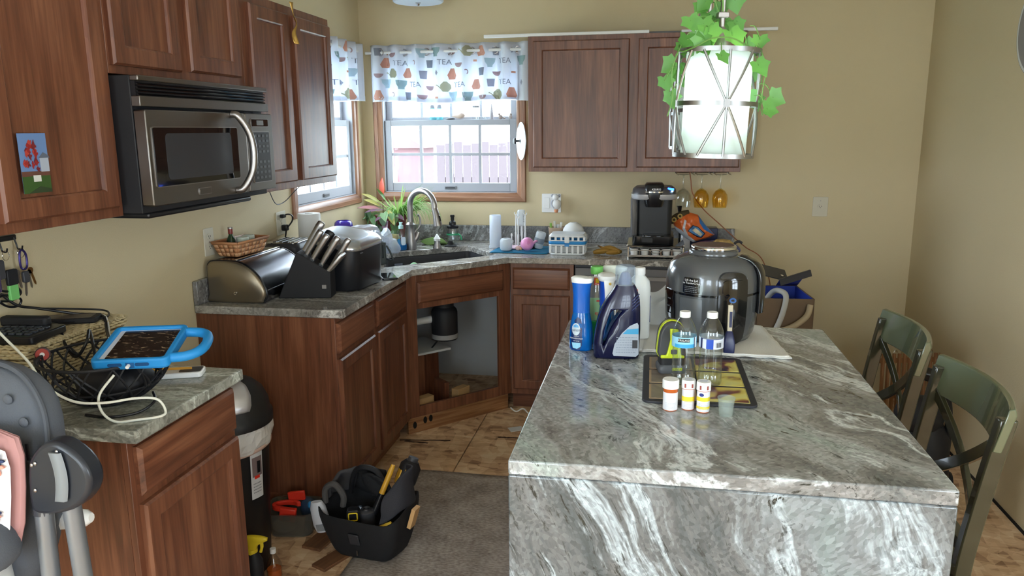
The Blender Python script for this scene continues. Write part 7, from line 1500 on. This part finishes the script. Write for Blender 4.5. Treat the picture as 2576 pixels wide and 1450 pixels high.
# swing flap: silver panel on the dome, facing the room
def dome(a, f_):  # f 0 at lid rim ... 1 at crown
    t_ = [(0,.150,.640), (.3,.146,.67), (.55,.130,.702), (.78,.10,.730), (1,.06,.744)]
    for (x0, r0, z0), (x1, r1, z1) in zip(t_[:-1], t_[1:]):
        if x0 <= f_ <= x1: k = (f_-x0)/(x1-x0); return ((r0+(r1-r0)*k+.004)*math.cos(a), (r0+(r1-r0)*k+.004)*math.sin(a), z0+(z1-z0)*k+.003)
    return (0,0,.745)
MB().sheet(lambda u, v: dome(-2.45+1.95*u+.3*(u-.5)*v*2, .12+.85*v), 16, 14).build('swing_flap', plain('flap_silver', S(196,194,196), .35, .55), bi, solid=.003)
lb_ = lambda k: (lambda u, v: ((.136+k+.045*(v-.0))*math.cos(-.36+u/.137), (.136+k+.045*v)*math.sin(-.36+u/.137), .40+v))
MB().sheet(lambda a, b: lb_(.002)(-.026+.052*a, -.085+.175*b), 8, 4).build('product_label', plain('bin_label', S(206,206,208), .5), bi); MB().sheet(lambda a, b: lb_(.0028)(-.020+.042*a, -.0+.075*b), 8, 3).build('label_picture', plain('bin_picture', S(120,104,104), .5), bi); MB().sheet(lambda a, b: lb_(.0036)(.0+.014*a, .012+.045*b), 4, 2).build('label_bin', M.black, bi)
bar_text(.036, .045, 4, lambda u, v: lb_(.003)(u, v-.045), .3, 4).build('label_print', M.grey, bi); MB().sheet(lambda a, b: lb_(.0034)(-.012+.022*a, -.008+.012*b), 4, 1).build('label_logo', M.red, bi)
# ---- clear tub with red safety frame
tb_ = thing('storage_tub', 'low clear plastic tub on the floor behind the bin', 'tub', (.43, -2.115, 0), .15)
MB().loft([[(x, y, z) for x, y, z in plan(w_, d_, z, .04)] for w_, d_, z in ((.17,.13,0), (.20,.16,.10), (.215,.175,.105), (.20,.16,.105), (.165,.125,.006))], cap=False).build('tub', clear('tub_plastic', S(120,116,108), .5, .15), tb_, smooth=50); MB().prism(rrect(.16, .12, .03, 4), 'z', 0.001, .004).build('bottom', plain('tub_bottom', S(64,58,50), .4), tb_)
MB().ball((-.03,-.03,.035), .05, .035, .03, 14, 8).build('contents', plain('packet_olive', S(120,112,84), .6, var=.4), tb_); MB().ball((.055,.03,.08), .035, .03, .05, 12, 8).build('blue_wrapper', clear('blue_wrap', S(60,80,110), .35, .2), tb_); MB().ball((.075,-.01,.115), .010, .010, .016, 10, 6).build('blue_cap', M.blue, tb_)
rd = thing('clamp_tool', 'bright red-orange open clamp tool resting in the clear tub', 'tool', (.425, -2.14, .06), .2)
rd.scale = (.78, .78, .8)
MB().loft([[(.075*math.cos(a)-.01, .045*math.sin(a), z) for a in [PI*.1+PI*1.35*i/16 for i in range(17)]]+[(.055*math.cos(a)-.01, .030*math.sin(a), z) for a in [PI*.1+PI*1.35*i/16 for i in reversed(range(17))]] for z in (.060,.085)]).build('jaw', M.red, rd, bev=.003); MB().ob((.005,-.04,.045), .085, .03, .07, (0,.15,0)).build('body', M.red, rd, bev=.006); MB().ob((.0,-.057,.03), .035, .004, .022).build('window', M.dgrey, rd)
MB().ob((.03,.055,.10), .09, .018, .05, (0,-.1,0)).build('back_jaw', M.red, rd, bev=.005); MB().cyl((-.06,.05,.10), (.07,.055,.105), .003, seg=8).build('pin', M.chrome, rd); MB().ob((0,.0,.02), .06, .05, .05).build('mount', M.black, rd, bev=.006)
# ---- loose flooring offcuts
for (x, y, l, w_, rz, z, lab) in ((.60,-2.09,.34,.085,1.38,.0005,'brown flooring offcut leaning under the tool bag'), (.695,-2.29,.20,.07,1.15,.0005,'short brown flooring offcut at the tool bag corner')):
    one('floor_offcut', lab, 'board', MB().bx(-l/2, l/2, -w_/2, w_/2, 0, .012), wood('offcut_wood_%d' % int(l*100), S(82,54,36), S(118,80,54), S(140,100,70), 'x', .5), (x, y, z), (0, 0, rz), bev=.0015)
ys = thing('cleaner_spray', 'black spray bottle with a yellow trigger beside the bin', 'spray bottle', (.478, -2.525, 0), -.3)
MB().loft([ovz(.034,.026,0), ovz(.036,.028,.006), ovz(.036,.028,.11), ovz(.016,.014,.145)]).build('bottle', M.blackm, ys, smooth=60); trigger(ys, .142, M.yellow, 1, .4); MB().lathe([(.018,.138), (.018,.155), (0,.156)], 16).build('collar', M.yellow, ys)
oc = thing('oil_bottle', 'small bottle of amber liquid at the foot of the bin', 'bottle', (.515, -2.45, 0)); MB().lathe([(0,0), (.026,0), (.028,.004), (.028,.05), (.02,.07), (.009,.09), (.009,.10), (0,.10)], 20).build('bottle', M.bottle, oc); MB().lathe([(0,.003), (.025,.003), (.026,.035), (0,.035)], 18).build('oil', plain('amber_oil', S(190,92,40), .15), oc); MB().lathe([(.011,.098), (.011,.115), (0,.116)], 14).build('cap', M.white, oc)
one('pry_bar', 'thin steel pry bar lying before the sink cabinet', 'tool', MB().tube([(0,0,.006), (.17,.225,.006)], .0045, 8).ball((0,0,.008), .016, .012, .008, 12, 6), M.dgrey, (.770, -.860, 0))
one('paper_scrap', 'white paper scrap on the subfloor beside the island', 'paper', MB().bx(-.05, .03, -.03, .03, 0, .002), M.whitem, (1.16, -.90, 0), (0, 0, .5))
one('white_bottle_floor', 'white container standing behind the island end', 'bottle', MB().lathe([(0,0), (.035,0), (.037,.004), (.036,.20), (.018,.23), (.018,.25), (0,.25)], 24), plain('shell_white', S(226,206,198), .5), (1.30, -.90, 0))
cable('white cable squiggling along the toe kick right of the sink', [(1.075,-.66,.03), (1.11,-.67,.012), (1.15,-.665,.03), (1.19,-.68,.008), (1.24,-.675,.03), (1.30,-.69,.006)], .004, M.white)
# gouges where old flooring was ripped up: thin splinters lying on the sheet
for (x, y, l, rz, lab) in ((.70,-1.135,.27,.12,'long dark splinter left on the subfloor by the sink cabinet'), (.66,-1.165,.13,-.05,'short dark splinter left on the subfloor'), (1.13,-1.03,.11,.05,'dark scrap of underlay on the subfloor near the island')):
    r3 = random.Random(int(x*100)); m = MB().loft([[(-l/2+l*i/10, .008*k_*(.4+r3.random()) , .0035) for k_ in (-1, 1)]+[(-l/2+l*i/10, 0, .006+.002*r3.random())] for i in range(11)])
    one('floor_splinter', lab, 'debris', m, plain('splinter_%d' % int(l*100), S(66,46,32), .9), (x, y, -.003), (0, 0, rz))

# ---- open tool bag with tools
tbg = thing('tool_bag', 'open black canvas tool bag on the edge of the mat', 'tool bag', (.805, -2.225, .009), -.16)
cv_ = plain('black_canvas', S(24,24,27), .85, bump=.6, bscale=420)
def bag(w_, d_, z, k=0, n=5): return [(x+.006*math.sin(y*40), y+.006*math.sin(x*34), z+k*(abs(x)/.17)**2-k*.35*(1 if y < 0 else -.6)) for x, y in rrect(w_, d_, .055, n)]
MB().loft([bag(.24,.15,0), bag(.27,.175,.010), bag(.325,.215,.085,.005), bag(.36,.245,.150,.03), bag(.362,.248,.178,.05), bag(.34,.225,.172,.05), bag(.325,.21,.10,.01), bag(.26,.16,.02)], cap=True).build('body', cv_, tbg, smooth=60, sub=1)
fcv = plain('flap_canvas', S(44,44,50), .8, bump=.5, bscale=380)
def soft(pts0, pts1, nm, mat, th=.012):
    A, B = spline(pts0, 6), spline(pts1, 6); n = min(len(A), len(B))-1
    MB().sheet(lambda u, v: tuple(A[int(u*n+.5)].lerp(B[int(u*n+.5)], v)+Vector((.006*math.sin(u*11+v*7), .006*math.sin(u*9+v*5), .006*math.sin(v*9+u*4)))), n, 6).build(nm, mat, tbg, solid=th, sub=1)
soft([(.09,-.10,.16), (.16,-.06,.20), (.175,.03,.21), (.13,.10,.20)], [(.10,-.05,.27), (.15,-.01,.34), (.165,.05,.36), (.12,.10,.33)], 'raised_flap', fcv)
soft([(-.15,.10,.19), (-.06,.12,.17), (.03,.12,.17)], [(-.11,.10,.27), (-.05,.09,.31), (.03,.10,.29)], 'raised_flap', cv_)
soft([(-.17,-.03,.20), (-.165,.04,.20), (-.12,.10,.19)], [(-.13,-.05,.28), (-.12,.02,.31), (-.09,.08,.30)], 'raised_flap', plain('flap_grey', S(66,66,70), .8), .016)
soft([(-.02,.06,.19), (.03,.05,.20), (.08,.07,.19)], [(-.05,.04,.29), (.0,.03,.31), (.06,.05,.28)], 'inner_pocket', cv_)
MB().tube(spline([(-.12,.07,.19), (-.09,.05,.28), (-.04,.03,.325), (.02,.04,.31), (.05,.06,.22)], 6), .011, 8).build('handle', M.blackm, tbg)
MB().tube(spline([(-.16,-.05,.20), (-.15,-.06,.26), (-.11,-.06,.285), (-.08,-.05,.24), (-.09,-.04,.19)], 6), .012, 8).build('handle', plain('strap_grey', S(74,72,72), .8), tbg)
MB().ob((0,-.118,.105), .045, .008, .05, (.25, 0, 0)).build('buckle', plain('buckle', S(52,52,56), .4), tbg, bev=.004); MB().ob((.0,-.100,.04), .003, .004, .02).build('zip_pull', M.nickel, tbg)
MB().ob((.125,-.098,.165), .06, .02, .03, (0, -.45, .25)).build('yellow_patch', plain('patch_yellow', S(206,170,52), .6), tbg, bev=.006)
wp_ = thing('white_pouch', 'milky plastic pouch hanging on the left of the tool bag', 'pouch', (.632, -2.265, .10), rot=(.1, -.15, .1)); MB().loft([ovz(.028,.022,0), ovz(.034,.026,.03), ovz(.030,.022,.10), ovz(.022,.010,.125)]).build('pouch', clear('milk_film', S(206,208,216), .2, .4), wp_, smooth=60); MB().ob((.0,-.026,.025), .03, .004, .028).build('label', M.grey, wp_)
dl = thing('drill', 'yellow and black cordless drill sticking up from the tool bag', 'drill', (.880, -2.13, .15), rot=(-.1, .42, .5))
MB().tube([(0,0,0), (0,0,.09)], [.020,.022], 14).build('grip', M.black, dl); MB().loft([plan(.07,.06,.085,.02), plan(.08,.07,.11,.022), plan(.078,.068,.17,.022), plan(.05,.05,.19,.018)]).build('motor_housing', M.blackm, dl, smooth=50)
MB().ob((-.012,-.034,.135), .035, .006, .05, (0, .2, 0)).build('yellow_shell', plain('drill_yellow', S(226,170,50), .4), dl, bev=.003); MB().ob((-.034,-.005,.12), .012, .04, .06).build('yellow_shell', bpy.data.materials['drill_yellow'], dl, bev=.004); MB().lathe([(.022,.185), (.02,.205), (0,.206)], 16).build('chuck', M.dgrey, dl)
lv = thing('pipe_wrench', 'yellow-handled long tool leaning in the tool bag', 'tool', (.815, -2.235, .14), rot=(-.15, .42, .3)); MB().tube([(0,0,0), (0,0,.11)], [.013,.012], 12).build('black_shaft', M.black, lv); MB().tube([(0,0,.08), (0,0,.20), (0,0,.23)], [.012,.011,.008], 12).build('yellow_handle', plain('handle_yellow', S(214,160,50), .4), lv)
tl = thing('tape_measure', 'black and yellow tape measure in the middle of the tool bag', 'tape measure', (.765, -2.285, .16), .3, ); MB().prism(rrect(.05, .05, .012, 4, 0, .025), 'y', -.018, .018).build('case', M.black, tl, bev=.003); ringplate(rrect(.036, .034, .006, 3), rrect(.028, .026, .004, 3), .0, .003, 'yellow_ring', M.yellow, tl, 0).matrix_local = Matrix.Translation((0,-.0185,.025)) @ Matrix.Rotation(PI/2, 4, 'X')
pcl = thing('wood_shim', 'pale wood offcut tucked in the right side of the tool bag', 'wood', (.985, -2.265, .145), rot=(0, .30, -.2)); MB().bx(-.008, .008, -.02, .02, 0, .085).build('piece', plain('pine', S(214,168,112), .6, var=.2), pcl, bev=.001)
bk2 = thing('socket_case', 'round dark sockets lying in the tool bag', 'tool', (.80, -2.24, .12)); MB().lathe([(0,0), (.03,0), (.032,.01), (.032,.06), (.024,.066), (0,.066)], 20).build('case', M.dgrey, bk2); MB().lathe([(.012,.067), (.016,.067), (.016,.072), (.012,.072), (.012,.067)], 16).build('ring', M.nickel, bk2); MB().ball((-.03,.01,.06), .014, .014, .014, 12, 8).build('blue_stone', plain('steel_blue', S(150,170,200), .2, .8), bk2)

# ================================================================ chairs and the corner
chm = plain('green_lacquer', S(58,58,42), .2, coat=.6, var=.25); chr_ = plain('green_rail_sheen', S(98,106,80), .16, coat=1.0, var=.3)  # rail's paler green has reflected window light put into its colour
def chair():
    t = thing('dining_chair', '', 'chair', (0,0,0), 0, 'green cross-back chairs at the island')   # faces -x
    wy = .225
    for s_ in (-1, 1):
        p = [(.215,s_*wy,0), (.178,s_*wy,.25), (.175,s_*wy,.45), (.205,s_*wy,.68), (.240,s_*wy,.885)]
        q = spline(p, 5); MB().loft([[(v.x-.021, v.y-.017, v.z), (v.x+.021, v.y-.017, v.z), (v.x+.021, v.y+.017, v.z), (v.x-.021, v.y+.017, v.z)] for v in q]).build('back_post', chm, t, bev=.004, smooth=50)
        MB().bx(-.205, -.170, s_*.19-.0175, s_*.19+.0175, 0, .43).build('leg', chm, t, bev=.003)
        MB().bx(-.19, .17, s_*.20-.01, s_*.20+.01, .38, .43).build('side_rail', chm, t)
    n = 16
    rings = []
    for i in range(n+1):
        f_ = -1+2*i/n; y = f_*(wy+.022); b_ = .245+.052*(1-f_*f_)
        rings.append([(b_-.040,y,.800), (b_-.018,y,.797), (b_+.008,y,.90), (b_+.002,y,.918), (b_-.012,y,.915)])
    MB().loft(rings).build('top_rail', chr_, t, bev=.003, smooth=50)
    for s_ in (-1, 1):
        pts = [(.190+.055*math.sin(PI*f_)*.5+(.03*f_), s_*(-wy+2*wy*f_)*.94, .535+.265*f_) for f_ in [i/10 for i in range(11)]]
        MB().loft([[(x-.007+(.008 if s_ > 0 else -.008), y, z-.02), (x+.007+(.008 if s_ > 0 else -.008), y, z-.02), (x+.007+(.008 if s_ > 0 else -.008), y, z+.02), (x-.007+(.008 if s_ > 0 else -.008), y, z+.02)] for x, y, z in pts]).build('cross_slat', chm, t, bev=.002, smooth=50)
    MB().bx(.165, .20, -wy, wy, .50, .535).build('lower_rail', chm, t, bev=.002)
    MB().prism(rrect(.42, .44, .04, 5), 'z', .43, .465).build('seat', chm, t, bev=.006); MB().bx(-.19, -.17, -.18, .18, .38, .43).build('front_rail', chm, t)
    MB().bx(-.18, .17, -.006, .006, .18, .21).build('stretcher', chm, t) if 0 else None
    for s_ in (-1, 1): MB().cyl((-.185,s_*.19,.18), (.185,s_*wy*.97,.18), .010, seg=10).build('stretcher', chm, t)
    return t
c1 = chair(); c1['label'] = 'green cross-back chair nearest the camera beside the island'; c1.location = (2.510, -2.555, 0)
c2 = copy_tree(c1); c2['label'] = 'green cross-back chair farther back, near the wall corner'; c2.location = (2.515, -1.93, 0)
# ---- baby walker and folded wooden rack in the corner behind the chairs
rk2 = thing('wooden_rack', 'folded wooden slat rack leaning in the corner behind the far chair', 'rack', (3.20, -.80, .01), rot=(-.12, .12, .62))
wm = plain('rack_wood', S(150,104,66), .5, var=.2)
for k in range(13): MB().bx(-.25+k*.04, -.25+k*.04+.014, 0, .014, 0, .47).build('slat', wm, rk2, bev=.002)
for z in (.06, .24, .42): MB().bx(-.25, .245, .014, .026, z, z+.025).build('cross_bar', wm, rk2)
for k in range(6): MB().tube([(-.24+k*.09+.012*math.cos(a), .01, .475+.012*math.sin(a)) for a in [PI*i/8 for i in range(9)]], .003, 6).build('wire_loop', M.wirechrome, rk2)
st2 = thing('stroller', 'black folded stroller frame standing between the chairs and the wall', 'stroller', (3.03, -1.42, 0), -.2)
for s_ in (-1, 1):
    MB().tube(spline([(s_*.10,.05,.06), (s_*.10,.0,.30), (s_*.085,-.03,.45), (s_*.05,-.05,.58)], 5), .016, 10).build('frame_tube', M.black, st2)
    MB().tube([(s_*.13,.05+.055*math.cos(a),.057+.055*math.sin(a)) for a in [2*PI*i/20 for i in range(20)]], .014, 8, closed=True).build('wheel', M.rubber, st2); MB().cyl((s_*.115,.05,.057), (s_*.145,.05,.057), .02, seg=12).build('hub', M.dgrey, st2)
MB().ob((-.005,-.055,.592), .12, .05, .05, (.5,.2,0)).build('handle_grip', M.black, st2, bev=.014, seg=3); MB().ball((-.02,-.02,.40), .10, .09, .085, 18, 10).build('folded_hood', M.blackm, st2); MB().loft([ovz(.09,.08,.06), ovz(.12,.10,.12), ovz(.11,.09,.30), ovz(.08,.07,.36)]).build('folded_seat', M.blackm, st2, smooth=60)
